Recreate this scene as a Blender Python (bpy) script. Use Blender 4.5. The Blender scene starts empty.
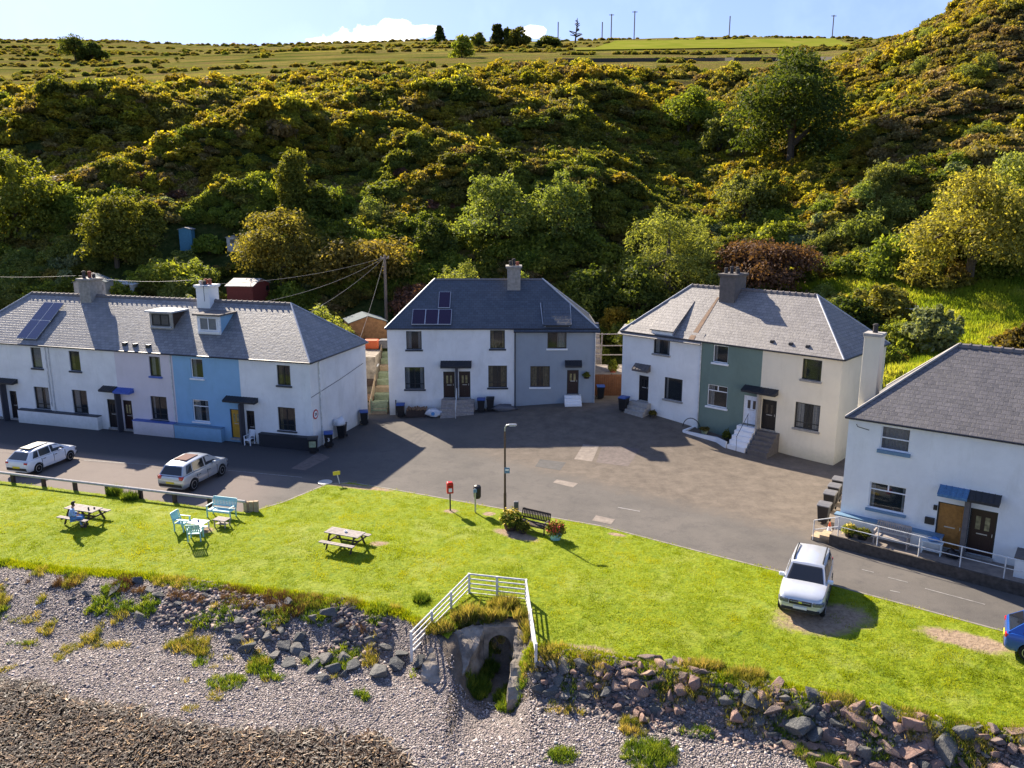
import bpy, bmesh, math, random
import numpy as np
from mathutils import Vector, Matrix, Euler
from mathutils.geometry import delaunay_2d_cdt, tessellate_polygon
random.seed(7); RNG = np.random.default_rng(7)
PI = math.pi
scene = bpy.context.scene
COL = scene.collection
# ---------------------------------------------------------------- camera
CAM_H = 16.5; F = 820.0; PITCH = math.atan(188/820.)
cs, cc = math.sin(PITCH), math.cos(PITCH)
cam = bpy.data.cameras.new('camera'); camo = bpy.data.objects.new('camera', cam); COL.objects.link(camo)
cam.sensor_width = 36; cam.lens = F/1024*36; cam.clip_end = 3000; cam.clip_start = .1
camo.location = (0, 0, CAM_H); camo.rotation_euler = (PI/2-PITCH, 0, 0)
scene.camera = camo
def ray(px, py):                      # measuring helper: direction of a sight line of the survey camera
    x = (px-512)/F; y = (384-py)/F
    return Vector((x, cc+y*cs, -cs+y*cc))
def G(px, py, z=0.0):
    d = ray(px, py); t = (z-CAM_H)/d.z
    return Vector((d.x*t, d.y*t, z))
def AY(px, py, Y):
    d = ray(px, py); t = Y/d.y
    return Vector((d.x*t, Y, CAM_H+d.z*t))
# ---------------------------------------------------------------- bookkeeping
def tag(o, label=None, cat=None, group=None, kind=None):
    if label: o['label'] = label
    if cat: o['category'] = cat
    if group: o['group'] = group
    if kind: o['kind'] = kind
    return o
def empty(name, loc, rz=0, label=None, cat=None, group=None):
    o = bpy.data.objects.new(name, None); COL.objects.link(o)
    o.empty_display_size = .2
    o.location = loc; o.rotation_euler = (0, 0, rz)
    return tag(o, label, cat, group)
def link_mesh(name, me, mat=None, parent=None, loc=None):
    o = bpy.data.objects.new(name, me); COL.objects.link(o)
    if mat is not None: me.materials.append(mat)
    if parent: o.parent = parent
    if loc is not None: o.location = loc
    return o
def copy_tree(o, parent=None):
    c = o.copy(); COL.objects.link(c)
    if parent: c.parent = parent
    for ch in list(o.children): copy_tree(ch, c)
    return c
class MB:
    def __init__(s): s.v = []; s.f = []; s.uv = {}
    def add(s, vs, fs):
        n = len(s.v); s.v += [tuple(v) for v in vs]; s.f += [tuple(i+n for i in f) for f in fs]; return s
    def face(s, vs, uv=None):
        n = len(s.v); s.v += [tuple(v) for v in vs]; s.f.append(tuple(range(n, n+len(vs))))
        if uv: s.uv[len(s.f)-1] = uv
        return s
    def box(s, x0, x1, y0, y1, z0, z1, M=None):
        vs = [Vector((x, y, z)) for z in (z0, z1) for y in (y0, y1) for x in (x0, x1)]
        if M is not None: vs = [M @ v for v in vs]
        return s.add(vs, [(0,2,3,1),(4,5,7,6),(0,1,5,4),(2,6,7,3),(0,4,6,2),(1,3,7,5)])
    def prism(s, poly, y0, y1, axis='y', M=None):        # poly in the plane across axis
        n = len(poly)
        def P(a, b, t):
            return Vector((a, t, b)) if axis == 'y' else (Vector((t, a, b)) if axis == 'x' else Vector((a, b, t)))
        vs = [P(a, b, y0) for a, b in poly]+[P(a, b, y1) for a, b in poly]
        if M is not None: vs = [M @ v for v in vs]
        fs = [tuple(range(n))[::-1], tuple(range(n, 2*n))]+[(i, (i+1) % n, n+(i+1) % n, n+i) for i in range(n)]
        return s.add(vs, fs)
    def tube(s, pts, r, n=8, caps=True):
        pts = [Vector(p) for p in pts]; rs = r if isinstance(r, (list, tuple)) else [r]*len(pts)
        base = len(s.v); up = Vector((0, 0, 1))
        for i, p in enumerate(pts):
            a = pts[max(i-1, 0)]; b = pts[min(i+1, len(pts)-1)]; t = (b-a).normalized()
            x = t.cross(up)
            if x.length < .05: x = t.cross(Vector((0, 1, 0)))
            x.normalize(); y = t.cross(x)
            for k in range(n):
                an = 2*PI*k/n; s.v.append(tuple(p+rs[i]*(math.cos(an)*x+math.sin(an)*y)))
        for i in range(len(pts)-1):
            for k in range(n):
                a = base+i*n+k; b = base+i*n+(k+1) % n; s.f.append((a, b, b+n, a+n))
        if caps:
            s.f.append(tuple(base+k for k in range(n))[::-1]); s.f.append(tuple(base+(len(pts)-1)*n+k for k in range(n)))
        return s
    def lathe(s, prof, n=16, c=(0, 0, 0), M=None):
        base = len(s.v)
        for r, z in prof:
            for k in range(n):
                an = 2*PI*k/n; v = Vector((c[0]+r*math.cos(an), c[1]+r*math.sin(an), c[2]+z)); s.v.append(tuple(M @ v if M is not None else v))
        for i in range(len(prof)-1):
            for k in range(n):
                a = base+i*n+k; b = base+i*n+(k+1) % n; s.f.append((a, b, b+n, a+n))
        s.f.append(tuple(base+k for k in range(n))[::-1]); s.f.append(tuple(base+(len(prof)-1)*n+k for k in range(n)))
        return s
    def mesh(s, name, smooth=False):
        me = bpy.data.meshes.new(name); me.from_pydata(s.v, [], s.f)
        if s.uv:
            l = me.uv_layers.new(name='UVMap')
            for fi, uv in s.uv.items():
                p = me.polygons[fi]
                for k, li in enumerate(p.loop_indices): l.data[li].uv = uv[k]
        me.validate(); me.update()
        if smooth: me.polygons.foreach_set('use_smooth', [True]*len(me.polygons))
        return me
    def build(s, name, mat, parent=None, smooth=False, bevel=0, loc=None, fixn=True):
        me = s.mesh(name, smooth)
        if bevel or fixn:
            bm = bmesh.new(); bm.from_mesh(me)
            if fixn and not s.uv: bmesh.ops.recalc_face_normals(bm, faces=bm.faces)
            if bevel:
                bmesh.ops.bevel(bm, geom=bm.edges[:], offset=bevel, segments=1, affect='EDGES', clamp_overlap=True)
            bm.to_mesh(me); bm.free()
        return link_mesh(name, me, mat, parent, loc)
# ---------------------------------------------------------------- materials
def mat(name, fn):
    m = bpy.data.materials.new(name); m.use_nodes = True; nt = m.node_tree; nt.nodes.clear()
    out = nt.nodes.new('ShaderNodeOutputMaterial'); fn(nt, out); return m
class N:                                       # small node helper
    def __init__(s, nt): s.nt = nt
    def n(s, t, **kw):
        nd = s.nt.nodes.new(t)
        for k, v in kw.items():
            if k.startswith('i_'):
                key = k[2:]; key = int(key) if key.isdigit() else key.replace('_', ' ')
                nd.inputs[key].default_value = v
            else: setattr(nd, k, v)
        return nd
    def l(s, a, b): s.nt.links.new(a, b)
    def noise(s, vec, scale, detail=4, rough=.6, dim='3D'):
        nd = s.n('ShaderNodeTexNoise', noise_dimensions=dim); nd.inputs['Scale'].default_value = scale
        nd.inputs['Detail'].default_value = detail; nd.inputs['Roughness'].default_value = rough
        if vec is not None: s.l(vec, nd.inputs['Vector'])
        return nd.outputs['Fac']
    def ramp(s, fac, stops, interp='LINEAR'):
        nd = s.n('ShaderNodeValToRGB'); cr = nd.color_ramp; cr.interpolation = interp
        while len(cr.elements) < len(stops): cr.elements.new(.5)
        for e, (p, c) in zip(cr.elements, stops):
            e.position = p; e.color = (*c, 1) if len(c) == 3 else c
        s.l(fac, nd.inputs['Fac']); return nd.outputs['Color']
    def mix(s, fac, a, b, mode='MIX'):
        nd = s.n('ShaderNodeMix', data_type='RGBA', blend_type=mode)
        for src, i in ((fac, 0), (a, 6), (b, 7)):
            if isinstance(src, (int, float)): nd.inputs[i].default_value = src
            elif isinstance(src, tuple): nd.inputs[i].default_value = (*src, 1) if len(src) == 3 else src
            else: s.l(src, nd.inputs[i])
        return nd.outputs[2]
    def math(s, op, a, b=None, c=None):
        nd = s.n('ShaderNodeMath', operation=op)
        for i, src in enumerate((a, b, c)):
            if src is None: continue
            if isinstance(src, (int, float)): nd.inputs[i].default_value = src
            else: s.l(src, nd.inputs[i])
        return nd.outputs[0]
    def mapr(s, v, a, b, c=0., d=1.):
        nd = s.n('ShaderNodeMapRange'); s.l(v, nd.inputs[0])
        for i, x in enumerate((a, b, c, d)): nd.inputs[i+1].default_value = x
        return nd.outputs[0]
    def pos(s): return s.n('ShaderNodeNewGeometry').outputs['Position']
    def obj(s): return s.n('ShaderNodeTexCoord').outputs['Object']
    def bump(s, h, st=.3, d=.02):
        nd = s.n('ShaderNodeBump'); nd.inputs['Strength'].default_value = st; nd.inputs['Distance'].default_value = d
        s.l(h, nd.inputs['Height']); return nd.outputs['Normal']
    def princ(s, out, col=None, rough=.6, spec=.5, normal=None, metal=0., coat=0.):
        b = s.n('ShaderNodeBsdfPrincipled')
        if isinstance(col, tuple): b.inputs['Base Color'].default_value = (*col, 1)
        elif col is not None: s.l(col, b.inputs['Base Color'])
        if isinstance(rough, (int, float)): b.inputs['Roughness'].default_value = rough
        else: s.l(rough, b.inputs['Roughness'])
        b.inputs['Specular IOR Level'].default_value = spec
        b.inputs['Metallic'].default_value = metal; b.inputs['Coat Weight'].default_value = coat
        if normal is not None: s.l(normal, b.inputs['Normal'])
        if out is not None: s.l(b.outputs[0], out.inputs[0])
        return b
def plain(name, col, rough=.6, var=.12, scale=6, spec=.4, metal=0., coat=0., bump=.0):
    def fn(nt, out):
        k = N(nt); o = k.obj(); f = k.noise(o, scale, 5)
        c = k.ramp(f, [(.3, tuple(x*(1-var) for x in col)), (.7, tuple(min(1, x*(1+var)) for x in col))])
        nm = k.bump(k.noise(o, scale*6, 3), bump, .02) if bump else None
        k.princ(out, c, rough, spec, nm, metal, coat)
    return mat(name, fn)
def harl(name, col, dirt=.25):              # roughcast render with weathering
    def fn(nt, out):
        k = N(nt); o = k.obj()
        f = k.noise(o, .55, 6, .65); g = k.noise(o, 4, 4)
        mp = k.n('ShaderNodeMapping'); mp.inputs['Scale'].default_value = (1., 1., .3); k.l(o, mp.inputs[0])
        st = k.noise(mp.outputs[0], .9, 7, .75)
        c1 = tuple(x*(1-dirt) for x in col); 
        c = k.ramp(f, [(.3, tuple(x*(1-dirt*.45) for x in col)), (.6, col)])
        c = k.mix(k.mapr(st, .52, .8, 0, .5), c, tuple(a*b for a, b in zip(c1, (.9, .88, .8))))
        c = k.mix(k.mapr(g, .3, .7, 0, .1), c, tuple(x*.8 for x in col))
        sx = k.n('ShaderNodeSeparateXYZ'); k.l(o, sx.inputs[0])
        low = k.mapr(k.math('ADD', sx.outputs[2], k.mapr(g, 0, 1, -.5, .5)), .0, .9, .6, 0)
        c = k.mix(low, c, (col[0]*.55, col[1]*.56, col[2]*.5))
        nm = k.bump(k.noise(o, 28, 3), .5, .012)
        k.princ(out, c, .85, .25, nm)
    return mat(name, fn)
def slate(name, c1, c2, lichen=.25, rough=.5):
    def fn(nt, out):
        k = N(nt); uv = k.n('ShaderNodeTexCoord').outputs['UV']
        b = k.n('ShaderNodeTexBrick'); b.offset = .5; b.inputs['Scale'].default_value = 1
        b.inputs['Brick Width'].default_value = .34; b.inputs['Row Height'].default_value = .24
        b.inputs['Mortar Size'].default_value = .012; b.inputs['Mortar Smooth'].default_value = .1; b.inputs['Bias'].default_value = 0
        b.inputs['Color1'].default_value = (*c1, 1); b.inputs['Color2'].default_value = (*c2, 1); b.inputs['Mortar'].default_value = (c1[0]*.35, c1[1]*.35, c1[2]*.35, 1)
        k.l(uv, b.inputs['Vector'])
        f = k.noise(uv, .5, 6, .65); g = k.noise(uv, 9, 4)
        c = k.mix(k.mapr(f, .45, .75, 0, lichen), b.outputs['Color'], (.3, .27, .22))
        c = k.mix(k.mapr(g, .4, .8, 0, .35), c, tuple(x*1.7 for x in c2))
        # each slate leans a little differently
        w = k.n('ShaderNodeTexVoronoi', voronoi_dimensions='2D'); w.inputs['Scale'].default_value = 3.4; k.l(uv, w.inputs['Vector'])
        h = k.math('ADD', k.math('MULTIPLY', b.outputs['Fac'], -1.), k.math('MULTIPLY', k.noise(uv, 5, 3), 1.3))
        nm = k.bump(h, .6, .02)
        k.princ(out, c, k.mapr(g, .2, .8, rough-.08, rough+.15), .5, nm)
    return mat(name, fn)
def leafmat(name, cols, trans=.5, obvar=.35, rough=.72, patch=None):
    """cols: dark, mid, light leaf colours; every leaf carries its own 'tint', every plant its own shift"""
    def fn(nt, out):
        k = N(nt)
        a = k.n('ShaderNodeAttribute', attribute_name='tint').outputs['Fac']
        c = k.ramp(a, [(0, cols[0]), (.55, cols[1]), (1, cols[2])])
        r = k.n('ShaderNodeObjectInfo').outputs['Random']
        hs = k.n('ShaderNodeHueSaturation'); k.l(c, hs.inputs['Color'])
        k.l(k.mapr(r, 0, 1, .5-.045*obvar*2, .5+.03*obvar*2), hs.inputs['Hue'])
        k.l(k.mapr(k.math('FRACT', k.math('MULTIPLY', r, 7.31)), 0, 1, 1-obvar, 1+obvar), hs.inputs['Value'])
        c = hs.outputs[0]
        if patch:
            f = k.noise(k.pos(), patch[0], 4, .6)
            c = k.mix(k.mapr(f, patch[1], patch[2], 0, patch[4] if len(patch) > 4 else .85), c, patch[3])
        d = k.n('ShaderNodeBsdfPrincipled'); k.l(c, d.inputs['Base Color']); d.inputs['Roughness'].default_value = rough
        d.inputs['Specular IOR Level'].default_value = .15
        t = k.n('ShaderNodeBsdfTranslucent')
        tc = k.mix(1., c, (1.6, 1.5, .55), 'MULTIPLY'); k.l(tc, t.inputs[0])
        m = k.n('ShaderNodeMixShader'); m.inputs[0].default_value = trans
        k.l(d.outputs[0], m.inputs[1]); k.l(t.outputs[0], m.inputs[2]); k.l(m.outputs[0], out.inputs[0])
    return mat(name, fn)
def glassmat(name, tint=(.03, .04, .045), alpha=.45):
    def fn(nt, out):
        k = N(nt)
        g = k.princ(None, tint, .04, .9)
        t = k.n('ShaderNodeBsdfTransparent'); m = k.n('ShaderNodeMixShader'); m.inputs[0].default_value = alpha
        k.l(g.outputs[0], m.inputs[1]); k.l(t.outputs[0], m.inputs[2]); k.l(m.outputs[0], out.inputs[0])
    return mat(name, fn)
M = {}
M['white_h'] = harl('white harling', (.84, .84, .82), .35); M['pink_h'] = harl('pale pink harling', (.7, .64, .66), .18)
M['blue_h'] = harl('blue painted harling', (.27, .47, .66), .25); M['grey_h'] = harl('blue grey harling', (.32, .36, .4), .25)
M['green_h'] = harl('sage green harling', (.17, .235, .2), .3); M['cream_h'] = harl('cream harling', (.8, .72, .56), .2)
M['white_h2'] = harl('bright white harling', (.85, .85, .82), .3)
M['plinth_dark'] = plain('charcoal painted plinth', (.02, .022, .028), .6)
M['slate_a'] = slate('lilac grey slate', (.13, .127, .127), (.22, .215, .21), .45, .42)
M['slate_b'] = slate('dark blue slate', (.05, .06, .075), (.075, .09, .11), .1, .5)
M['slate_c'] = slate('weathered mauve slate', (.17, .155, .145), (.25, .23, .215), .5, .5)
M['slate_d'] = slate('plum slate', (.09, .085, .088), (.14, .13, .132), .15, .55)
M['ridge'] = plain('ridge tile clay', (.17, .15, .14), .8); M['lead'] = plain('lead flashing', (.4, .42, .45), .45, .15)
M['gutter'] = plain('dark gutter', (.03, .03, .035), .4); M['gutter_w'] = plain('pale fascia', (.55, .56, .58), .5)
M['stone'] = plain('grey stone', (.3, .28, .25), .85, .25, 5, bump=.3); M['cem'] = plain('cement render', (.36, .34, .31), .9, .2, 4, bump=.3)
M['cem_d'] = plain('dark cement render', (.13, .115, .105), .9, .2, 4, bump=.3)
M['pot_r'] = plain('terracotta pot', (.32, .09, .05), .8, .2); M['pot_k'] = plain('sooty pot', (.05, .045, .045), .8, .3); M['pot_w'] = plain('pale pot', (.5, .46, .4), .8)
M['fr_dark'] = plain('dark window frame', (.018, .02, .024), .35); M['fr_white'] = plain('white upvc', (.8, .81, .82), .3, .03)
M['fr_brown'] = plain('brown window frame', (.05, .03, .02), .4)
M['sill_dark'] = plain('painted slate sill', (.045, .05, .06), .6); M['sill_blue'] = plain('blue sill', (.07, .13, .4), .5); M['sill_lb'] = plain('light blue sill', (.14, .24, .34), .6)
M['glass'] = glassmat('window glass'); M['carglass'] = glassmat('car glass', (.012, .014, .017), .12)
M['curtain'] = plain('curtain', (.6, .62, .62), .9, .2, 9); M['curtain_d'] = plain('patterned curtain', (.3, .25, .12), .9, .5, 5)
M['room'] = plain('painted interior gloom', (.035, .032, .03), .9, .4, 2)  # near-black colour carrying the gloom of unlit interiors
M['d_black'] = plain('black door', (.012, .011, .013), .35); M['d_brown'] = plain('dark brown door', (.03, .014, .014), .35)
M['d_ochre'] = plain('ochre door', (.5, .27, .03), .4); M['d_white'] = plain('white door', (.75, .78, .82), .3); M['d_wood'] = plain('varnished wood door', (.33, .15, .035), .4, .25, 8)
M['canopy_k'] = plain('black canopy slate', (.022, .024, .03), .5, .3, 12); M['canopy_b'] = plain('blue canopy', (.06, .12, .42), .5); M['canopy_lb'] = plain('light blue canopy', (.07, .18, .32), .5, .3, 12)
M['fin'] = plain('slate party fin', (.05, .052, .065), .6)
M['steel'] = plain('galvanised steel', (.5, .51, .52), .35, .1, 8, metal=.6); M['wmetal'] = plain('white painted rail', (.62, .62, .6), .5, .25, 4)
M['bmetal'] = plain('black metal', (.02, .02, .02), .4); M['rusty'] = plain('brown lamp post paint', (.09, .055, .035), .6, .3)
M['bin_k'] = plain('black bin plastic', (.015, .015, .017), .45); M['bin_b'] = plain('blue bin lid', (.02, .07, .26), .5); M['bin_g'] = plain('grey bin plastic', (.12, .12, .13), .5)
M['red'] = plain('post box red', (.5, .015, .015), .35, .05); M['teal'] = plain('pale teal paint', (.32, .58, .6), .5, .08)
M['wood_g'] = plain('silvered timber', (.33, .29, .26), .85, .25, 7, bump=.3); M['wood_d'] = plain('dark stained timber', (.05, .032, .025), .7, .3, 7)
M['wood_b'] = plain('brown fence timber', (.17, .07, .03), .8, .25, 5); M['wood_y'] = plain('bleached post timber', (.4, .3, .19), .85, .2); M['wood_green'] = plain('mossy green timber', (.27, .32, .2), .8, .3, 4)
M['wood_o'] = plain('fresh shed timber', (.33, .17, .07), .8, .3, 4)
M['log'] = plain('split logs', (.24, .15, .09), .9, .5, 12); M['sack'] = plain('white builders bag', (.65, .67, .7), .8, .1)
M['tyre'] = plain('tyre rubber', (.012, .012, .012), .85, .2); M['rim'] = plain('alloy rim', (.55, .56, .58), .3, .05, metal=.8); M['trim'] = plain('black plastic trim', (.02, .02, .022), .6)
M['chrome'] = plain('chrome', (.7, .7, .72), .15, .02, metal=1.); M['lamp_r'] = plain('red lamp lens', (.45, .01, .01), .15, .05, coat=.5); M['lamp_w'] = plain('clear lamp lens', (.16, .17, .19), .08, .3, 14, metal=.3)
M['plate_y'] = plain('yellow plate', (.7, .55, .03), .4, .05); M['plate_w'] = plain('white plate', (.75, .75, .73), .4, .05)
M['p_white'] = plain('white car paint', (.72, .74, .77), .2, .02, coat=1.); M['p_silver'] = plain('silver car paint', (.5, .53, .56), .3, .03, metal=.55, coat=1.)
M['p_pale'] = plain('pale silver car paint', (.62, .64, .66), .28, .03, metal=.35, coat=1.); M['p_blue'] = plain('blue car paint', (.02, .1, .42), .25, .03, metal=.3, coat=1.)
M['solar'] = None
def _solar(nt, out):
    k = N(nt); uv = k.n('ShaderNodeTexCoord').outputs['UV']
    b = k.n('ShaderNodeTexBrick'); b.offset = 0; b.inputs['Scale'].default_value = 1; b.inputs['Brick Width'].default_value = .16; b.inputs['Row Height'].default_value = .16
    b.inputs['Mortar Size'].default_value = .006
    b.inputs['Color1'].default_value = (.012, .02, .075, 1); b.inputs['Color2'].default_value = (.016, .024, .09, 1); b.inputs['Mortar'].default_value = (.05, .06, .12, 1); k.l(uv, b.inputs['Vector'])
    k.princ(out, b.outputs['Color'], .12, .6)
M['solar'] = mat('solar cells', _solar)
M['solar_p'] = plain('dark purple solar cells', (.028, .012, .04), .2, .1)
M['skin'] = plain('skin', (.5, .28, .2), .6, .05); M['cloth_b'] = plain('pale blue jumper', (.3, .45, .7), .85, .08); M['jeans'] = plain('blue jeans', (.1, .24, .52), .85, .15); M['hair'] = plain('dark hair', (.03, .02, .014), .7); M['shoe'] = plain('dark shoe', (.03, .03, .03), .7)
M['cone_o'] = plain('cone orange', (.6, .11, .03), .5, .05); M['yellow'] = plain('yellow sign paint', (.75, .6, .05), .5, .05)
M['bark'] = plain('bark', (.09, .07, .05), .9, .4, 6, bump=.4)
SUN_E, SKY_S, EXPO = 5.0, .11, 1.4
# ================================================================ terrain
def sst(a, b, x):
    t = np.clip((x-a)/(b-a), 0, 1); return t*t*(3-2*t)
_bx = np.array([-60, -24.1, -20.7, -16.3, -12.4, -7.8, -4.6, -2.4, .9, 1.9, 4.7, 6.8, 10, 13, 16.4, 30, 60.])
_by = np.array([40, 35.8, 34.9, 34.2, 33.2, 32.1, 31.0, 28.9, 28.2, 28.1, 27.2, 26.5, 25.5, 24.2, 23, 17, 2.])
def ybank(x): return np.interp(x, _bx, _by)
COLS = {  # px column of the survey : (py seen, distance Y, plant height on top of the ground)
 -320: [(315,75,2),(255,84,2),(200,98,2),(150,118,2),(105,152,2),(88,180,1),(62,300,1),(40,480,0),(36,700,0)],
 0: [(300,77,2.5),(255,84,2.5),(205,97,2),(155,118,2),(105,152,2),(88,180,1),(64,300,1),(41,480,0),(40,700,0)],
 130: [(300,75,2.5),(250,86,2.5),(200,97,2),(150,114,2),(108,134,2),(88,165,1),(64,300,1),(41,480,0),(41,700,0)],
 250: [(302,76,3),(255,85,2.5),(205,96,2),(150,112,2),(104,132,2),(80,158,1.5),(62,250,1),(47,480,0),(47,700,0)],
 420: [(295,77,3.5),(235,89,2.5),(175,102,2),(115,124,2),(76,152,1.5),(60,230,1),(41,460,0),(41,700,0)],
 560: [(292,77,3.5),(235,88,2.5),(170,104,2),(110,128,2),(70,155,1.5),(56,220,1),(42,460,0),(42,700,0)],
 625: [(292,76,3.5),(240,86,3),(180,103,2),(115,128,2),(70,155,1.5),(56,220,1),(39,460,0),(39,700,0)],
 690: [(295,76,3.5),(245,86,3),(195,104,2.5),(135,130,2),(85,158,1.5),(62,185,1),(50,280,.5),(37,460,0),(38,700,0)],
 780: [(305,74,3),(255,84,2.5),(200,97,2),(140,116,2),(85,145,1.5),(62,180,1),(50,280,.5),(37,460,0),(39,700,0)],
 860: [(330,66,2),(280,74,1.5),(235,85,1.5),(170,98,1.2),(110,115,1.2),(55,136,1.2),(50,160,1),(52,240,0),(41,460,0),(44,700,0)],
 940: [(342,62,1),(300,68,1),(245,78,1.5),(160,92,1.2),(85,106,1.2),(12,124,1.5),(5,140,1),(20,300,0),(30,700,0)],
 1024: [(345,60,.3),(300,67,.6),(262,74,1),(200,82,1.2),(120,95,1.2),(30,109,1.2),(-38,124,1.2),(-45,150,0),(-20,300,0),(0,700,0)],
 1350: [(380,52,.3),(310,62,.6),(262,70,1),(200,80,1.2),(120,92,1.2),(30,106,1.2),(-70,124,1.2),(-80,150,0),(-60,300,0),(0,700,0)],
}
_yg = np.concatenate([np.arange(40, 160, 1.), np.arange(160, 700, 5.)])
_ug, _zt = [], []
for px, lst in COLS.items():
    Ys = []; Zs = []
    for py, Y, c in lst:
        d = ray(px, py); Ys.append(Y); Zs.append(CAM_H+d.z/d.y*Y-c)
    d0 = ray(px, 300); _ug.append(d0.x/d0.y); 
    _zt.append(np.interp(_yg, Ys, Zs, left=Zs[0]))
_ug = np.array(_ug); _zt = np.array(_zt)
_u2 = np.linspace(-1.1, 1.1, 221)
_z2 = np.array([np.interp(_u2, _ug, _zt[:, j]) for j in range(len(_yg))]).T    # [u,Y]
def _blur(a, n, ax):
    k = np.ones(n)/n; p = [(0, 0), (0, 0)]; p[ax] = (n//2, n//2)
    b = np.pad(a, p, mode='edge'); return np.apply_along_axis(lambda r: np.convolve(r, k, 'valid'), ax, b)
_z2 = _blur(_blur(_z2, 9, 0), 9, 0); _z2[:, :130] = _blur(_z2, 5, 1)[:, :130]
def hillz(x, y):
    y = np.maximum(y, 40.); u = np.clip(x/y, -1.09, 1.09)
    fu = (u+1.1)/2.2*220; iu = np.clip(fu.astype(int), 0, 219); tu = fu-iu
    fy = np.interp(y, _yg, np.arange(len(_yg))); iy = np.clip(fy.astype(int), 0, len(_yg)-2); ty = fy-iy
    return (_z2[iu, iy]*(1-tu)+_z2[iu+1, iy]*tu)*(1-ty)+(_z2[iu, iy+1]*(1-tu)+_z2[iu+1, iy+1]*tu)*ty
_PERM = np.random.default_rng(3).random((256, 256))
def vnoise(x, y, s, off=0.):
    x = x/s+off*17.3; y = y/s+off*9.1; ix = np.floor(x).astype(int); iy = np.floor(y).astype(int); fx = x-ix; fy = y-iy
    fx = fx*fx*(3-2*fx); fy = fy*fy*(3-2*fy)
    g = lambda a, b: _PERM[a % 256, b % 256]
    return (g(ix, iy)*(1-fx)+g(ix+1, iy)*fx)*(1-fy)+(g(ix, iy+1)*(1-fx)+g(ix+1, iy+1)*fx)*fy
def foot(x):
    return np.interp(x, [-60, -40, -14, -11.5, -6, 5, 9, 15, 22, 26, 31, 45], [80, 71, 62, 63, 70, 70, 69, 66, 60, 55, 48, 38])
# (px, py of crest, distance, half width m, half depth m, height m)
MOUNDS = [(95,100,125,17,9,6),(190,92,140,10,6,3),(30,112,118,8,7,3),(275,128,112,13,7,4.5),(190,150,106,12,5,3.5),(120,165,100,10,5,2.5),(60,190,97,9,6,2.5),
 (400,92,128,12,6,3),(330,105,122,10,5,2.5),(480,98,126,9,5,2.5),(250,185,97,8,4,2),(340,180,98,7,4,2),(430,155,107,7,4,3),(540,180,99,12,4.5,3.5),(610,196,95,8,4,2.5),(470,168,101,6,4,2.5),
 (390,210,92,6,4,1.5),(560,110,122,9,5,2.5),(610,90,132,8,5,3),(370,135,114,8,4,2.2),(300,230,90,5,3,1.5),(150,215,92,6,4,2),(700,100,140,7,5,2),(840,215,90,7,4,2),(900,190,92,6,4,1.5),(930,110,104,6,4,1.5),(880,140,104,6,4,1.5),(980,160,90,6,4,1.5)]
_mw = []
for px, py, Y, w, dpt, h in MOUNDS:
    p = AY(px, py, Y); _mw.append((p.x, p.y, w, dpt, h))
def H(x, y):
    x = np.asarray(x, float); y = np.asarray(y, float)
    d = y-ybank(x)
    wd = np.interp(x, [-12, -4], [4.5, 2.0])
    z = -.3*sst(6, 0, d)
    z = z-1.1*sst(0, 1, -d/wd)-.085*np.maximum(0, -d-wd)
    z = z+.12*(vnoise(x, y, 2.5)-.5)*sst(.5, 3, -d)
    z = z+1.0*sst(-10, 6, x)*sst(49.5, 61, y)
    ch = sst(-2.3, -1.35, x)*sst(.75, -.05, x)*sst(30.35, 30.05, y)*sst(23., 27., y)
    z = np.where(ch > 0, z*(1-ch)+np.minimum(z, -2.15)*ch, z)
    ft = foot(x); w = sst(ft, ft+6, y)
    hz = hillz(x, y)
    b = np.zeros_like(z)
    for mx, my, mw, md, mh in _mw:
        e = ((x-mx)/mw)**2+((y-my)/md)**2
        b = b+1.25*mh*np.exp(-e*1.2)
    far = sst(150, 190, y)
    rough = (vnoise(x, y, 11)-.5)*2.4+(vnoise(x, y, 4.5, 1)-.5)*.8
    b = b*(1-far)+rough*(1-far*.8)*sst(70, 82, y)
    mead = sst(.5, .56, x/np.maximum(y, 1))*sst(78, 68, y)
    return z*(1-w)+(hz+b*(1-mead*.8))*w
def Hs(x, y): return float(H(np.array([x]), np.array([y]))[0])
def hit(px, py, y0=20., y1=650., up=0.):      # where the sight line meets the ground (+up)
    d = ray(px, py); n = 1600
    Y = np.exp(np.linspace(math.log(y0), math.log(y1), n)); X = d.x/d.y*Y; Z = CAM_H+d.z/d.y*Y
    g = H(X, Y)+up < Z
    idx = np.where(~g)[0]
    if len(idx) == 0: return None
    i = idx[0]; return Vector((X[i], Y[i], float(H(X[i:i+1], Y[i:i+1])[0])))
# ---- ground and hill sheet
rows = np.concatenate([np.arange(0, 36, .22), np.arange(36, 62, .4), np.arange(62, 165, .6), 165*np.exp(np.arange(0, 1.45, .014))])
ncol = 560
U = np.linspace(-1.15, 1.15, ncol)
YY, UU = np.meshgrid(rows, U, indexing='ij'); XX = UU*(YY+10)
ZZ = H(XX, YY)
lawnlike = (YY > ybank(XX)-.2) & (YY < foot(XX)) & (YY < 64)
ZZ2 = ZZ-np.where(lawnlike, .10, 0.)
def grid_mesh(name, X, Y, Z, mask):
    nr, nc = X.shape; idx = np.arange(nr*nc).reshape(nr, nc)
    q = np.stack([idx[:-1, :-1], idx[:-1, 1:], idx[1:, 1:], idx[1:, :-1]], -1)[mask].reshape(-1, 4)
    used = np.unique(q); remap = np.zeros(nr*nc, int); remap[used] = np.arange(len(used)); q = remap[q]
    co = np.stack([X.ravel(), Y.ravel(), Z.ravel()], -1)[used]
    return np_mesh(name, co, q, True)
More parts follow.
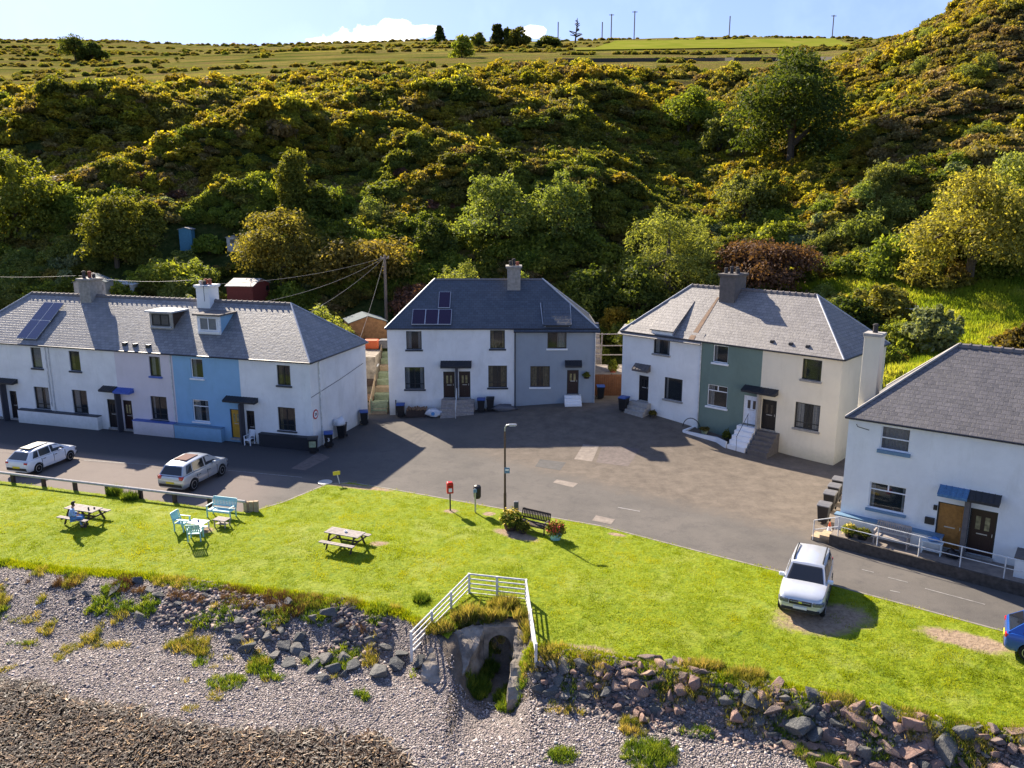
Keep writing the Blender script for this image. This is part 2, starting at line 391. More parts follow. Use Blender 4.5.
def np_mesh(name, co, q, smooth=False, tint=None):
    me = bpy.data.meshes.new(name); n, k = q.shape
    me.vertices.add(len(co)); me.vertices.foreach_set('co', co.astype(np.float32).ravel())
    me.loops.add(n*k); me.loops.foreach_set('vertex_index', q.astype(np.int32).ravel())
    me.polygons.add(n); me.polygons.foreach_set('loop_start', np.arange(0, n*k, k, dtype=np.int32)); me.polygons.foreach_set('loop_total', np.full(n, k, np.int32))
    if smooth: me.polygons.foreach_set('use_smooth', np.ones(n, bool))
    if tint is not None:
        a = me.attributes.new('tint', 'FLOAT', 'FACE'); a.data.foreach_set('value', tint.astype(np.float32))
    me.update(calc_edges=True); me.validate(); return me
def _hillmat(nt, out):
    k = N(nt); p = k.pos()
    sx = k.n('ShaderNodeSeparateXYZ'); k.l(p, sx.inputs[0])
    mp = k.n('ShaderNodeMapping'); mp.inputs['Scale'].default_value = (.35, 1.2, .35); k.l(p, mp.inputs[0])
    f = k.noise(p, .09, 6, .65); g = k.noise(p, 1.6, 5, .7); b = k.noise(mp.outputs[0], .05, 5, .6); fine = k.noise(p, .7, 6, .75)
    near = k.ramp(g, [(.3, (.028, .04, .012)), (.5, (.055, .075, .02)), (.72, (.11, .1, .035))])
    far = k.ramp(b, [(.36, (.08, .1, .02)), (.44, (.19, .17, .035)), (.49, (.2, .14, .06)), (.54, (.15, .17, .03)), (.6, (.25, .19, .06)), (.7, (.28, .25, .04))])
    far = k.mix(k.mapr(fine, .5, .64, 0, .5), far, (.06, .065, .02))
    w = k.mapr(sx.outputs[1], 138, 165)
    c = k.mix(w, near, far)
    # grassy field in the right valley
    u = k.math('DIVIDE', sx.outputs[0], sx.outputs[1])
    md = k.math('MULTIPLY', k.mapr(k.math('ADD', u, k.mapr(f, 0, 1, -.05, .05)), .49, .52), k.mapr(k.math('ADD', sx.outputs[1], k.mapr(g, 0, 1, -5, 5)), 71, 68))
    mc = k.ramp(g, [(.3, (.1, .16, .02)), (.6, (.2, .26, .03)), (.75, (.3, .3, .06))])
    c = k.mix(md, c, mc)
    k.princ(out, c, 1., .0, k.bump(g, 1., .5))
M['hill'] = mat('hill scrub soil', _hillmat)
def _gmat(nt, out):
    k = N(nt); p = k.pos(); g = k.noise(p, 1.2, 6, .7); h = k.noise(p, 14, 5, .7)
    c = k.ramp(g, [(.3, (.12, .095, .07)), (.6, (.2, .165, .13)), (.8, (.25, .21, .18))])
    c = k.mix(k.mapr(h, .4, .7, 0, .5), c, (.07, .06, .05))
    k.princ(out, c, .95, .1, k.bump(h, 1., .05))
M['soil'] = mat('bare stony soil', _gmat)
fc_y = (YY[:-1, :-1]+YY[1:, 1:])/2; fc_x = (XX[:-1, :-1]+XX[1:, 1:])/2
hm = fc_y > foot(fc_x)-1
g_o = link_mesh('ground', grid_mesh('ground', XX, YY, ZZ2, ~hm), M['soil']); tag(g_o, kind='structure')
h_o = link_mesh('hill', grid_mesh('hill', XX, YY, ZZ2, hm), M['hill']); tag(h_o, kind='structure')
# ---- flat sheets cut to outlines
def in_poly(x, y, poly):
    x = np.asarray(x); y = np.asarray(y); ins = np.zeros(x.shape, bool); n = len(poly)
    for i in range(n):
        x1, y1 = poly[i]; x2, y2 = poly[(i+1) % n]
        if y1 == y2: continue
        c = ((y1 > y) != (y2 > y)) & (x < (x2-x1)*(y-y1)/(y2-y1)+x1); ins ^= c
    return ins
def sheet(name, poly, dz, m, step=.8, kind='structure', hf=None):
    hf = hf or H
    pts = []; n = len(poly)
    for i in range(n):
        a = Vector(poly[i][:2]); b = Vector(poly[(i+1) % n][:2]); k = max(1, int((b-a).length/step))
        for j in range(k): pts.append(a.lerp(b, j/k))
    nb = len(pts); xs = [p.x for p in pts]; ys = [p.y for p in pts]
    gx, gy = np.meshgrid(np.arange(min(xs), max(xs), step), np.arange(min(ys), max(ys), step)); gx = gx.ravel(); gy = gy.ravel()
    ok = in_poly(gx, gy, [(p.x, p.y) for p in pts])
    P = pts+[Vector((a, b)) for a, b in zip(gx[ok], gy[ok])]
    v, e, f, *_ = delaunay_2d_cdt(P, [], [list(range(nb))], 1, 1e-4)
    vx = np.array([p.x for p in v]); vy = np.array([p.y for p in v]); z = hf(vx, vy)+dz
    me = bpy.data.meshes.new(name); me.from_pydata([(a, b, c) for a, b, c in zip(vx, vy, z)], [], [tuple(t) for t in f])
    bm = bmesh.new(); bm.from_mesh(me)
    for fc in bm.faces:
        if fc.normal.z < 0: fc.normal_flip()
    bm.to_mesh(me); bm.free(); me.polygons.foreach_set('use_smooth', [True]*len(me.polygons))
    o = link_mesh(name, me, m); tag(o, kind=kind) if kind else None
    return o
edge = [(-60, 55.5), (-30.3, 46.15), (-14.1, 41.2), (-12.6, 42.8), (-10.9, 45.6), (-9.6, 46.0), (-7.2, 44.9), (-3.6, 43.2), (-.2, 41.6), (4.5, 39.4), (8.9, 36.3), (13.7, 33), (19.7, 28.5), (33, 17.5)]
bank_pts = [(x, float(ybank(x))+.12*math.sin(x*3.1)+.18*math.sin(x*1.3)) for x in np.arange(32, -60, -.5)]
bank_pts = [(x, y if not (-2.5 < x < 1.0) else 30.5) for x, y in bank_pts]
lawn_poly = edge+bank_pts
def _lawn(nt, out):
    k = N(nt); p = k.pos(); g = k.noise(p, .35, 5, .6); h = k.noise(p, 5, 5, .7); q = k.noise(p, 1.3, 4, .65)
    c = k.ramp(h, [(.25, (.1, .15, .008)), (.5, (.19, .245, .01)), (.75, (.3, .31, .02))])
    c = k.mix(k.mapr(g, .52, .7, 0, .6), c, (.3, .32, .07))
    c = k.mix(k.mapr(q, .55, .72, 0, .55), c, (.085, .17, .02))
    # worn parking spots (bare earth) : distance to two points
    for (x, y, rx, ry, rot) in WORN:
        mp = k.n('ShaderNodeMapping', vector_type='TEXTURE'); mp.inputs['Location'].default_value = (x, y, 0); mp.inputs['Rotation'].default_value = (0, 0, rot); mp.inputs['Scale'].default_value = (rx, ry, 50)
        k.l(p, mp.inputs[0]); ln = k.n('ShaderNodeVectorMath', operation='LENGTH'); k.l(mp.outputs[0], ln.inputs[0])
        e = k.math('ADD', ln.outputs['Value'], k.mapr(q, 0, 1, -.45, .45)); e = k.math('ADD', e, k.mapr(h, 0, 1, -.3, .3))
        c = k.mix(k.mapr(e, .7, 1.05, 1, 0), c, k.ramp(h, [(.3, (.2, .14, .09)), (.7, (.42, .31, .21))]))
    k.princ(out, c, .9, .15, k.bump(h, 1., .08))
WORN = [(12.5, 30.0, 2.1, 1.3, .15), (17.3, 28.3, 1.8, .7, -.5), (.2, 38.2, 1.4, .5, -.6), (-9.0, 45.2, 2.5, .35, -.3), (-1.2, 41.0, .35, .3, 0), (-3.3, 41.4, .45, .35, 0), (2.5, 27.9, 1.6, .6, -.1), (5.2, 38.3, .5, .2, -.4), (-6.5, 37.2, .5, .3, 0),(-15.6,38.9,.5,.4,0)]
M['lawn'] = mat('rough lawn', _lawn)
lawn_o = sheet('lawn', lawn_poly, 0.0, M['lawn'], .5)
# ---- beach
beach_poly = [(x, y-.25) for x, y in [(q[0], float(ybank(q[0]))) for q in bank_pts[::2]]][::-1]+[(34, 2), (-60, 2)]
beach_poly = [(x, y if not (-2.6 < x < 1.1) else 27.) for x, y in beach_poly]
def wrack_y(x): return np.interp(x, [-40, -19.5, -16, -11, -7, -4.5, -3], [30.5, 28.1, 26.9, 25.9, 25.2, 24.3, 22.0])
def _beach(nt, out):
    k = N(nt); p = k.pos()
    v = k.n('ShaderNodeTexVoronoi'); v.inputs['Scale'].default_value = 14; k.l(p, v.inputs['Vector'])
    v2 = k.n('ShaderNodeTexVoronoi'); v2.inputs['Scale'].default_value = 21; k.l(p, v2.inputs['Vector'])
    n = k.noise(p, .5, 5)
    s = k.n('ShaderNodeSeparateColor'); k.l(v.outputs['Color'], s.inputs[0])
    c = k.ramp(s.outputs[0], [(0, (.14, .12, .112)), (.4, (.24, .21, .195)), (.75, (.31, .25, .23)), (1, (.4, .36, .33))])
    c = k.mix(k.mapr(v.outputs['Distance'], .03, .07, 0, .0), c, (.1, .08, .08))
    c = k.mix(k.mapr(n, .5, .7, 0, .4), c, (.2, .17, .15))
    h = k.math('ADD', k.math('MULTIPLY', v.outputs['Distance'], -1.2), k.math('MULTIPLY', v2.outputs['Distance'], -.6))
    k.princ(out, c, .8, .25, k.bump(h, 1., .12))
M['beach'] = mat('shingle', _beach)
sheet('beach', beach_poly, .03, M['beach'], .6)
# ---- road and forecourt
def _road(nt, out):
    k = N(nt); p = k.pos(); f = k.noise(p, .22, 6, .65); h = k.noise(p, 30, 4, .8); q = k.noise(p, 1.1, 6, .7)
    sx = k.n('ShaderNodeSeparateXYZ'); k.l(p, sx.inputs[0])
    c = k.ramp(f, [(.35, (.095, .088, .08)), (.62, (.135, .122, .108))])
    c = k.mix(k.mapr(q, .5, .72, 0, .7), c, (.075, .07, .067)); c = k.mix(k.math('MULTIPLY', k.mapr(sx.outputs[0], -8, -13), k.mapr(k.math('ADD', k.math('MULTIPLY', sx.outputs[0], .29), sx.outputs[1]), 43, 44)), c, (.06, .058, .06))  # tarmac colour darkened before the terrace to deepen its cast shadow
    # sandy, worn forecourt inland of the tarmac carriageway
    ln = k.math('ADD', k.math('MULTIPLY', sx.outputs[0], .61), k.math('MULTIPLY', sx.outputs[1], .79))
    w = k.mapr(k.math('ADD', ln, k.mapr(q, 0, 1, -1.5, 1.5)), 38.3, 40.2)
    w = k.math('MULTIPLY', w, k.mapr(sx.outputs[0], -6, 0))
    dirt = k.ramp(q, [(.3, (.09, .072, .055)), (.55, (.15, .122, .095)), (.75, (.21, .172, .135))])
    c = k.mix(k.math('MULTIPLY', w, .85), c, dirt)
    lay = k.math('MULTIPLY', k.mapr(sx.outputs[0], -13, -15), k.mapr(k.math('ADD', k.math('MULTIPLY', sx.outputs[0], .29), sx.outputs[1]), 43.8, 42.8))
    c = k.mix(k.math('MULTIPLY', lay, .6), c, (.21, .17, .15))
    v = k.n('ShaderNodeTexVoronoi', feature='DISTANCE_TO_EDGE'); v.inputs['Scale'].default_value = .35; wn = k.n('ShaderNodeVectorMath', operation='ADD'); nn = k.n('ShaderNodeTexNoise'); nn.inputs['Scale'].default_value = .9; k.l(p, nn.inputs[0])
    k.l(p, wn.inputs[0]); k.l(nn.outputs['Color'], wn.inputs[1]); k.l(wn.outputs[0], v.inputs['Vector'])
    c = k.mix(k.mapr(v.outputs['Distance'], .0, .01, .18, 0), c, (.05, .045, .042))
    c = k.mix(k.mapr(h, .45, .7, 0, .35), c, (.25, .235, .22))
    k.princ(out, c, .9, .12, k.bump(h, .6, .015))
M['road'] = mat('worn tarmac', _road)
road_poly = edge+[(33, 30), (20.5, 49), (26.5, 56), (20, 58), (13.9, 66), (6.5, 63.5), (-8, 63.5), (-12, 61.5), (-60, 76)]
road_poly = [(x, y) for x, y in edge]+[(33, 34), (22, 48), (22, 51), (13.5, 60.5), (12, 63), (6, 64), (-9, 64), (-12, 62), (-13, 54), (-60, 68)]
sheet('road', road_poly, -.03, M['road'], .8)
def patch(name, quad, m, dz=-.025, step=.5): return sheet(name, [tuple(G(*q, 0).xy) if len(q) == 2 else (q[0], q[1]) for q in quad], dz, m, step)
M['paint'] = plain('worn road paint', (.24, .23, .215), .8, .35, 5); M['patch_p'] = plain('pinkish tarmac patch', (.13, .105, .095), .9, .25, 3); M['patch_g'] = plain('pale concrete patch', (.22, .185, .155), .9, .25, 3); M['patch_d'] = plain('dark tarmac patch', (.085, .08, .076), .9, .2, 3); M['kerb'] = plain('pale kerb concrete', (.24, .215, .18), .9, .25, 3, bump=.3)
patch('road_patch', [(291, 468), (305, 470), (330, 457), (318, 452)], M['patch_p'])
patch('road_patch', [(574, 459), (592, 461), (599, 448), (583, 447)], M['patch_g'])
patch('road_patch', [(596, 462), (628, 466), (640, 450), (602, 448)], M['patch_p'])
patch('road_patch', [(553, 482), (573, 487), (578, 483), (557, 479)], M['patch_g'])
patch('road_patch', [(535, 466), (560, 470), (566, 462), (540, 459)], M['patch_d'])
patch('drain_cover', [(592, 520), (611, 524), (615, 519), (596, 515)], M['patch_g'], -.02)
# painted lines
def line(pts, w=.1, z=0., name='road_marking'):
    pts = [G(a, b, z).xy for a, b in pts]; P = []; Q = []
    for i, p in enumerate(pts):
        t = (pts[min(i+1, len(pts)-1)]-pts[max(i-1, 0)]).normalized(); n = Vector((-t.y, t.x)); P.append(tuple(p+n*w/2)); Q.append(tuple(p-n*w/2))
    sheet(name, P+Q[::-1], -.018, M['paint'], .5)
line([(618, 507), (640, 511)]); line([(862, 569), (874, 572)], .07); line([(888, 577), (908, 582)], .07); line([(925, 588), (985, 604)], .07); line([(84, 460), (160, 465)], .08); line([(228, 470), (302, 477)], .08); line([(890, 590), (900, 592)], .08)
# pale edging stones along the tarmac
def ribbon(name, pts, w, h, m, lab=None, cat=None, kind=None, hf=None):
    hf = hf or Hs; mb = MB(); P = [Vector(p[:2]) for p in pts]; L = []
    for i, p in enumerate(P):
        t = (P[min(i+1, len(P)-1)]-P[max(i-1, 0)]).normalized(); n = Vector((-t.y, t.x)); z = hf(p.x, p.y)
        L.append([(p.x-n.x*w/2, p.y-n.y*w/2, z-.15), (p.x-n.x*w/2, p.y-n.y*w/2, z+h), (p.x+n.x*w/2, p.y+n.y*w/2, z+h), (p.x+n.x*w/2, p.y+n.y*w/2, z-.15)])
    v = [q for r in L for q in r]; f = []
    for i in range(len(L)-1):
        for k in range(3): a = i*4+k; f.append((a, a+4, a+5, a+1))
    f += [(0, 1, 2, 3), tuple(len(v)-4+k for k in (3, 2, 1, 0))]
    mb.add(v, f); o = mb.build(name, m); tag(o, lab, cat, kind=kind); return o
def dens(pts, s=.6):
    out = []
    for a, b in zip(pts[:-1], pts[1:]):
        n = max(1, int(math.dist(a, b)/s))
        for i in range(n): out.append((a[0]+(b[0]-a[0])*i/n, a[1]+(b[1]-a[1])*i/n))
    return out+[pts[-1]]
ribbon('kerb', dens(edge[2:]), .11, .012, M['kerb'], kind='structure')
# bright pasture strip on the skyline, and the dark drystone wall below it
def hline(pts, y0=60.): 
    r = []
    for a, b in pts:
        p = hit(a, b, y0); r.append(p if p else None)
    return [p for p in r if p]
def _field(nt, out):
    k = N(nt); p = k.pos(); g = k.noise(p, .12, 5)
    k.princ(out, k.ramp(g, [(.3, (.16, .2, .022)), (.5, (.21, .225, .03)), (.7, (.27, .25, .05))]), 1., .0)
M['field'] = mat('pasture', _field)
# ================================================================ houses
class House:
    def __init__(s, name, O, ex, L, D, eave, ridge, hl, hr, label, cat='house', roofmat='slate_a', ov=.14):
        s.O = Vector(O); s.ex = Vector((ex[0], ex[1], 0)).normalized(); s.ey = Vector((-s.ex.y, s.ex.x, 0)); s.L, s.D, s.eave, s.ridge, s.hl, s.hr, s.ov = L, D, eave, ridge, hl, hr, ov
        s.root = empty(name, s.O, math.atan2(s.ex.y, s.ex.x), label, cat); s.rm = M[roofmat]
        s.run = D/2; s.slope = (ridge-eave)/s.run
    def loc(s, p): r = Vector(p)-s.O; return Vector((r.dot(s.ex), r.dot(s.ey), r.z))
    def wp(s, px, py, y=0.):                 # sight line -> point of the front wall (local s, z)
        d = ray(px, py); c = Vector((0, 0, CAM_H))
        P0 = s.O+s.ey*y; t = (P0-c).dot(s.ey)/d.dot(s.ey); q = s.loc(c+d*t); return q.x, q.z
    def rp(s, px, py, up=0.):                # sight line -> point of the front roof slope (local)
        d = ray(px, py); c = Vector((0, 0, CAM_H)); n = (-s.slope*s.ey+Vector((0, 0, 1))).normalized()
        P0 = s.O+Vector((0, 0, s.eave-s.O.z))+n*up; t = (P0-c).dot(n)/d.dot(n); return s.loc(c+d*t)
    def E(s): return s.eave-s.O.z
    def wall(s, s0, s1, m, holes, zlo=-1.2, label=None, y=0., top=None):
        mb = MB(); z1 = (s.E()-.02) if top is None else top
        xs = sorted({s0, s1, *[min(max(h[i], s0), s1) for h in holes for i in (0, 1)]}); zs = sorted({zlo, z1, *[min(max(h[i], zlo), z1) for h in holes for i in (2, 3)]})
        for a, b in zip(xs[:-1], xs[1:]):
            for c, d in zip(zs[:-1], zs[1:]):
                if b-a < 1e-4 or d-c < 1e-4: continue
                mx, mz = (a+b)/2, (c+d)/2
                if any(h[0] < mx < h[1] and h[2] < mz < h[3] for h in holes): continue
                mb.face([(a, y, c), (b, y, c), (b, y, d), (a, y, d)])
        R = .16
        for h in holes:
            if h[0] < s0-.01 or h[1] > s1+.01: continue
            a, b, c, d = h[:4]; d = min(d, z1)
            mb.face([(a, y, c), (a, y, d), (a, y+R, d), (a, y+R, c)]); mb.face([(b, y, d), (b, y, c), (b, y+R, c), (b, y+R, d)])
            mb.face([(a, y, d), (b, y, d), (b, y+R, d), (a, y+R, d)]); mb.face([(b, y, c), (a, y, c), (a, y+R, c), (b, y+R, c)])
        o = mb.build('wall', m, s.root, fixn=False)
        if label: o['label'] = label
        return o
    def sides(s, ml, mr, mb_, zlo=-1.2):
        z = s.E()-.02; L, D = s.L, s.D
        MB().face([(0, D, zlo), (0, 0, zlo), (0, 0, z), (0, D, z)]).build('end_wall', ml, s.root, fixn=False)
        MB().face([(L, 0, zlo), (L, D, zlo), (L, D, z), (L, 0, z)]).build('end_wall', mr, s.root, fixn=False)
        MB().face([(L, D, zlo), (0, D, zlo), (0, D, z), (L, D, z)]).build('back_wall', mb_, s.root, fixn=False)
        MB().box(.3, L-.3, 1.6, 1.7, zlo, z-.1).build('interior_dark_panel', M['room'], s.root)  # dark backing behind the windows, indoor shade put into its colour
    def roof(s, drop=None, gutter='gutter', hipmat='lead', tiles=True):
        o, L, D, E = s.ov, s.L, s.D, s.E(); z0 = E-s.slope*o; zr = s.ridge-s.O.z; m = D/2
        A, B, C, Dd = (-o, -o, z0), (L+o, -o, z0), (L+o, D+o, z0), (-o, D+o, z0); R1, R2 = (s.hl, m, zr), (L-s.hr, m, zr)
        mb = MB()
        def face(vs):
            a = Vector(vs[0]); u = (Vector(vs[1])-a).normalized(); n = u.cross(Vector(vs[2])-a).normalized(); v = n.cross(u)
            mb.face(vs, [((Vector(p)-a).dot(u), (Vector(p)-a).dot(v)) for p in vs])
        face([A, B, R2, R1]); face([B, C, R2]); face([C, Dd, R1, R2]); face([Dd, A, R1])
        r = mb.build('roof', s.rm, s.root, fixn=False)
        md = r.modifiers.new('thick', 'SOLIDIFY'); md.thickness = .07; md.offset = -1
        MB().face([(-o+.01, -o+.01, z0-.03), (-o+.01, D+o, z0-.03), (L+o, D+o, z0-.03), (L+o, -o+.01, z0-.03)]).build('soffit', M['gutter'], r, fixn=False)
        g = MB(); g.tube([(-o, -o-.04, z0-.01), (L+o, -o-.04, z0-.01)], .05, 8); g.box(-o, L+o, -o-.0, -o+.03, z0-.08, z0-.01)
        g.build('gutter', M[gutter], r)
        g = MB(); g.tube([(L+o+.05, -o, z0-.02), (L+o+.05, D+o, z0-.02)], .06, 8); g.box(L+o-.03, L+o, -o, D+o, z0-.08, z0-.01); g.build('gutter', M[gutter], r)
        # ridge tiles
        t = MB(); x = s.hl
        while tiles and x < L-s.hr-.05:
            x2 = min(x+.44, L-s.hr); t.prism([(m-.17, zr-.11), (m-.1, zr+.03), (m, zr+.075), (m+.1, zr+.03), (m+.17, zr-.11)], x, x2, 'x')
            t.prism([(m-.19, zr-.11), (m-.12, zr+.06), (m, zr+.11), (m+.12, zr+.06), (m+.19, zr-.11)], x, x+.07, 'x'); x += .44
        if not tiles: t.prism([(m-.15, zr-.09), (m, zr+.05), (m+.15, zr-.09)], s.hl, L-s.hr, 'x')
        t.build('ridge_tiles', M['ridge'], r)
        for P, Q in ((A, R1), (B, R2), (C, R2), (Dd, R1)):
            P = Vector(P); Q = Vector(Q); MB().tube([P+Vector((0, 0, .02)), Q+Vector((0, 0, .03))], .06, 6).build('hip_flashing', M[hipmat], r)
        s.r = r; return r
    def rect(s, px0, py0, px1, py1, y=0.):
        a = s.wp(px0, py0, y); b = s.wp(px1, py1, y); return [min(a[0], b[0]), max(a[0], b[0]), min(a[1], b[1]), max(a[1], b[1])]
def window(parent, R, fr, style='two', y=.1, curtain=None, sill=None, sillm='sill_dark', bars=.055, split=.5):
    a, b, c, d = R; mb = MB(); w = bars
    mb.box(a, b, y-.03, y+.03, c, c+w*1.2); mb.box(a, b, y-.03, y+.03, d-w, d); mb.box(a, a+w, y-.029, y+.029, c+w*1.2, d-w); mb.box(b-w, b, y-.029, y+.029, c+w*1.2, d-w)
    m = a+(b-a)*split
    if style in ('two', 'two_low'): mb.box(m-w*.6, m+w*.6, y-.028, y+.028, c+w*1.2, d-w)
    if style == 'two_low': mb.box(a+w, b-w, y-.027, y+.027, c+(d-c)*.22, c+(d-c)*.22+w*.8)
    if style == 'top': zt = d-(d-c)*.27; mb.box(a+w, b-w, y-.028, y+.028, zt-w*.5, zt+w*.5); mb.box(m-w*.6, m+w*.6, y-.027, y+.027, zt, d-w)
    if style == 'sash': zt = (c+d)/2; mb.box(a+w, b-w, y-.028, y+.028, zt-w*.5, zt+w*.5)
    if style == 'topone': zt = d-(d-c)*.3; mb.box(a+w, b-w, y-.028, y+.028, zt-w*.5, zt+w*.5)
    o = mb.build('window', M[fr], parent)
    MB().face([(a+.02, y, c+.02), (b-.02, y, c+.02), (b-.02, y, d-.02), (a+.02, y, d-.02)]).build('pane', M['glass'], o, fixn=False)
    if curtain:
        for side in (0, 1):
            if curtain[side] <= 0: continue
            W = (b-a)*curtain[side]; x0 = a+.04 if side == 0 else b-.04-W; n = max(4, int(W/.06)); vs = []
            for i in range(n+1):
                xx = x0+W*i/n; yy = y+.14+.025*math.sin(i*2.1); vs += [(xx, yy, c+.02), (xx, yy, d-.03)]
            MB().add(vs, [(2*i, 2*i+2, 2*i+3, 2*i+1) for i in range(n)]).build('curtain', M[curtain[2] if len(curtain) > 2 else 'curtain'], o, fixn=False)
    if sill:
        e = .09; MB().box(a-e, b+e, -.11, y-.035, c-sill, c-.004).build('sill', M[sillm], o, bevel=.008)
    return o
def door(parent, R, m, y=.1, glaze=True, handle=1, frame='fr_dark'):
    a, b, c, d = R
    fr = MB(); fr.box(a, a+.06, y-.05, y+.05, c, d); fr.box(b-.06, b, y-.05, y+.05, c, d); fr.box(a+.06, b-.06, y-.05, y+.05, d-.06, d)
    f = fr.build('door_frame', M[frame], parent)
    mb = MB(); mb.box(a+.06, b-.06, y-.02, y+.03, c+.03, d-.06); w = b-a-.12
    for i in (0, 1):
        xx = a+.06+w*(.12+.42*i); mb.box(xx, xx+w*.34, y-.032, y-.019, c+.15, c+(d-c)*.42)
    o = mb.build('door', M[m], parent)
    if glaze:
        g = MB()
        for i in (0, 1):
            xx = a+.06+w*(.2+.38*i); g.box(xx, xx+w*.2, y-.028, y-.018, c+(d-c)*.55, c+(d-c)*.84)
        g.build('door_glass', M['curtain_d'] if m in ('d_ochre', 'd_brown') else M['carglass'], o)
    xh = b-.13 if handle > 0 else a+.13
    MB().box(xh-.015, xh+.015, y-.06, y-.02, c+.95, c+1.1).build('handle', M['steel'], o)
    MB().box(a+.3*(b-a), b-.3*(b-a), y-.03, y-.018, c+.98, c+1.03).build('letter_plate', M['steel'], o)
    MB().box(a-.05, b+.05, -.1, y+.02, c-.12, c-.002).build('doorstep', M['stone'], f)
    return o
def canopy(parent, R, m, out=.55, y=0.):
    a, b, c, d = R; h = d-c
    mb = MB(); mb.prism([(y, d), (y-out, c+h*.3), (y-out, c), (y-out+.06, c-.02), (y, c+.02)], a, b, 'x')
    n = int((b-a)/.22)
    for i in range(n+1):
        xx = a+(b-a)*i/max(n, 1); mb.prism([(y+.0, d+.02), (y-out-.02, c+h*.3+.02), (y-out-.02, c+h*.3-.01), (y, d-.02)], xx-.012, xx+.012, 'x')
    return mb.build('door_canopy', M[m], parent)
def chimney(parent, x0, x1, y0, y1, z0, z1, m, pots, capm=None, cap=.12):
    mb = MB(); mb.box(x0, x1, y0, y1, z0, z1-.14); mb.box(x0-cap*.5, x1+cap*.5, y0-cap*.5, y1+cap*.5, z1-.22, z1-.15)
    c = mb.build('chimney', M[m], parent, bevel=.01)
    MB().box(x0-cap, x1+cap, y0-cap, y1+cap, z1-.14, z1).build('chimney_cap', M[capm or m], c, bevel=.015)
    for k, (fx, fy, pm, h) in enumerate(pots):
        px_, py_ = x0+(x1-x0)*fx, y0+(y1-y0)*fy
        MB().lathe([(.13, 0), (.12, h*.5), (.11, h*.8), (.15, h*.82), (.15, h*.9), (.11, h*.92), (.1, h)], 12, (px_, py_, z1)).build('chimney_pot', M[pm], c, smooth=False)
    return c
def pipe(parent, x, z0, z1, m='gutter', y=-.06, x2=None):
    return MB().tube([(x, y, z1), (x if x2 is None else x2, y, z0)], .045, 6).build('downpipe', M[m], parent)
def z1p(u, v): return u/3.84, 250+v/3.84
def z2p(u, v): return 180+u/3.84, 250+v/3.84
def z3p(u, v): return 370+u/3.84, 250+v/3.84
def z4p(u, v): return 590+u/3.84, 250+v/3.84
def z5p(u, v): return 700+u/3.49, 260+v/3.49
def z6p(u, v): return 814+u/2.843, 330+v/2.843
def WR(h, zf, u0, v0, u1, v1, y=0.): return h.rect(*zf(u0, v0), *zf(u1, v1), y)
def gablewedge(h, R, fr, top, wid, m, cheek, **kw): pass
# ---------------------------------------------------------------- left terrace
ex = Vector((.957, -.290, 0)).normalized(); Cn = Vector((-13.25, 52.5, 0)); Lt = 30.2
T = House('terraced_houses', Cn-ex*Lt, ex, Lt, 8.0, 6.0, 9.15, 3.7, 3.6, 'terraced row painted white, pink and blue under one long slate roof with two flat dormers', 'terraced houses', 'slate_a')
def tr(f, *a): return WR(T, f, *a)
U = [(tr(z1p,115,373,165,455), 'fr_dark', 'one', (.45,.45), 'sill_dark'), (tr(z1p,262,387,312,466), 'fr_dark', 'one', (.2,.25,'curtain_d'), 'sill_dark'), (tr(z1p,570,408,620,487), 'fr_dark', 'one', (.3,.3), 'sill_blue'), (tr(z1p,729,416,782,494), 'fr_white', 'one', (.25,.0), 'fr_white'), (tr(z2p,370,441,426,522), 'fr_dark', 'two', (.2,.2,'curtain_d'), 'sill_dark')]
Lw = [(tr(z1p,128,524,196,614), 'fr_dark', 'two_low', (.4,.4)), (tr(z1p,274,536,342,630), 'fr_dark', 'two_low', (.35,.2)), (tr(z1p,576,560,647,655), 'fr_dark', 'two_low', (.1,.15)), (tr(z1p,737,573,806,662), 'fr_white', 'topone', (.35,.3)), (tr(z2p,374,602,446,697), 'fr_dark', 'two_low', (.15,.15,'curtain_d'))]
Dd = [(tr(z1p,34,540,76,650), 'd_black'), (tr(z1p,410,572,455,684), 'd_black'), (tr(z1p,470,576,516,692), 'd_brown'), (tr(z1p,882,610,930,724), 'd_ochre'), (tr(z1p,944,616,984,738), 'd_black'), (tr(z1p,-30,530,8,640), 'd_white')]
for r_, _ in Dd: r_[2] = max(r_[2], .12)
extraU = [6.2, ]; 
for e in extraU: pass
holes = [w[0] for w in U]+[w[0] for w in Lw]+[d[0] for d in Dd]
sp, sb, sw = T.wp(*z1p(437, 392))[0], T.wp(*z1p(660, 410))[0], T.wp(*z1p(916, 430))[0]
for (a, b, m, lab) in ((0, sp, 'white_h', 'white painted front wall at the left end'), (sp, sb, 'pink_h', 'pale pink front wall'), (sb, sw, 'blue_h', 'sky blue front wall'), (sw, Lt, 'white_h', 'white front wall beside the corner')):
    hs = [h for h in holes if a-.05 < (h[0]+h[1])/2 < b+.05]; T.wall(a, b, M[m], hs, label=lab)
T.sides(M['white_h'], M['white_h'], M['white_h']); T.roof()
for R, fr, st, cu, sm in U: window(T.root, R, fr, st, curtain=cu, sill=.12, sillm=sm)
for R, fr, st, cu in Lw: window(T.root, R, fr, st, curtain=cu, sill=.1, sillm='fr_white' if fr == 'fr_white' else 'sill_dark')
for R, m in Dd: door(T.root, R, m)
def fin(h, R, m='fin', out=.5): return MB().box(R[0], R[1], -out, 0, R[2], R[3]).build('party_fin', M[m], h.root)
def cshift(R): return R
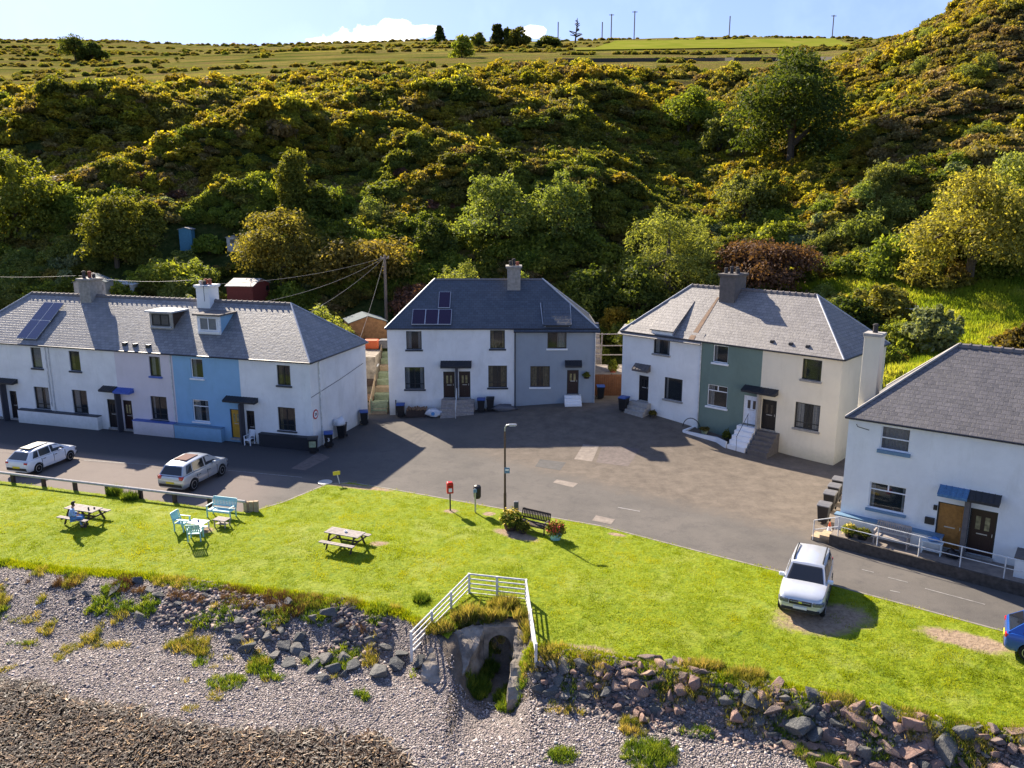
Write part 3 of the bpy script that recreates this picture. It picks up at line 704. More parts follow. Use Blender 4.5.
for zf, q, m in ((z1p, (385,522,440,547), 'canopy_k'), (z1p, (440,530,503,553), 'canopy_b'), (z1p, (860,563,982,590), 'canopy_k'), (z1p, (-40,492,56,515), 'canopy_k')):
    R = WR(T, zf, *q, y=-.3); R = [R[0], R[1], (R[2]+R[3])/2-.17, (R[2]+R[3])/2+.17]; canopy(T.root, R, m)
for zf, q in ((z1p, (452,545,462,690)), (z1p, (926,590,934,735)), (z1p, (12,515,22,640))):
    R = WR(T, zf, *q, y=-.25); fin(T, [(R[0]+R[1])/2-.06, (R[0]+R[1])/2+.06, -.3, R[3]])
# low painted ledges along the foot of the walls
for s0, s1, zt, m, tm in ((T.wp(*z1p(85,612))[0], T.wp(*z1p(390,640))[0], .98, 'white_h', 'sill_dark'), (T.wp(*z1p(525,652))[0], T.wp(*z1p(681,670))[0], .98, 'pink_h', 'sill_blue'), (T.wp(*z1p(683,665))[0], T.wp(*z1p(862,685))[0], .95, 'blue_h', 'sill_lb'), (T.wp(*z2p(315,700))[0], Lt-.02, .85, 'plinth_dark', 'plinth_dark')):
    b_ = MB().box(s0, s1, -.42, -.004, -.5, zt-.05).build('plinth_ledge', M[m], T.root); MB().box(s0-.02, s1+.02, -.45, -.002, zt-.046, zt+.02).build('ledge_top', M[tm], b_)
for u, v0, u2, v1, zf, m in ((185, 380, 222, 620, z1p, 'wmetal'), (173, 378, 205, 600, z1p, 'wmetal'), (653, 410, 684, 660, z1p, 'wmetal')):
    a = T.wp(*zf(u, v0)); b = T.wp(*zf(u2, v1)); pipe(T.root, a[0], b[1], T.E()-.1, m)
MB().tube([(Lt+.06, 1.1, -.2), (Lt+.06, 1.1, T.E()-.15)], .05, 8).build('downpipe', M['wmetal'], T.root)
# speed-limit style roundel on the end wall near the corner
rs = MB(); rs.lathe([(.33, 0), (.33, .02)], 24, M=Matrix.Translation((Lt+.012, .42, 2.3)) @ Matrix.Rotation(PI/2, 4, 'Y')); ro = rs.build('wall_roundel', M['red'], T.root)
MB().lathe([(.24, 0), (.24, .03)], 24, M=Matrix.Translation((Lt+.012, .42, 2.3)) @ Matrix.Rotation(PI/2, 4, 'Y')).build('roundel_face', M['fr_white'], ro)
def text(s, body, size, loc, rot, m, name, parent, ext=.006):
    cu = bpy.data.curves.new(name, 'FONT'); cu.body = body; cu.size = size; cu.extrude = ext; cu.align_x = 'CENTER'; cu.align_y = 'CENTER'
    to = bpy.data.objects.new(name, cu); COL.objects.link(to); dg = bpy.context.evaluated_depsgraph_get(); me = bpy.data.meshes.new_from_object(to.evaluated_get(dg)); bpy.data.objects.remove(to)
    me.materials.clear(); o = link_mesh(name, me, m, parent); o.location = loc; o.rotation_euler = rot; return o
text(None, '20', .26, (Lt+.048, .42, 2.3), (PI/2, 0, PI/2), M['fr_dark'], 'roundel_number', ro)
# overhead cable fixed along the end wall
MB().tube([(Lt+.02, 0, 3.55), (Lt+.02, 4, 3.95), (Lt+.02, 7.5, 4.4)], .018, 5).build('cable', M['bmetal'], T.root)
# solar panels on the left of the terrace roof
def roofquad(h, pts, up): return [h.rp(*p, up) for p in pts]
def solar(h, tl, br, zf, nx, ny, m='solar', fr='lead'):
    a = h.rp(*zf(*tl)); b = h.rp(*zf(*br)); x0, x1 = min(a.x, b.x), max(a.x, b.x); y0, y1 = min(a.y, b.y), max(a.y, b.y)
    sn = h.slope; n = Vector((0, -sn, 1)).normalized(); up = n*.12
    def P(x, y, k=0): return Vector((x, y, h.E()+sn*y))+up+n*k
    fo = MB(); pc = MB(); g = .03
    fo.add([P(x0, y0, -.03), P(x1, y0, -.03), P(x1, y1, -.03), P(x0, y1, -.03), P(x0, y0, .02), P(x1, y0, .02), P(x1, y1, .02), P(x0, y1, .02)], [(0,3,2,1),(4,5,6,7),(0,1,5,4),(1,2,6,5),(2,3,7,6),(3,0,4,7)])
    fobj = fo.build('solar_array', M[fr], h.root)
    for i in range(nx):
        for j in range(ny):
            xa = x0+(x1-x0)*i/nx+g; xb = x0+(x1-x0)*(i+1)/nx-g; ya = y0+(y1-y0)*j/ny+g*.8; yb = y0+(y1-y0)*(j+1)/ny-g*.8
            MB().face([P(xa, ya, .026), P(xb, ya, .026), P(xb, yb, .026), P(xa, yb, .026)], [(0, 0), (xb-xa, 0), (xb-xa, (yb-ya)*1.35), (0, (yb-ya)*1.35)]).build('solar_panel', M[m], fobj, fixn=False)
    return fobj
solar(T, (66, 342), (250, 208), z1p, 2, 2)
# flat roofed dormers
def dormer(h, zf, tl, br, face, cheek, roofm, fr, sillm, cu, over=.18):
    a = h.rp(*zf(*br)); b0 = h.wp(*zf(*br), a.y); a0 = h.wp(*zf(tl[0], tl[1]), a.y)
    # front face plane at local y = a.y
    y = a.y; x0, x1 = a0[0], b0[0]; z0 = h.E()+h.slope*y-.02; z1 = a0[1]
    yb = (z1-h.E())/h.slope; yb = min(yb, h.D/2-.05)
    root = MB(); root.box(x0, x1, y, y+.12, z0-.15, z1)
    d = root.build('dormer', M[face], h.root)
    for xc in (x0, x1-.06): MB().prism([(y+.1, z0), (yb, h.E()+h.slope*yb), (yb, z1), (y+.1, z1)], xc, xc+.06, 'x').build('dormer_cheek', M[cheek], d)
    MB().box(x0-over, x1+over, y-.28, yb+.5, z1, z1+.12).build('dormer_roof', M[roofm], d, bevel=.01)
    w = (x1-x0); window(d, [x0+.12*w, x1-.12*w, z0+.22*(z1-z0), z1-.1*(z1-z0)], fr, 'two', y=y-.035, curtain=None)
    MB().box(x0+.05, x1-.05, y-.12, y-.003, z0+.1*(z1-z0), z0+.17*(z1-z0)).build('dormer_sill', M[sillm], d)
    fr_ = MB(); fr_.box(x0-.35, x0-.02, y-.02, y+.0, z0-.02, z0+.0)
    return d
dormer(T, z1p, (572, 238), (664, 306), 'cem', 'wood_d', 'lead', 'fr_dark', 'lead', None)
dormer(T, z1p, (755, 250), (848, 326), 'd_white', 'blue_h', 'cem_d', 'fr_white', 'fr_white', None)
for u, v in ((480, 362), (520, 366), (570, 370)):
    p = T.rp(*z1p(u, v)); MB().box(p.x-.16, p.x+.16, p.y-.15, p.y+.2, p.z-.2, p.z+.13).build('roof_vent', M['gutter'], T.root, bevel=.03)
def chim(h, zf, u0, u1, vtop, y0, y1, m, pots, capm=None, zbase=None):
    a = h.wp(*zf(u0, vtop), y0); b = h.wp(*zf(u1, vtop), y0)
    return chimney(h.root, a[0], b[0], y0, y1, (zbase or h.E()+h.slope*y0-.3), (a[1]+b[1])/2, m, pots, capm)
chim(T, z1p, 298, 340, 110, 3.35, 4.65, 'stone', [(.3,.25,'pot_k',.55), (.5,.5,'pot_r',.5), (.5,.8,'pot_w',.35), (.7,.65,'pot_k',.3)])
chim(T, z1p, 750, 800, 135, 3.35, 4.45, 'white_h2', [(.2,.3,'pot_w',.3), (.45,.5,'pot_r',.4), (.75,.5,'pot_r',.4), (.55,.2,'pot_k',.3)])
MB().tube([(T.wp(*z1p(786, 200), 2.9)[0], 2.9, 9.2), (T.wp(*z1p(786, 200), 2.9)[0], 2.9, 10.3)], .02, 5).tube([(T.wp(*z1p(786, 200), 2.9)[0]-.4, 2.88, 10.3), (T.wp(*z1p(786, 200), 2.9)[0]+.5, 2.88, 10.25)], .015, 5).build('aerial', M['bmetal'], T.root)
# ---------------------------------------------------------------- middle pair
Mh = House('semi_detached_houses', (-9.45, 61.3, 0), (1, 0, 0), 15.8, 7.7, 6.87, 10.1, 3.35, 3.95, 'pair of white and blue grey houses under a dark slate roof with one chimney', 'semi detached houses', 'slate_b')
def mr(*a): return WR(Mh, z3p, *a)
sg = Mh.wp(*z3p(557, 330))[0]
U = [(mr(138,312,199,382), 'fr_dark', 'one', (.3,.2)), (mr(461,308,518,379), 'fr_dark', 'one', (.2,.15,'curtain_d')), (mr(682,309,754,378), 'fr_brown', 'two', (.0,.45))]
Lw = [(mr(133,450,210,534), 'fr_dark', 'two_low', (.2,.2)), (mr(454,444,526,528), 'fr_dark', 'two_low', (.2,.3,'curtain_d')), (mr(616,446,690,526), 'fr_brown', 'two', (.3,.3,'curtain_d'))]
Dd = [(mr(281,467,327,568), 'd_brown'), (mr(341,466,386,567), 'd_brown'), (mr(757,461,800,553), 'd_brown')]
holes = [w[0] for w in U+Lw]+[d[0] for d in Dd]
lowE = Mh.E()-.32
dw = U[2][0]
Mh.wall(0, sg, M['white_h'], [h for h in holes if h[1] < sg], label='white harled front wall')
Mh.wall(sg, 15.8, M['grey_h'], [h for h in holes if h[0] > sg], label='blue grey harled front wall', top=lowE)
Mh.sides(M['white_h'], M['grey_h'], M['white_h']); Mh.roof(tiles=False)
# lower eaves over the grey half
o_ = MB(); sl = Mh.slope; e0 = Mh.E()
def sl_y(x, y, k=.045): return (x, y, e0+sl*y+k)
x0 = sg-.1; x1 = 15.8+.3
o_.face([(x0, -.34, lowE-.0), (x1, -.34, lowE-.0), (x1-.1, .2, e0+sl*.2+.05), (x0, .2, e0+sl*.2+.05)], [(0, 0), (x1-x0, 0), (x1-x0, 1.05), (0, 1.05)]); fo = o_.build('lower_eaves', M['slate_b'], Mh.root, fixn=False); md = fo.modifiers.new('t', 'SOLIDIFY'); md.thickness = .06; md.offset = -1
MB().tube([(x0, -.37, lowE-.02), (x1, -.37, lowE-.02)], .05, 8).build('gutter', M['gutter'], fo)
def catslide(h, R, m, yback, side='lead', wm='gutter', depth=.35, rise=.26):
    a, b, c, d = R; a -= .22; b += .22; zf = h.E()+rise; yb = yback; zb = h.E()+h.slope*yb+.03; depth = .16
    mb = MB(); mb.face([(a-.1, -depth, zf-.02), (b+.1, -depth, zf-.02), (b+.1, yb, zb), (a-.1, yb, zb)], [(0, 0), (b-a, 0), (b-a, yb), (0, yb)])
    o = mb.build('catslide_dormer', M[m], h.root, fixn=False); md = o.modifiers.new('t', 'SOLIDIFY'); md.thickness = .08; md.offset = -1
    for x in (a, b-.05): MB().prism([(-.02, h.E()-.1), (yb, zb-.08), (-.02, zf-.06)], x, x+.05, 'x').build('dormer_cheek', M[side], o)
    MB().box(a+.05, b-.05, -.03, .03, h.E()-.16, zf-.07).build('dormer_face', M[wm], o)
    return o
catslide(Mh, dw, 'slate_b', 1.9, rise=.17)
for (a, k) in ((dw[0]-.35, 0), (dw[1]+.35, 1)):
    MB().tube([sl_y(a, .1, .1), sl_y(a-.15 if not k else a+.0, 1.8, .07)], .035, 5).build('valley_flashing', M['lead'], Mh.root)
for R, fr, st, cu in U: window(Mh.root, R, fr, st, curtain=cu, sill=.13, sillm='fr_white' if fr == 'fr_brown' else 'sill_dark')
for R, fr, st, cu in Lw: window(Mh.root, R, fr, st, curtain=cu, sill=.13, sillm='fr_white' if fr == 'fr_brown' else 'sill_dark')
for R, m in Dd: door(Mh.root, R, m)
R = mr(272,430,390,446); canopy(Mh.root, [R[0], R[1], R[2]-.05, R[3]+.1], 'canopy_k', .6); R = mr(749,428,812,444); canopy(Mh.root, [R[0], R[1], R[2]-.05, R[3]+.1], 'canopy_k', .5)
xf = (Dd[0][0][1]+Dd[1][0][0])/2; fin(Mh, [xf-.09, xf+.09, .8, R[2]+.05], out=.45)
pipe(Mh.root, sg, -.2, Mh.E()-.1)
pipe(Mh.root, 15.75, .4, lowE-.1, 'lead'); pipe(Mh.root, Lw[0][0][0]-.75, -.2, 1.2, 'gutter')
def steps(name, parent, x0, x1, ztop, n, m, zbot=0., run=.28, y=0., rail=None, landing=.5, side=None, wallm=None):
    mb = MB(); rise = (ztop-zbot)/n
    for i in range(n): mb.box(x0, x1, y-landing-run*i, y-.002 if i == 0 else y-landing-run*(i-1), zbot-.3, ztop-rise*i-(.0))
    o = mb.build(name, M[m], parent, bevel=.012)
    return o
dz = Dd[0][0][2]
st = steps('entrance_steps', Mh.root, Dd[0][0][0]-.15, Dd[1][0][1]+.3, dz-.06, 5, 'wood_g', 0., .3); 
MB().tube([(xf, -.45, dz+.85), (xf, -2.0, .95), (xf, -2.0, .0)], .035, 6).tube([(xf, -.45, dz), (xf, -.45, dz+.85)], .03, 6).build('handrail', M['wmetal'], st)
dz = Dd[2][0][2]; steps('entrance_steps', Mh.root, Dd[2][0][0]-.2, Dd[2][0][1]+.2, dz-.05, 4, 'fr_white', dz-.75, .25, landing=.3)['label'] = 'small white painted steps'
chim(Mh, z3p, 527, 578, 62, 2.9, 4.2, 'stone', [(.25,.3,'pot_k',.4), (.5,.4,'pot_k',.55), (.78,.5,'pot_r',.3), (.5,.8,'pot_k',.3)])
solar(Mh, (160, 290), (315, 232), z3p, 3, 1, 'solar_p', 'gutter_w'); solar(Mh, (262, 226), (311, 165), z3p, 1, 1, 'solar_p', 'gutter_w')
a = Mh.wp(*z3p(830, 482)); hb = MB(); hb.lathe([(.02, 0), (.2, .05), (.22, .16)], 10, (a[0], -.3, a[1]-.2)); hbo = hb.build('hanging_basket', M['wood_d'], Mh.root); MB().tube([(a[0], -.3, a[1]), (a[0], -.3, a[1]+.35), (a[0], 0, a[1]+.35)], .012, 5).build('bracket', M['bmetal'], hbo)
# ---------------------------------------------------------------- right-hand row
ex = Vector((.733, -.68, 0)).normalized(); R0 = Vector((20.2, 49.16, 0)); L3 = 16.3
H3 = House('semi_detached_houses', R0-ex*L3, ex, L3, 7.6, 6.88, 10.1, 3.4, 3.5, 'row of white, sage green and cream houses under a lit mauve slate roof', 'semi detached houses', 'slate_c')
def q4(*a): return WR(H3, z4p, *a)
def q5(*a): return WR(H3, z5p, *a)
sA = H3.wp(*z4p(429, 370))[0]; sB = H3.wp(*z4p(664, 395))[0]
U = [(q4(246,330,305,405), 'fr_dark', 'two', (.25,.2)), (q4(475,363,528,438), 'fr_white', 'one', (.15,0)), (q5(360,343,421,425), 'fr_dark', 'one', (.1,.1,'curtain_d'))]
Lw = [(q4(287,487,352,583), 'fr_dark', 'one', (.1,.1)), (q4(453,514,524,610), 'fr_white', 'top', (.25,0)), (q5(334,494,413,600), 'fr_dark', 'two_low', (.3,.3))]
Dd = [(q4(189,480,222,583), 'd_black'), (q4(592,556,644,677), 'd_white'), (q5(218,484,261,598), 'd_black')]
holes = [w[0] for w in U+Lw]+[d[0] for d in Dd]
H3.wall(0, sA, M['white_h2'], [h for h in holes if h[1] < sA+.1], label='white front wall of the left house'); H3.wall(sA, sB, M['green_h'], [h for h in holes if sA-.1 < h[0] and h[1] < sB+.15], label='sage green front wall'); H3.wall(sB, L3, M['cream_h'], [h for h in holes if h[0] > sB-.05], label='cream front wall')
H3.sides(M['white_h2'], M['cream_h'], M['cream_h']); H3.roof()
catslide(H3, U[0][0], 'slate_c', 2.6, wm='white_h2', rise=.3)
mb = MB(); e0 = H3.E(); mb.face([(-.3, -.34, e0-.34), (sA+.05, -.34, e0-.34), (sA+.05, .35, e0+.34), (-.1, .35, e0+.34)], [(0, 0), (sA, 0), (sA, 1.2), (0, 1.2)])
fo = mb.build('lower_eaves', M['slate_c'], H3.root, fixn=False); md = fo.modifiers.new('t', 'SOLIDIFY'); md.thickness = .06; md.offset = -1
# rusty run-off streak on the roof below the chimney
p1 = H3.rp(*z4p(492, 182)); p2 = H3.rp(*z4p(388, 350)); M['rust_st'] = plain('rust stained slate', (.24, .15, .09), .8, .3, 3)
vs = [Vector((p2.x-.3, p2.y, H3.E()+H3.slope*p2.y+.02)), Vector((p2.x+.15, p2.y, H3.E()+H3.slope*p2.y+.02)), Vector((p1.x+.1, p1.y, H3.E()+H3.slope*p1.y+.02)), Vector((p1.x-.05, p1.y, H3.E()+H3.slope*p1.y+.02))]
MB().face(vs).build('rust_streak', M['rust_st'], H3.root, fixn=False)
for i, (R, fr, st, cu) in enumerate(U+Lw): window(H3.root, R, fr, st, curtain=cu, sill=.13, sillm='fr_white' if fr == 'fr_white' else 'stone')
for i, (R, m) in enumerate(Dd): door(H3.root, R, m, frame='fr_white' if m == 'd_white' else 'fr_dark')
R = q4(180,440,228,468); canopy(H3.root, [R[0]-.1, R[1]+.1, R[2], R[3]+.12], 'cem_d', .5)
a = H3.wp(*z4p(588, 530), -.3); b = H3.wp(*z4p(716, 552), -.3); canopy(H3.root, [a[0], b[0], (a[1]+b[1])/2-.18, (a[1]+b[1])/2+.2], 'canopy_k', .6)
xf = (Dd[1][0][1]+Dd[2][0][0])/2; fin(H3, [xf-.06, xf+.06, Dd[1][0][2]-.1, a[1]-.1], 'cem')
pipe(H3.root, sA, 0, H3.E()-.1, 'wmetal')
for (u, v) in ((252, 285), (317, 293), (376, 302)):
    p = H3.rp(*z5p(u, v)); MB().box(p.x-.13, p.x+.13, p.y-.1, p.y+.15, p.z-.2, p.z+.1).build('roof_vent', M['gutter'], H3.root, bevel=.03)
chim(H3, z4p, 500, 560, 92, 2.7, 4.3, 'cem_d', [(.2,.25,'pot_k',.4), (.45,.4,'pot_k',.5), (.6,.7,'pot_k',.45), (.8,.5,'pot_k',.35), (.5,.9,'pot_r',.3)])
g0 = Hs(*(H3.O+H3.ex*2).xy)
dz = Dd[0][0][2]; steps('entrance_steps', H3.root, Dd[0][0][0]-.5, Dd[0][0][1]+.3, dz-.06, 3, 'cem', dz-.8, .3)
dz = Dd[1][0][2]; so = steps('entrance_steps', H3.root, Dd[1][0][0]-.15, xf-.08, dz-.06, 5, 'fr_white', .12, .3); so['label'] = 'white painted steps with thin rail'
MB().tube([(Dd[1][0][0]+.6, -.4, dz+.85), (Dd[1][0][0]+.6, -1.9, 1.1)], .02, 6).tube([(Dd[1][0][0]+.6, -.45, dz), (Dd[1][0][0]+.6, -.45, dz+.85)], .015, 5).tube([(Dd[1][0][0]+.6, -1.85, .1), (Dd[1][0][0]+.6, -1.85, 1.1)], .015, 5).build('handrail', M['bmetal'], so)
dz = Dd[2][0][2]; steps('entrance_steps', H3.root, xf+.08, Dd[2][0][1]+.35, dz-.06, 5, 'cem_d', .12, .3)['label'] = 'dark stone steps'
# white kerb of the little front bed
kb = MB(); ys = [(sA-.3, -1.3), (sA+2.2, -1.2), (Dd[1][0][0]-.2, -1.7)]
for (xa, ya), (xb, yb_) in zip(ys[:-1], ys[1:]): kb.prism([(xa, ya-.09), (xb, yb_-.09), (xb, yb_+.09), (xa, ya+.09)], .0, .55, 'z')
kb.prism([(sA-.39, -1.35), (sA-.21, -1.35), (sA-.21, -.0), (sA-.39, -.0)], 0, .6, 'z'); kb.build('bed_kerb', M['fr_white'], H3.root)
# ---------------------------------------------------------------- nearest house at the right edge
O4 = Vector((16.25, 38.15, 0)); H4 = House('semi_detached_houses', O4, (.8, -.6, 0), 17.5, 7.9, 6.25, 9.5, 3.75, 3.9, 'nearest white houses with plum slate roof and a railed front walkway', 'semi detached houses', 'slate_d')
def q6(*a): return WR(H4, z6p, *a)
U = [(q6(193,271,269,352), 'fr_white', 'sash', (.5,.49)), ([10.4, 11.5, 3.9, 5.15], 'fr_white', 'sash', (.3, .3))]; Lw = [(q6(160,430,256,526), 'fr_white', 'top', (.1,.1))]
Dd = [(q6(354,487,420,592), 'd_wood'), (q6(446,505,510,622), 'd_brown')]
for r_, _ in Dd: r_[2] = .62
holes = [w[0] for w in U+Lw]+[d[0] for d in Dd]
H4.wall(0, 17.5, M['white_h2'], holes, label='white harled front wall'); H4.sides(M['white_h2'], M['white_h2'], M['white_h2']); H4.roof(hipmat='cem')
for R, fr, st, cu in U: window(H4.root, R, fr, st, curtain=cu, sill=.17, sillm='sill_lb')
for R, fr, st, cu in Lw: window(H4.root, R, fr, st, curtain=cu, sill=.12, sillm='sill_lb')
for R, m in Dd: door(H4.root, R, m, glaze=(m != 'd_wood'))
a = H4.wp(*z6p(355, 455), -.35); b = H4.wp(*z6p(440, 463), -.35); c_ = H4.wp(*z6p(531, 480), -.35)
canopy(H4.root, [a[0], b[0], a[1]-.2, a[1]+.18], 'canopy_lb', .65); canopy(H4.root, [b[0]+.01, c_[0], a[1]-.2, a[1]+.18], 'canopy_k', .65)
xf = (Dd[0][0][1]+Dd[1][0][0])/2; fin(H4, [xf-.1, xf+.1, .55, a[1]-.1], 'cem_d', .5)
R = q6(317,529,342,553); MB().box(R[0], R[1], -.14, -.002, R[2], R[3]).build('meter_box', M['bmetal'], H4.root, bevel=.01)
R = q6(341,496,350,512); MB().box(R[0], R[1], -.08, -.002, R[2], R[3]).build('door_lamp', M['bmetal'], H4.root, bevel=.01)
R = q6(122,266,160,282); MB().tube([(R[0], -.05, R[2]+.15), (R[0]+.1, -.25, R[2]+.1), (R[1], -.2, R[2]+.0)], .02, 5).build('wall_bracket', M['bmetal'], H4.root)
lw = H4.wp(*z6p(60, 512), -.5)
b_ = MB().box(-.12, 4.6, -.4, -.006, .3, 1.2).build('plinth_ledge', M['white_h2'], H4.root); MB().box(-.17, 4.65, -.45, -.002, 1.204, 1.27).build('ledge_top', M['sill_lb'], b_)
MB().box(7.6, 11.5, -1.2, -.004, .45, 1.35).build('garden_wall', M['white_h2'], H4.root); MB().box(7.55, 11.5, -1.25, -.002, 1.354, 1.42).build('wall_coping', M['cem_d'], H4.root)
# outside chimney on the far end and little lean-to behind
zt = AY(877, 333, 41).z; zb_ = 3.0
chimney(H4.root, -.45, .35, 3.3, 4.1, -1, zt, 'cream_h', [(.5, .5, 'pot_k', .45)], 'cem', .06)['label'] = 'tall slim cream chimney'
# raised walkway with step wall and railing
wk = MB(); ZW = .5
wk.prism([(-.05, -1.3), (7.4, -1.72), (17.5, -1.9), (17.5, -.004), (-.05, -.004)], -.3, ZW, 'z'); wko = wk.build('raised_walkway', M['patch_g'], H4.root)
M['brickdark'] = plain('mossy dark stone kerb', (.07, .06, .05), .9, .4, 5, bump=.5)
MB().prism([(-.05, -1.42), (7.4, -1.84), (17.5, -2.02), (17.5, -1.904), (7.4, -1.724), (-.05, -1.304)], -.3, ZW+.02, 'z').build('retaining_face', M['brickdark'], wko)
sp_ = MB()
for i in range(2): sp_.box(-.95+.4*i, -.055, -1.25, -.5, -.3-.01*i, .17*(i+1))
sp_.build('walkway_steps', M['wood_y'], wko)
def rail(parent, pts, h, m='wmetal', mids=(.5,), r=.024):
    rl = MB(); rl.tube([(x, y, z+h) for x, y, z in pts], r, 6)
    for f_ in mids: rl.tube([(x, y, z+h*f_) for x, y, z in pts], r*.8, 6)
    o = rl.build('railing', M[m], parent)
    for x, y, z in pts: MB().tube([(x, y, z-.05), (x, y, z+h)], r*1.1, 6).build('rail_post', M[m], o)
    return o
rpts = [(-.85, -1.28, .05), (.3, -1.27, ZW), (2.1, -1.36, ZW), (3.9, -1.46, ZW), (5.6, -1.56, ZW), (7.3, -1.65, ZW), (9.2, -1.7, ZW), (11.1, -1.73, ZW), (13, -1.77, ZW)]
rail(H4.root, rpts, .98)
# ================================================================ things on the ground
def Hh(p): return Hs(p[0], p[1])
def at(px, py, z=None, dz=0.):
    if z is None:
        p = hit(px, py, 18., 200.)
    else: p = G(px, py, z)
    return Vector((p.x, p.y, p.z+dz))
# ---- vehicles (x forward, y left, z up, origin on the ground at the middle)
def bool_cut(o, cutters):
    for c in cutters:
        md = o.modifiers.new('c', 'BOOLEAN'); md.operation = 'DIFFERENCE'; md.object = c; md.solver = 'EXACT'
    dg = bpy.context.evaluated_depsgraph_get(); me = bpy.data.meshes.new_from_object(o.evaluated_get(dg)); o.modifiers.clear()
    old = o.data; o.data = me
    for c in cutters: bpy.data.objects.remove(c)
def car(name, label, loc, heading, paint, S):
    root = empty(name, loc, math.atan2(heading[1], heading[0]), label, 'car', S.get('group'))
    L2 = S['L']/2; W = S['W']/2; zb = S['zb']; st = S['low']      # stations of the lower body (x, deck z, width factor, bottom z)
    def section(x, zd, wf, zlo, crown):
        w = W*wf
        return [(0, zlo), (w*.8, zlo), (w*.96, zlo+.1), (w, zlo+.24), (w*1.0, .62*S.get('k', 1)), (w*.975, zd-.1), (w*.93, zd-.015), (w*.8, zd+crown*.5), (w*.4, zd+crown*.95), (0, zd+crown)]
    secs = [[(x, y, z) for y, z in section(x, zd, wf, zl, cr)] for x, zd, wf, zl, cr in st]
    v = []; f = []; n = len(secs[0]); m = 2*n-2
    for sc in secs:
        v += sc+[(x, -y, z) for x, y, z in sc[-2:0:-1]]
    for i in range(len(secs)-1):
        for k in range(m): a = i*m+k; b = i*m+(k+1) % m; f.append((a, b, b+m, a+m))
    f.append(tuple(range(m))); f.append(tuple((len(secs)-1)*m+k for k in range(m))[::-1])
    body = MB().add(v, f).build('body', M[paint], root, smooth=True)
    cut = []
    for wx in S['wheels']:
        for sy in (1, -1):
            c = MB().lathe([(S['wr']*1.13, -.35), (S['wr']*1.13, .35)], 24, M=Matrix.Translation((wx, sy*(W-.02), S['wr'])) @ Matrix.Rotation(PI/2, 4, 'X')).build('cut', None); c.parent = root; cut.append(c)
    bpy.context.view_layer.update(); bool_cut(body, cut)
    try: body.data.set_sharp_from_angle(angle=math.radians(38))
    except Exception: pass
    # cabin: rings base/top at stations
    cb = S['cab']          # (x, base z, base w, top x, top z, top w)
    v = []; ps = []
    for (x, zl, wl, xt, zt, wt) in cb:
        sec = [(x, wl, zl), (x+(xt-x)*.93, wl+(wt-wl)*.93, zl+(zt-zl)*.93), (xt, wt*.9, zt), (xt, 0, zt+.025)]
        v += sec+[(a, -b, c) for a, b, c in sec[-2::-1]]
    m = 7; f = []
    for i in range(len(cb)-1):
        for k in range(m-1): a = i*m+k; f.append((a, a+1, a+1+m, a+m))
    f.append(tuple(range(m))[::-1]); f.append(tuple((len(cb)-1)*m+k for k in range(m)))
    cab = MB().add(v, f).build('cabin', M[paint], root, smooth=True)
    try: cab.data.set_sharp_from_angle(angle=math.radians(30))
    except Exception: pass
    def glass(nm, quad, off=.006, parent=cab):
        q = [Vector(p) for p in quad]; nn = (q[1]-q[0]).cross(q[2]-q[0]).normalized(); c = sum(q, Vector())/4
        if nn.dot(c-Vector((0, 0, .8))) < 0: nn = -nn
        return MB().face([p+nn*off for p in q]).build(nm, M['carglass'], parent)
    # screens
    a, b = cb[-1], cb[-1]
    def lerp3(p, q, t): return tuple(p[i]+(q[i]-p[i])*t for i in range(3))
    for nm, c in (('rear_window', cb[0]), ('windscreen', cb[-1])):
        x, zl, wl, xt, zt, wt = c; s0, s1 = (.1, .9)
        bl = (x+(xt-x)*s0, wl*.9, zl+(zt-zl)*s0); tl = (x+(xt-x)*s1, (wl+(wt-wl)*.9)*.88, zl+(zt-zl)*s1)
        glass(nm, [bl, (bl[0], -bl[1], bl[2]), (tl[0], -tl[1], tl[2]), tl], .012)
    # side windows between the first and last stations
    for sy in (1, -1):
        for (i0, t0, i1, t1) in S['swin']:
            def pt(i, t, h):
                A, B = cb[i], cb[min(i+1, len(cb)-1)]; C = [A[k]+(B[k]-A[k])*t for k in range(6)]
                return (C[0]+(C[3]-C[0])*h, (C[2]+(C[5]-C[2])*h)*sy, C[1]+(C[4]-C[1])*h)
            glass('side_window', [pt(i0, t0, .08), pt(i1, t1, .08), pt(i1, t1, .86), pt(i0, t0, .86)], .012)
    if S.get('rails'):
        r = MB(); 
        for sy in (1, -1):
            xa, xb = cb[0][3]+.15, cb[-1][3]-.15; z = cb[1][4]+.05; w = cb[1][5]*.86
            r.tube([(xa, sy*w, z-.05), (xa+.12, sy*w, z+.02), (xb-.12, sy*w, z+.02), (xb, sy*w, z-.05)], .028, 6)
        r.build('roof_rails', M['trim'], cab)
    if S.get('sunroof'):
        x0, x1 = S['sunroof']; w = cb[1][5]*.62; MB().box(x0, x1, -w, w, cb[2][4]-.03, cb[2][4]+.045).build('sunroof', M[S.get('sunm', 'carglass')], cab, bevel=.01)
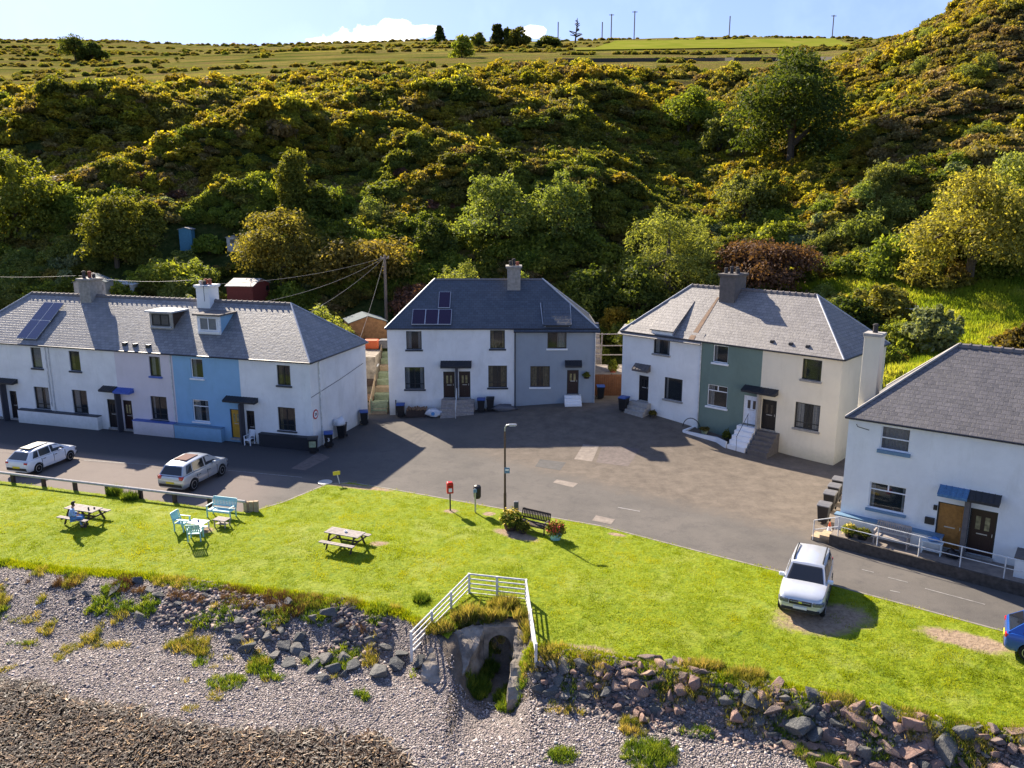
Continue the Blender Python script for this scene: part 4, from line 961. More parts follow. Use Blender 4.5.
    # wheels
    for wx in S['wheels']:
        for sy in (1, -1):
            R = S['wr']; wd = .2; yo = sy*(W-.115)
            MM = Matrix.Translation((wx, yo, R)) @ Matrix.Rotation(-sy*PI/2, 4, 'X')
            wh = MB().lathe([(R*.62, -wd/2), (R*.93, -wd/2), (R, -wd/2+.03), (R, wd/2-.03), (R*.93, wd/2), (R*.66, wd/2)], 24, M=MM).build('wheel', M['tyre'], root, smooth=False)
            rm = MB(); rm.lathe([(R*.66, wd/2-.05), (R*.68, wd/2+.002), (R*.61, wd/2+.006), (R*.6, wd/2-.03)], 24, M=MM); rm.lathe([(R*.14, wd/2-.05), (R*.14, wd/2+.0)], 10, M=MM)
            for k in range(5):
                an = 2*PI*k/5+.3; Mk = MM @ Matrix.Rotation(an, 4, 'Z'); rm.box(R*.1, R*.62, -.028, .028, wd/2-.04, wd/2-.008, Mk)
            rm.build('rim', M['rim'], wh)
    # mirrors
    for sy in (1, -1):
        x = S['mir'][0]; z = S['mir'][1]; MB().box(x-.09, x+.06, sy*(W*.9) if sy > 0 else -W*.9-.24, sy*(W*.9)+.24 if sy > 0 else -W*.9, z, z+.15).build('wing_mirror', M[S.get('mirm', paint)], root, bevel=.03)
    # lamps, grille, bumpers, plates
    xf, xr = st[-1][0], st[0][0]
    for sy in (1, -1):
        y0, y1 = sorted((sy*W*.5, sy*W*.8)); z = S['hl']; MB().prism([(xf+.015, sy*W*.48), (xf+.01, sy*W*.66), (xf-.05, sy*W*.83), (xf-.13, sy*W*.92), (xf-.3, sy*W*.97), (xf-.3, sy*W*.48)][::sy], z-.06, z+.13, 'z').build('headlight', M['lamp_w'], root, bevel=.035)
        y0, y1 = sorted((sy*W*.62, sy*W*.9)); z = S['tl']-.04; MB().box(xr+S.get('tx', -.01), xr+.2, y0, y1, z, z+S.get('tlh', .2)).build('tail_light', M['lamp_r'], root, bevel=.035)
    MB().box(xf-.25, xf+.02, -W*.47, W*.47, S['hl']-.06, S['hl']+.12).build('grille', M['trim'], root, bevel=.02)
    g = MB(); g.box(xf-.05, xf+.03, -W*.42, W*.42, S['hl']+.05, S['hl']+.075); g.box(xf-.05, xf+.04, -.07, .07, S['hl']+.02, S['hl']+.11); g.build('grille_bar', M['chrome'], root, bevel=.008)
    bt = MB(); bt.box(xf-.25, xf+.03, -W*.8, W*.8, st[-1][3]-.02, st[-1][3]+.12); bt.box(xf-.3, xf+.02, -W*.5, W*.5, S['hl']-.34, S['hl']-.24); bt.build('front_bumper_trim', M['trim'], root, bevel=.03)
    bt = MB(); bt.box(xr-.015, xr+.25, -W*.84, W*.84, st[0][3]-.0, st[0][3]+.2); bt.build('rear_bumper_trim', M['trim'], root, bevel=.03)
    MB().box(xf-.03, xf+.04, -.26, .26, .5, .61).build('number_plate', M['plate_w'], root); MB().box(xr-.022, xr+.03, -.26, .26, S.get('rp', .62), S.get('rp', .62)+.11).build('number_plate', M['plate_y'], root)
    for sy in (1, -1):        # door shut lines and handles
        sm = MB()
        for xs_ in (-.95, -.05, .85): y0, y1 = sorted((sy*W*.985, sy*(W+.004))); sm.box(xs_-.012, xs_+.012, y0, y1, .42, .86)
        [MB().box(xs_-.012, xs_+.012, *sorted((sy*W*.97, sy*(W+.004))), .4, .88).build('door_seam', M['trim'], root) for xs_ in (-.95, -.02, .88)]
        [MB().box(xs_-.09, xs_+.09, *sorted((sy*W*.97, sy*(W+.012))), .8, .83).build('door_handle', M['trim'], root) for xs_ in (-.75, .15)]
    if S.get('sill'):
        for sy in (1, -1):
            y0, y1 = sorted((sy*W*.94, sy*W*1.008)); MB().box(S['wheels'][1]+.42, S['wheels'][0]-.42, y0, y1, .25, .42).build('sill_trim', M['trim'], root, bevel=.02)
    return root
def body_low(L, hood, hood0, belt, tail, zl=.24, cr=.035):
    h = L/2
    return [(-h, tail-.18, .86, zl+.14, cr*.3), (-h+.04, tail-.05, .92, zl+.06, cr*.3), (-h+.2, tail, .97, zl, cr*.3), (-h*.5, belt, 1, zl-.02, 0), (0, belt-.01, 1, zl-.04, 0), (h*.3, belt-.03, 1, zl-.04, 0), (h*.44, hood0, 1, zl-.02, cr), (h*.75, hood, .975, zl, cr), (h-.3, hood-.045, .935, zl+.01, cr), (h-.12, hood-.12, .86, zl+.03, cr*.8), (h-.03, hood-.22, .77, zl+.06, cr*.4), (h, hood-.34, .7, zl+.1, 0)]
SUV = dict(L=4.3, W=1.84, zb=.25, low=body_low(4.3, 1.06, 1.12, 1.12, 1.08, .3), wheels=(1.33, -1.32), wr=.36, hl=.72, tl=.85, tlh=.3, mir=(.62, 1.08), k=1.0, rails=True, sill=True, mirm='p_white',
  cab=[(-2.05, 1.06, .8, -1.85, 1.62, .64), (-1.3, 1.1, .84, -1.25, 1.66, .67), (-.2, 1.1, .84, -.2, 1.69, .68), (.98, 1.08, .8, .25, 1.65, .64)], swin=[(0, .45, 1, 0.), (1, .08, 1, .92), (2, 0., 2, .72)])
CROSS = dict(L=4.42, W=1.84, zb=.25, low=body_low(4.42, 1.0, 1.09, 1.08, 1.04, .27), wheels=(1.36, -1.3), wr=.36, hl=.72, tl=.88, tlh=.22, mir=(.6, 1.05), sunroof=(-1.2, -.1), sunm='sun_tan', sill=False,
  cab=[(-2.12, 1.05, .78, -1.75, 1.56, .6), (-1.3, 1.09, .83, -1.2, 1.66, .66), (-.1, 1.07, .84, -.1, 1.7, .66), (1.4, 1.04, .8, .45, 1.64, .6)], swin=[(0, .4, 1, 0.), (1, .08, 1, .92), (2, 0., 2, .72)])
HATCH = dict(L=4.1, W=1.76, zb=.2, low=body_low(4.1, .9, .96, .95, .95, .2), wheels=(1.28, -1.25), wr=.33, hl=.62, tl=.78, tlh=.14, mir=(.5, .93), sunroof=(-1.3, .1), sunm='trim', rp=.5,
  cab=[(-1.98, .94, .74, -1.45, 1.38, .56), (-1.1, .96, .79, -1.0, 1.44, .6), (-.1, .95, .8, -.1, 1.49, .62), (1.4, .92, .76, .4, 1.43, .58)], swin=[(0, .5, 1, 0.), (1, .08, 1, .92), (2, 0., 2, .75)])
M['sun_tan'] = plain('tinted sunroof glass', (.2, .11, .08), .2, .05)
car('parked_car', 'white off-road car with black roof rails parked nose to the sea on the worn lawn', (12.4, 31.75, Hs(12.4, 31.75)-.02), (-.44, -.9), 'p_pale', SUV)
c1 = dict(CROSS); car('parked_car', 'silver crossover with tan sunroof parked beside the low rail', (-18.75, 46.1, 0), (.27, .96), 'p_silver', c1)
c2 = dict(HATCH); car('parked_car', 'white hatchback with dark roof parked at the left end of the rail', (-29.35, 49.0, 0), (.25, .968), 'p_white', c2)
c3 = dict(HATCH); c3['sunroof'] = None; c3['tl'] = .76; c3['tlh'] = .17; c3['L'] = 4.2; car('parked_car', 'blue hatchback partly out of frame beside the road', (20.25, 26.9, Hs(20.2, 27)), (.87, -.5), 'p_blue', c3)
# ---- picnic tables
def picnic(loc, ang, label, m):
    r = empty('picnic_table', loc, ang, label, 'picnic table', 'picnic tables on the lawn')
    t = MB(); [t.box(-.95, .95, -.36+.145*i, -.36+.145*i+.135, .72, .76) for i in range(5)]; t.build('tabletop', M[m], r, bevel=.006)
    for sy in (-1, 1):
        s = MB(); [s.box(-.95, .95, sy*.74-.13+.135*i, sy*.74-.13+.135*i+.125, .42, .46) for i in range(2)]; s.build('bench_seat', M[m], r, bevel=.006)
    for x in (-.68, .68):
        f = MB(); 
        for sy in (-1, 1): f.prism([(sy*.58, 0), (sy*.69, 0), (sy*.32, .72), (sy*.21, .72)], x-.022, x+.022, 'x')
        f.box(x+.024, x+.066, -.86, .86, .33, .415); f.box(x+.024, x+.066, -.36, .36, .62, .715); f.build('a_frame', M['wood_d'], r)
    b = MB(); b.box(-.66, .7, -.04, .04, .34, .4); b.build('stretcher', M['wood_d'], r); return r
def ang2(p, q): return math.atan2(q[1]-p[1], q[0]-p[0])
p1c = Vector((-22.25, 40.05, 0)); p1c.z = Hs(p1c.x, p1c.y); a1 = -.33
picnic(p1c, a1, 'silvered timber picnic table with a person sitting at it', 'wood_g')
p2c = Vector((-8.05, 36.9, 0)); p2c.z = Hs(p2c.x, p2c.y); picnic(p2c, -.38, 'empty weathered timber picnic table in the middle of the lawn', 'wood_g')
# small things on the tables
def cup(loc, m, h=.1, r=.04, lab='small dark cup on the picnic table beside the person', cat='cup'):
    o = MB().lathe([(r*.8, 0), (r, h*.9), (r*1.02, h), (r*.8, h), (r*.7, h*.2)], 10).build('cup', M[m], None, smooth=False); o.location = loc; tag(o, lab, cat); return o
def off(c, a, x, y, z): return Vector((c.x+x*math.cos(a)-y*math.sin(a), c.y+x*math.sin(a)+y*math.cos(a), c.z+z))
cup(off(p1c, a1, .45, -.1, .76), 'bin_k', .14, .05); cup(off(p1c, a1, .62, .1, .76), 'bin_k', .09, .05, 'black bowl on the picnic table beside the person', 'bowl')
cup(off(p2c, -.38, .05, .0, .76), 'sack', .07, .08, 'small white bowl left on the empty picnic table', 'bowl')
# ---- seated person
def skin_obj(name, pts, edges, radii, m, parent=None, root=0, sub=2):
    me = bpy.data.meshes.new(name); me.from_pydata(pts, edges, []); o = link_mesh(name, me, m, parent)
    sk = o.modifiers.new('skin', 'SKIN'); me.skin_vertices[0].data if me.skin_vertices else None
    if not me.skin_vertices: pass
    for i, r in enumerate(radii):
        s = me.skin_vertices[0].data[i]; s.radius = (r, r) if not isinstance(r, tuple) else r; s.use_root = (i == root)
    ss = o.modifiers.new('sub', 'SUBSURF'); ss.levels = ss.render_levels = sub
    dg = bpy.context.evaluated_depsgraph_get(); bpy.context.view_layer.update(); m2 = bpy.data.meshes.new_from_object(o.evaluated_get(bpy.context.evaluated_depsgraph_get())); o.modifiers.clear(); o.data = m2
    if not m2.materials: m2.materials.append(m)
    m2.polygons.foreach_set('use_smooth', [True]*len(m2.polygons)); return o
pa = a1+.0
proot = off(p1c, a1, .12, -.84, 0)
pe = empty('person', proot, a1+.75, 'person in a pale blue jumper and blue jeans sitting on the picnic bench', 'person')
# local: facing +x ; hips at z .53
P = [(0,0,.56),(-.02,0,.72),(0,0,.92),(.05,0,1.06),(.09,0,1.15),(.14,0,1.27),  # pelvis..head base
 (.02,.19,1.0),(.06,.27,.76),(.3,.17,.68),   # left arm
 (.02,-.19,1.0),(.06,-.27,.76),(.3,-.17,.68),
 (.03,.1,.54),(.45,.13,.55),(.5,.13,.1),(.62,.14,.05),
 (.03,-.1,.54),(.44,-.12,.55),(.36,-.12,.1),(.49,-.13,.05)]
Eg = [(0,1),(1,2),(2,3),(3,4),(4,5),(2,6),(6,7),(7,8),(2,9),(9,10),(10,11),(0,12),(12,13),(13,14),(14,15),(0,16),(16,17),(17,18),(18,19)]
Rd = [.14,(.13,.15),(.12,.16),.07,.055,.115,.06,.045,.035,.06,.045,.035,.09,.07,.05,.04,.09,.07,.05,.04]
bd = skin_obj('body', P, Eg, Rd, M['skin'], pe)
hd = MB(); bmv = bmesh.new(); bmesh.ops.create_icosphere(bmv, subdivisions=3, radius=1)
me = bpy.data.meshes.new('hair')
for v in bmv.verts:
    c = v.co; v.co = Vector((c.x*.125-.02, c.y*.112, c.z*.135+.012))
bmesh.ops.delete(bmv, geom=[v for v in bmv.verts if v.co.x > .035 and v.co.z < .05], context='VERTS'); bmv.to_mesh(me); bmv.free(); ho = link_mesh('hair', me, M['hair'], pe, (.15, 0, 1.29)); md = ho.modifiers.new('s', 'SOLIDIFY'); md.thickness = .012
fc = MB(); fc.prism([(-.012, -.02), (.02, -.02), (0, .03)], -.012, .012, 'y', Matrix.Translation((.245, 0, 1.26))); fc.build('nose', M['skin'], pe)
jm = skin_obj('jumper', [P[i] for i in (0,1,2,3)]+[P[i] for i in (6,7)]+[(.22,.2,.71)]+[P[i] for i in (9,10)]+[(.22,-.2,.71)], [(0,1),(1,2),(2,3),(2,4),(4,5),(5,6),(2,7),(7,8),(8,9)], [.165,(.155,.175),(.145,.185),.085,.08,.062,.052,.08,.062,.052], M['cloth_b'], pe)
jn = skin_obj('jeans', [P[0]]+[P[i] for i in (12,13)]+[(.5,.13,.13)]+[P[i] for i in (16,17)]+[(.37,-.12,.13)], [(0,1),(1,2),(2,3),(0,4),(4,5),(5,6)], [.16,.105,.085,.068,.105,.085,.068], M['jeans'], pe)
for y, x in ((.135, .56), (-.125, .42)): MB().box(x-.1, x+.14, y-.045, y+.045, .0, .09).build('shoe', M['shoe'], pe, bevel=.03)
for sy in (1, -1):
    for k in range(4): MB().tube([(.3, sy*.17+(k-1.5)*.018, .68), (.36, sy*.17+(k-1.5)*.018-sy*.02, .67), (.385, sy*.16+(k-1.5)*.016-sy*.03, .65)], [.009, .008, .006], 5).build('finger', M['skin'], bd)
# ---- teal garden furniture
def slatchair(name, loc, ang, w, label, cat, m='teal'):
    r = empty(name, loc, ang, label, cat); h = w/2
    s = MB(); n = 6; [s.box(-h+.05, h-.05, -.24+i*.085, -.24+i*.085+.07, .4, .425) for i in range(n)]; s.build('seat', M[m], r)
    b = MB(); b.prism([(.24, .42), (.28, .42), (.42, .95), (.38, .95)], -h, -h+.05, 'x'); b.prism([(.24, .42), (.28, .42), (.42, .95), (.38, .95)], h-.05, h, 'x'); b.prism([(.385, .87), (.425, .87), (.45, .96), (.41, .96)], -h+.05, h-.05, 'x'); b.prism([(.27, .5), (.3, .5), (.32, .57), (.29, .57)], -h+.05, h-.05, 'x')
    k = max(5, int(w/.1))
    for i in range(k):
        x = -h+.08+(w-.16)*(i+.5)/k; b.prism([(.3, .55), (.32, .55), (.41, .88), (.39, .88)], x-.03, x+.03, 'x')
    b.build('backrest', M[m], r)
    for sx in (-1, 1):
        x0, x1 = sorted((sx*h, sx*(h-.055))); MB().box(x0-.01, x1+.01, -.3, .34, .63, .655).build('armrest', M[m], r)
        MB().box(x0, x1, -.28, -.23, 0, .63).build('leg', M[m], r); MB().box(x0, x1, .22, .27, 0, .44).build('leg', M[m], r)
    MB().box(-h+.05, h-.05, -.27, -.24, .33, .398).build('seat_rail', M[m], r)
    return r
def gz(x, y): return (x, y, Hs(x, y))
slatchair('garden_armchair', gz(-16.75, 39.0), 1.35, .66, 'pale teal slatted armchair turned sideways left of the low tables', 'armchair')
slatchair('garden_armchair', gz(-15.65, 37.85), PI+.1, .66, 'pale teal armchair seen from behind on the seaward side of the tables', 'armchair')
slatchair('garden_bench', gz(-15.3, 40.6), -.28, 1.45, 'pale teal two-seat garden bench against the guard rail end', 'bench')
M['pale_t'] = plain('chalky pale paint', (.6, .66, .66), .6, .08)
def ltable(name, x, y, ang, w, d, h, m, label):
    r = empty(name, gz(x, y), ang, label, 'low table'); t = MB(); n = 5
    for i in range(n): t.box(-w/2, w/2, -d/2+i*d/n, -d/2+(i+1)*d/n-.012, h-.03, h)
    t.build('tabletop', M[m], r)
    for sx in (-1, 1):
        for sy in (-1, 1): x0, y0 = sx*(w/2-.06), sy*(d/2-.06); MB().box(x0-.025, x0+.025, y0-.025, y0+.025, 0, h-.03).build('leg', M[m], r)
    MB().box(-w/2+.08, w/2-.08, -d/2+.08, d/2-.08, .15, .17).build('shelf', M[m], r); return r
ltable('coffee_table', -15.9, 38.95, -.25, .95, .6, .45, 'pale_t', 'chalky pale low coffee table between the teal chairs'); ltable('side_table', -14.85, 39.35, -.3, .75, .5, .42, 'wood_g', 'grey weathered side table in front of the teal bench')
o = MB().lathe([(.04, 0), (.05, .06), (.03, .12)], 8).build('candle_jar', M['bin_b']); o.location = (-15.9, 38.95, Hs(-15.9, 38.95)+.45); tag(o, 'small dark blue jar on the pale coffee table', 'jar')
# ---- low guard rail along the parking edge
gr = empty('guard_rail', gz(-14.4, 41.6), 0, 'low rounded timber guard rail on short posts along the car park edge', 'guard rail')
ra, rb = Vector((-36, 47.9)), Vector((-14.3, 41.45)); n = 10; loc0 = Vector(gr.location)
def onr(t): p = ra.lerp(rb, t); return p
MB().tube([Vector((*onr(t/20.), Hs(*onr(t/20.))+.52))-loc0 for t in range(21)], .085, 8).build('rail', plain('sun bleached rail timber', (.45, .42, .4), .8, .2, 5), gr)
for i in range(n+1):
    p = onr(i/n); z = Hs(*p); MB().box(-.1, .1, -.08, .08, -.2, .5, Matrix.Translation(Vector((p.x, p.y+.02, z))-loc0) @ Matrix.Rotation(-.29, 4, 'Z')).build('post', M['wood_y'] if i > n-1 else M['wood_d'], gr)
for i in range(3):
    p = Vector((-13.7-i*.28, 41.35+i*.08)); MB().box(-.11, .11, -.09, .09, 0, .62-.05*i).build('stump', M['wood_y'], None).location = (p.x, p.y, Hs(*p)-.02)
for i, o in enumerate([o for o in COL.objects if o.name.startswith('stump')]): tag(o, ('short bleached timber post at the very end of the guard rail', 'middle one of three short bleached posts ending the guard rail', 'short bleached post nearest the teal bench')[i], 'post', 'short timber posts'); o.name = 'timber_post'+('' if i == 0 else '.%03d' % i)
# ---- post box, bin, lamp, bench, planters
pbx = empty('post_box', gz(-3.32, 41.5), .25, 'red post box on a thin dark pole', 'post box')
MB().tube([(0, 0, 0), (0, 0, 1.05)], .04, 8).build('pole', M['bmetal'], pbx)
bx = MB(); bx.box(-.17, .17, -.13, .13, 1.0, 1.55); bx.prism([(-.17, 1.55), (.17, 1.55), (.13, 1.62), (-.13, 1.62)], -.13, .13, 'y'); bo = bx.build('box', M['red'], pbx, bevel=.015); MB().box(-.11, .11, -.142, -.128, 1.4, 1.44).build('letter_slot', M['bmetal'], bo); MB().box(-.09, .09, -.14, -.131, 1.1, 1.3).build('notice_plate', M['fr_white'], bo)
lb = empty('litter_bin', gz(-1.93, 41.3), .3, 'small black litter bin on a pale metal pole', 'litter bin')
MB().tube([(-.06, -.1, 0), (-.06, -.1, 1.35)], .045, 8).build('pole', M['steel'], lb); MB().lathe([(.15, .75), (.2, .85), (.21, 1.35), (.17, 1.45), (.05, 1.5)], 12, (.1, .06, 0)).build('bin', M['bin_k'], lb); MB().box(-.17, .02, -.16, -.13, 1.15, 1.35).build('label_plate', M['sill_lb'], lb)
lp = empty('lamp_post', gz(-.37, 41.0), 0, 'slim brown lamp post with a short curved arm by the bench', 'lamp post')
LH = AY(504.4, 424.7, 41).z
MB().tube([(0, 0, 0), (0, 0, 1.2)], .075, 10).tube([(0, 0, 1.2), (0, 0, LH-.35)], [.06, .045], 10).build('column', M['rusty'], lp)
MB().tube([(0, 0, LH-.4), (.0, -.02, LH-.15), (.08, -.05, LH-.02), (.22, -.08, LH+.02)], .035, 8).build('arm', M['steel'], lp)
hd = MB(); hd.box(.18, .62, -.16, -.0, LH-.03, LH+.06); hd = hd.build('lantern', M['steel'], lp, bevel=.03); MB().box(.24, .56, -.14, -.02, LH-.055, LH-.03).build('lamp_glass', M['curtain'], hd)
zs_ = AY(505, 470, 41).z; sg_ = MB().box(-.03, .25, -.08, -.06, zs_-.16, zs_+.16).build('small_sign', M['sill_lb'], lp); MB().box(.02, .2, -.085, -.08, zs_-.02, zs_+.08).build('sign_panel', M['fr_white'], sg_)
MB().box(.35, .6, -.1, .12, 0, .75).build('green_pillar', M['wood_green'], None, bevel=.02)
o = bpy.data.objects['green_pillar']; o.name = 'service_pillar'; o.location = (-.25, 40.9, Hs(0, 41)); tag(o, 'small grey green service pillar just right of the lamp post foot', 'service pillar')
o.data.materials.clear(); o.data.materials.append(M['bin_g'])
br = slatchair('park_bench', gz(1.05, 38.75), -.55, 1.65, 'dark brown slatted park bench facing the sea on the lawn', 'bench', 'wood_d')
# ---- utility pole and telephone wires
up_ = Vector((-12.05, 78.0)); zt_ = AY(385, 255, up_.y).z; z0_ = Hs(*up_)
pole = empty('telegraph_pole', (up_.x, up_.y, z0_), 0, 'tall timber telegraph pole behind the gap between the first two houses', 'telegraph pole')
M['polewood'] = plain('pole timber', (.22, .17, .13), .85, .2)
MB().tube([(0, 0, -.3), (.05, 0, zt_-z0_)], [.17, .12], 10).build('pole', M['polewood'], pole)
MB().box(-.35, .45, -.06, .06, zt_-z0_-.35, zt_-z0_-.22).build('crossarm', M['polewood'], pole)
[MB().lathe([(.05, 0), (.06, .05), (.03, .13)], 8, (x, 0, zt_-z0_-.22)).build('insulator', M['pot_w'], pole) for x in (-.3, .4)]
def wire(a, b, sag, label, r=.011, m='wiregrey'):
    a = Vector(a); b = Vector(b); pts = []
    for i in range(13):
        t = i/12; p = a.lerp(b, t); p.z -= sag*4*t*(1-t); pts.append(p)
    mid = pts[0]; o = MB().tube([p-mid for p in pts], r, 5).build('phone_wire', M[m]); o.location = mid; tag(o, label, 'wire', 'wires from the telegraph poles'); return o
M['wiregrey'] = plain('grey cable', (.22, .21, .2), .6)
tp = (up_.x+.05, up_.y, zt_-.2)
def T_(x, y, z): return tuple(T.O+T.ex*x+T.ey*y+Vector((0, 0, z)))
wire(tp, T_(29.6, 7.7, 5.4), .3, 'wire dropping steeply from the telegraph pole to the corner of the terrace'); wire(tp, T_(27.2, 4.2, 8.2), .4, 'wire from the telegraph pole to the end of the terrace ridge'); wire(tp, T_(24.5, 4.0, 9.2), .5, 'wire from the telegraph pole to the middle of the last terrace roof'); wire(tp, T_(20.0, 3.8, 10.3), .5, 'long wire from the telegraph pole to the white terrace chimney')
wire(T_(18.8, 3.6, 10.6), T_(8.5, 3.9, 10.6), .25, 'wire strung between the two terrace chimneys'); wire(T_(8.2, 3.9, 10.6), T_(-10, 3.0, 10.9), .4, 'wire running left from the stone terrace chimney')
# ---- skyline poles
def skyp(px, ptop, pbot, label, arm=True, y0=200):
    b = None
    for dd in range(0, 14, 2):
        b = b or hit(px, pbot+dd, y0, 690)
    if b is None: print('nopole', px); return
    zt = AY(px, ptop, b.y).z; h = zt-b.z; r = empty('skyline_pole', b, 0, label, 'pole', 'poles on the skyline')
    MB().tube([(0, 0, -1), (0, 0, h)], max(.16, b.y*.0006), 6).build('pole', M['polewood'], r)
    if arm: MB().box(-1.3, 1.3, -.1, .1, h-.6, h-.3).build('crossarm', M['polewood'], r)
for a in ((611, 14, 36, 'leftmost pole in front of the small cloud, tall and armed', True), (634, 11, 34, 'tallest pole on the skyline, with a crossarm', True), (602, 22, 36, 'short bare post just left of the armed pole pair', False), (729, 16, 34, 'bare pole standing alone over the middle of the bright field', False), (832, 15, 37, 'pole near the right end of the bright field', True), (558, 22, 40, 'thin bare mast left of the dead conifer', False)): skyp(*a)
# ---- bins, bags and pots by the doors
def wheelie(loc, ang, label, lid, body='bin_k', s=1., num=None):
    r = empty('wheelie_bin', loc, ang, label, 'wheelie bin', 'wheelie bins'); b = MB()
    v = [(-.22, -.26, .06), (.22, -.26, .06), (.22, .2, .06), (-.22, .2, .06), (-.29, -.34, .95), (.29, -.34, .95), (.29, .3, .95), (-.29, .3, .95)]
    b.add(v, [(0,3,2,1),(4,5,6,7),(0,1,5,4),(1,2,6,5),(2,3,7,6),(3,0,4,7)]); b.build('body', M[body], r, bevel=.02)
    MB().prism([(-.38, .95), (.3, .95), (.36, 1.0), (.3, 1.06), (-.1, 1.07), (-.36, 1.0)], -.31, .31, 'x').build('lid', M[lid], r, bevel=.012)
    for sx in (-1, 1): MB().lathe([(.1, -.03), (.1, .03)], 12, M=Matrix.Translation((sx*.27, .27, .1)) @ Matrix.Rotation(PI/2, 4, 'Y')).build('wheel', M['tyre'], r)
    MB().tube([(-.25, .34, .93), (.25, .34, .93)], .02, 6).build('handle', M['bin_k'], r)
    if num: text(None, num, .34, (0, -.325, .58), (PI/2-.1, 0, 0), M['fr_white'], 'bin_number', r)
    r.scale = (s, s, s); return r
wheelie(gz(-12.35, 53.0), .2, 'black bin painted with a white 3 by the terrace corner', 'bin_b', num='3')
wheelie(gz(-13.1, 51.75), .1, 'black bin with yellow green side panel at the dark plinth corner', 'bin_k')
yb_ = [o for o in COL.objects if o.name.startswith('wheelie_bin')][-1]; MB().box(-.22, .22, -.345, -.325, .45, .85).build('side_sticker', M['yellowgreen'] if 'yellowgreen' in M else M['wood_green'], yb_)
wheelie(gz(-11.9, 55.2), -.1, 'black bin with a crumpled pale cover behind the numbered bin', 'bin_g'); wheelie(gz(-10.95, 58.6), .2, 'black bin with blue lid at the back corner of the terrace end wall', 'bin_b')
wheelie(gz(-8.5, 60.6), .0, 'blue lidded black bin at the left front corner of the middle houses', 'bin_b'); wheelie(gz(-2.35, 60.5), 0, 'blue lidded bin immediately right of the timber steps', 'bin_b'); wheelie(gz(-1.65, 60.55), .0, 'all black bin beside the blue lidded bin right of the steps', 'bin_k')
wheelie(gz(6.95, 62.6), 0, 'black bin with light blue lid standing before the brown fence', 'bin_lb' if 'bin_lb' in M else 'bin_b'); wheelie(gz(8.3, 59.0), -.7, 'dark blue lidded bin by the steps of the white right-hand house', 'bin_b', s=1.05)
for i, (x, y) in enumerate(((16.15, 39.9), (17.1, 41.6), (17.75, 42.7), (18.4, 43.8))): wheelie(gz(x, y), -.6, ('brown grey bin nearest the traffic cone, first of four in the side gap', 'second bin of the row in the gap beside the nearest house', 'third bin of the row in the gap beside the nearest house', 'farthest bin of the row in the gap beside the nearest house')[i], 'bin_g', 'bin_k')
def blob(name, loc, s, m, label, cat, seed=0, group=None, sub=2, rough=.25, scl=(1, 1, 1)):
    bm = bmesh.new(); bmesh.ops.create_icosphere(bm, subdivisions=sub, radius=1); rr = random.Random(seed); ph = [rr.uniform(0, 6) for _ in range(6)]
    for v in bm.verts:
        c = v.co; k = 1+rough*(math.sin(c.x*4+ph[0])*math.sin(c.y*5+ph[1])+.6*math.sin(c.z*7+ph[2]+c.x*3)); v.co = Vector((c.x*k*scl[0], c.y*k*scl[1], max(-.3, c.z*k*scl[2])))*s
    me = bpy.data.meshes.new(name); bm.to_mesh(me); bm.free(); me.polygons.foreach_set('use_smooth', [True]*len(me.polygons)); o = link_mesh(name, me, M[m]); o.location = loc; tag(o, label, cat, group); return o
def gzz(x, y, d): return (x, y, Hs(x, y)+d)
blob('builders_bag', gzz(-5.95, 60.2, .25), .55, 'sack', 'white bulging builders bag left of the timber steps', 'bag', 1, scl=(1.1, .8, .75))
M['blue_em'] = plain('blue print', (.1, .3, .6), .7)
MB().lathe([(.14, 0), (.14, .01)], 14, M=Matrix.Rotation(PI/2, 4, 'X')).build('bag_print', M['blue_em'], bpy.data.objects['builders_bag']).location = (.0, -.5, .1)
lgp = empty('log_pile', gz(-7.3, 60.6), 0, 'stacked split logs in a low dark crate against the white wall', 'log pile'); MB().box(-.75, .75, -.35, .35, .0, .55).build('crate', M['wood_d'], lgp)
lg = MB(); rr = random.Random(4)
for i in range(9):
    for j in range(4): x = -.68+i*.17; lg.tube([(x+rr.uniform(-.03, .03), -.34+j*.17, .55+rr.random()*.12), (x+.12, -.34+j*.17+rr.uniform(-.04, .04), .6+rr.random()*.15)], .075, 6)
lg.build('logs', M['log'], lgp)
blob('black_sack', gzz(-5.0, 60.75, .3), .45, 'bin_k', 'black rubbish sack between the white bag and the steps', 'sack', 3, scl=(1, .7, .9)); blob('tarpaulin_heap', gzz(-.55, 60.4, .15), .8, 'bin_g', 'grey tarpaulin heap between the black bin and the downpipe', 'tarpaulin heap', 5, scl=(1.1, .5, .4), rough=.4)
blob('crumpled_sheet', (-12.0, 55.0, Hs(-12, 55)+1.1), .38, 'sack', 'crumpled pale sheet thrown over a bin at the terrace end wall', 'sheet', 8, rough=.35)
# white plastic chair at the black terrace door
slatchair('plastic_chair', tuple(T.O+T.ex*(T.wp(*z1p(968, 700))[0])+T.ey*(-.35)+Vector((0, 0, 0)))[:2]+(0,), T.root.rotation_euler.z, .5, 'small white plastic chair at the black door of the terrace', 'chair', 'fr_white')
# cone
cn = empty('traffic_cone', gz(15.75, 38.05), .3, 'orange and white traffic cone by the walkway steps', 'traffic cone'); MB().box(-.22, .22, -.22, .22, 0, .04).build('base', M['cone_o'], cn, bevel=.01)
def coneseg(a, b): return [(.17-.14*a/.72, a+.04), (.17-.14*b/.72, b+.04)]
MB().lathe(coneseg(0, .24), 16).build('cone_body', M['cone_o'], cn); MB().lathe(coneseg(.24, .5), 16).build('white_sleeve', M['fr_white'], cn); MB().lathe(coneseg(.5, .72), 16).build('cone_top', M['cone_o'], cn)
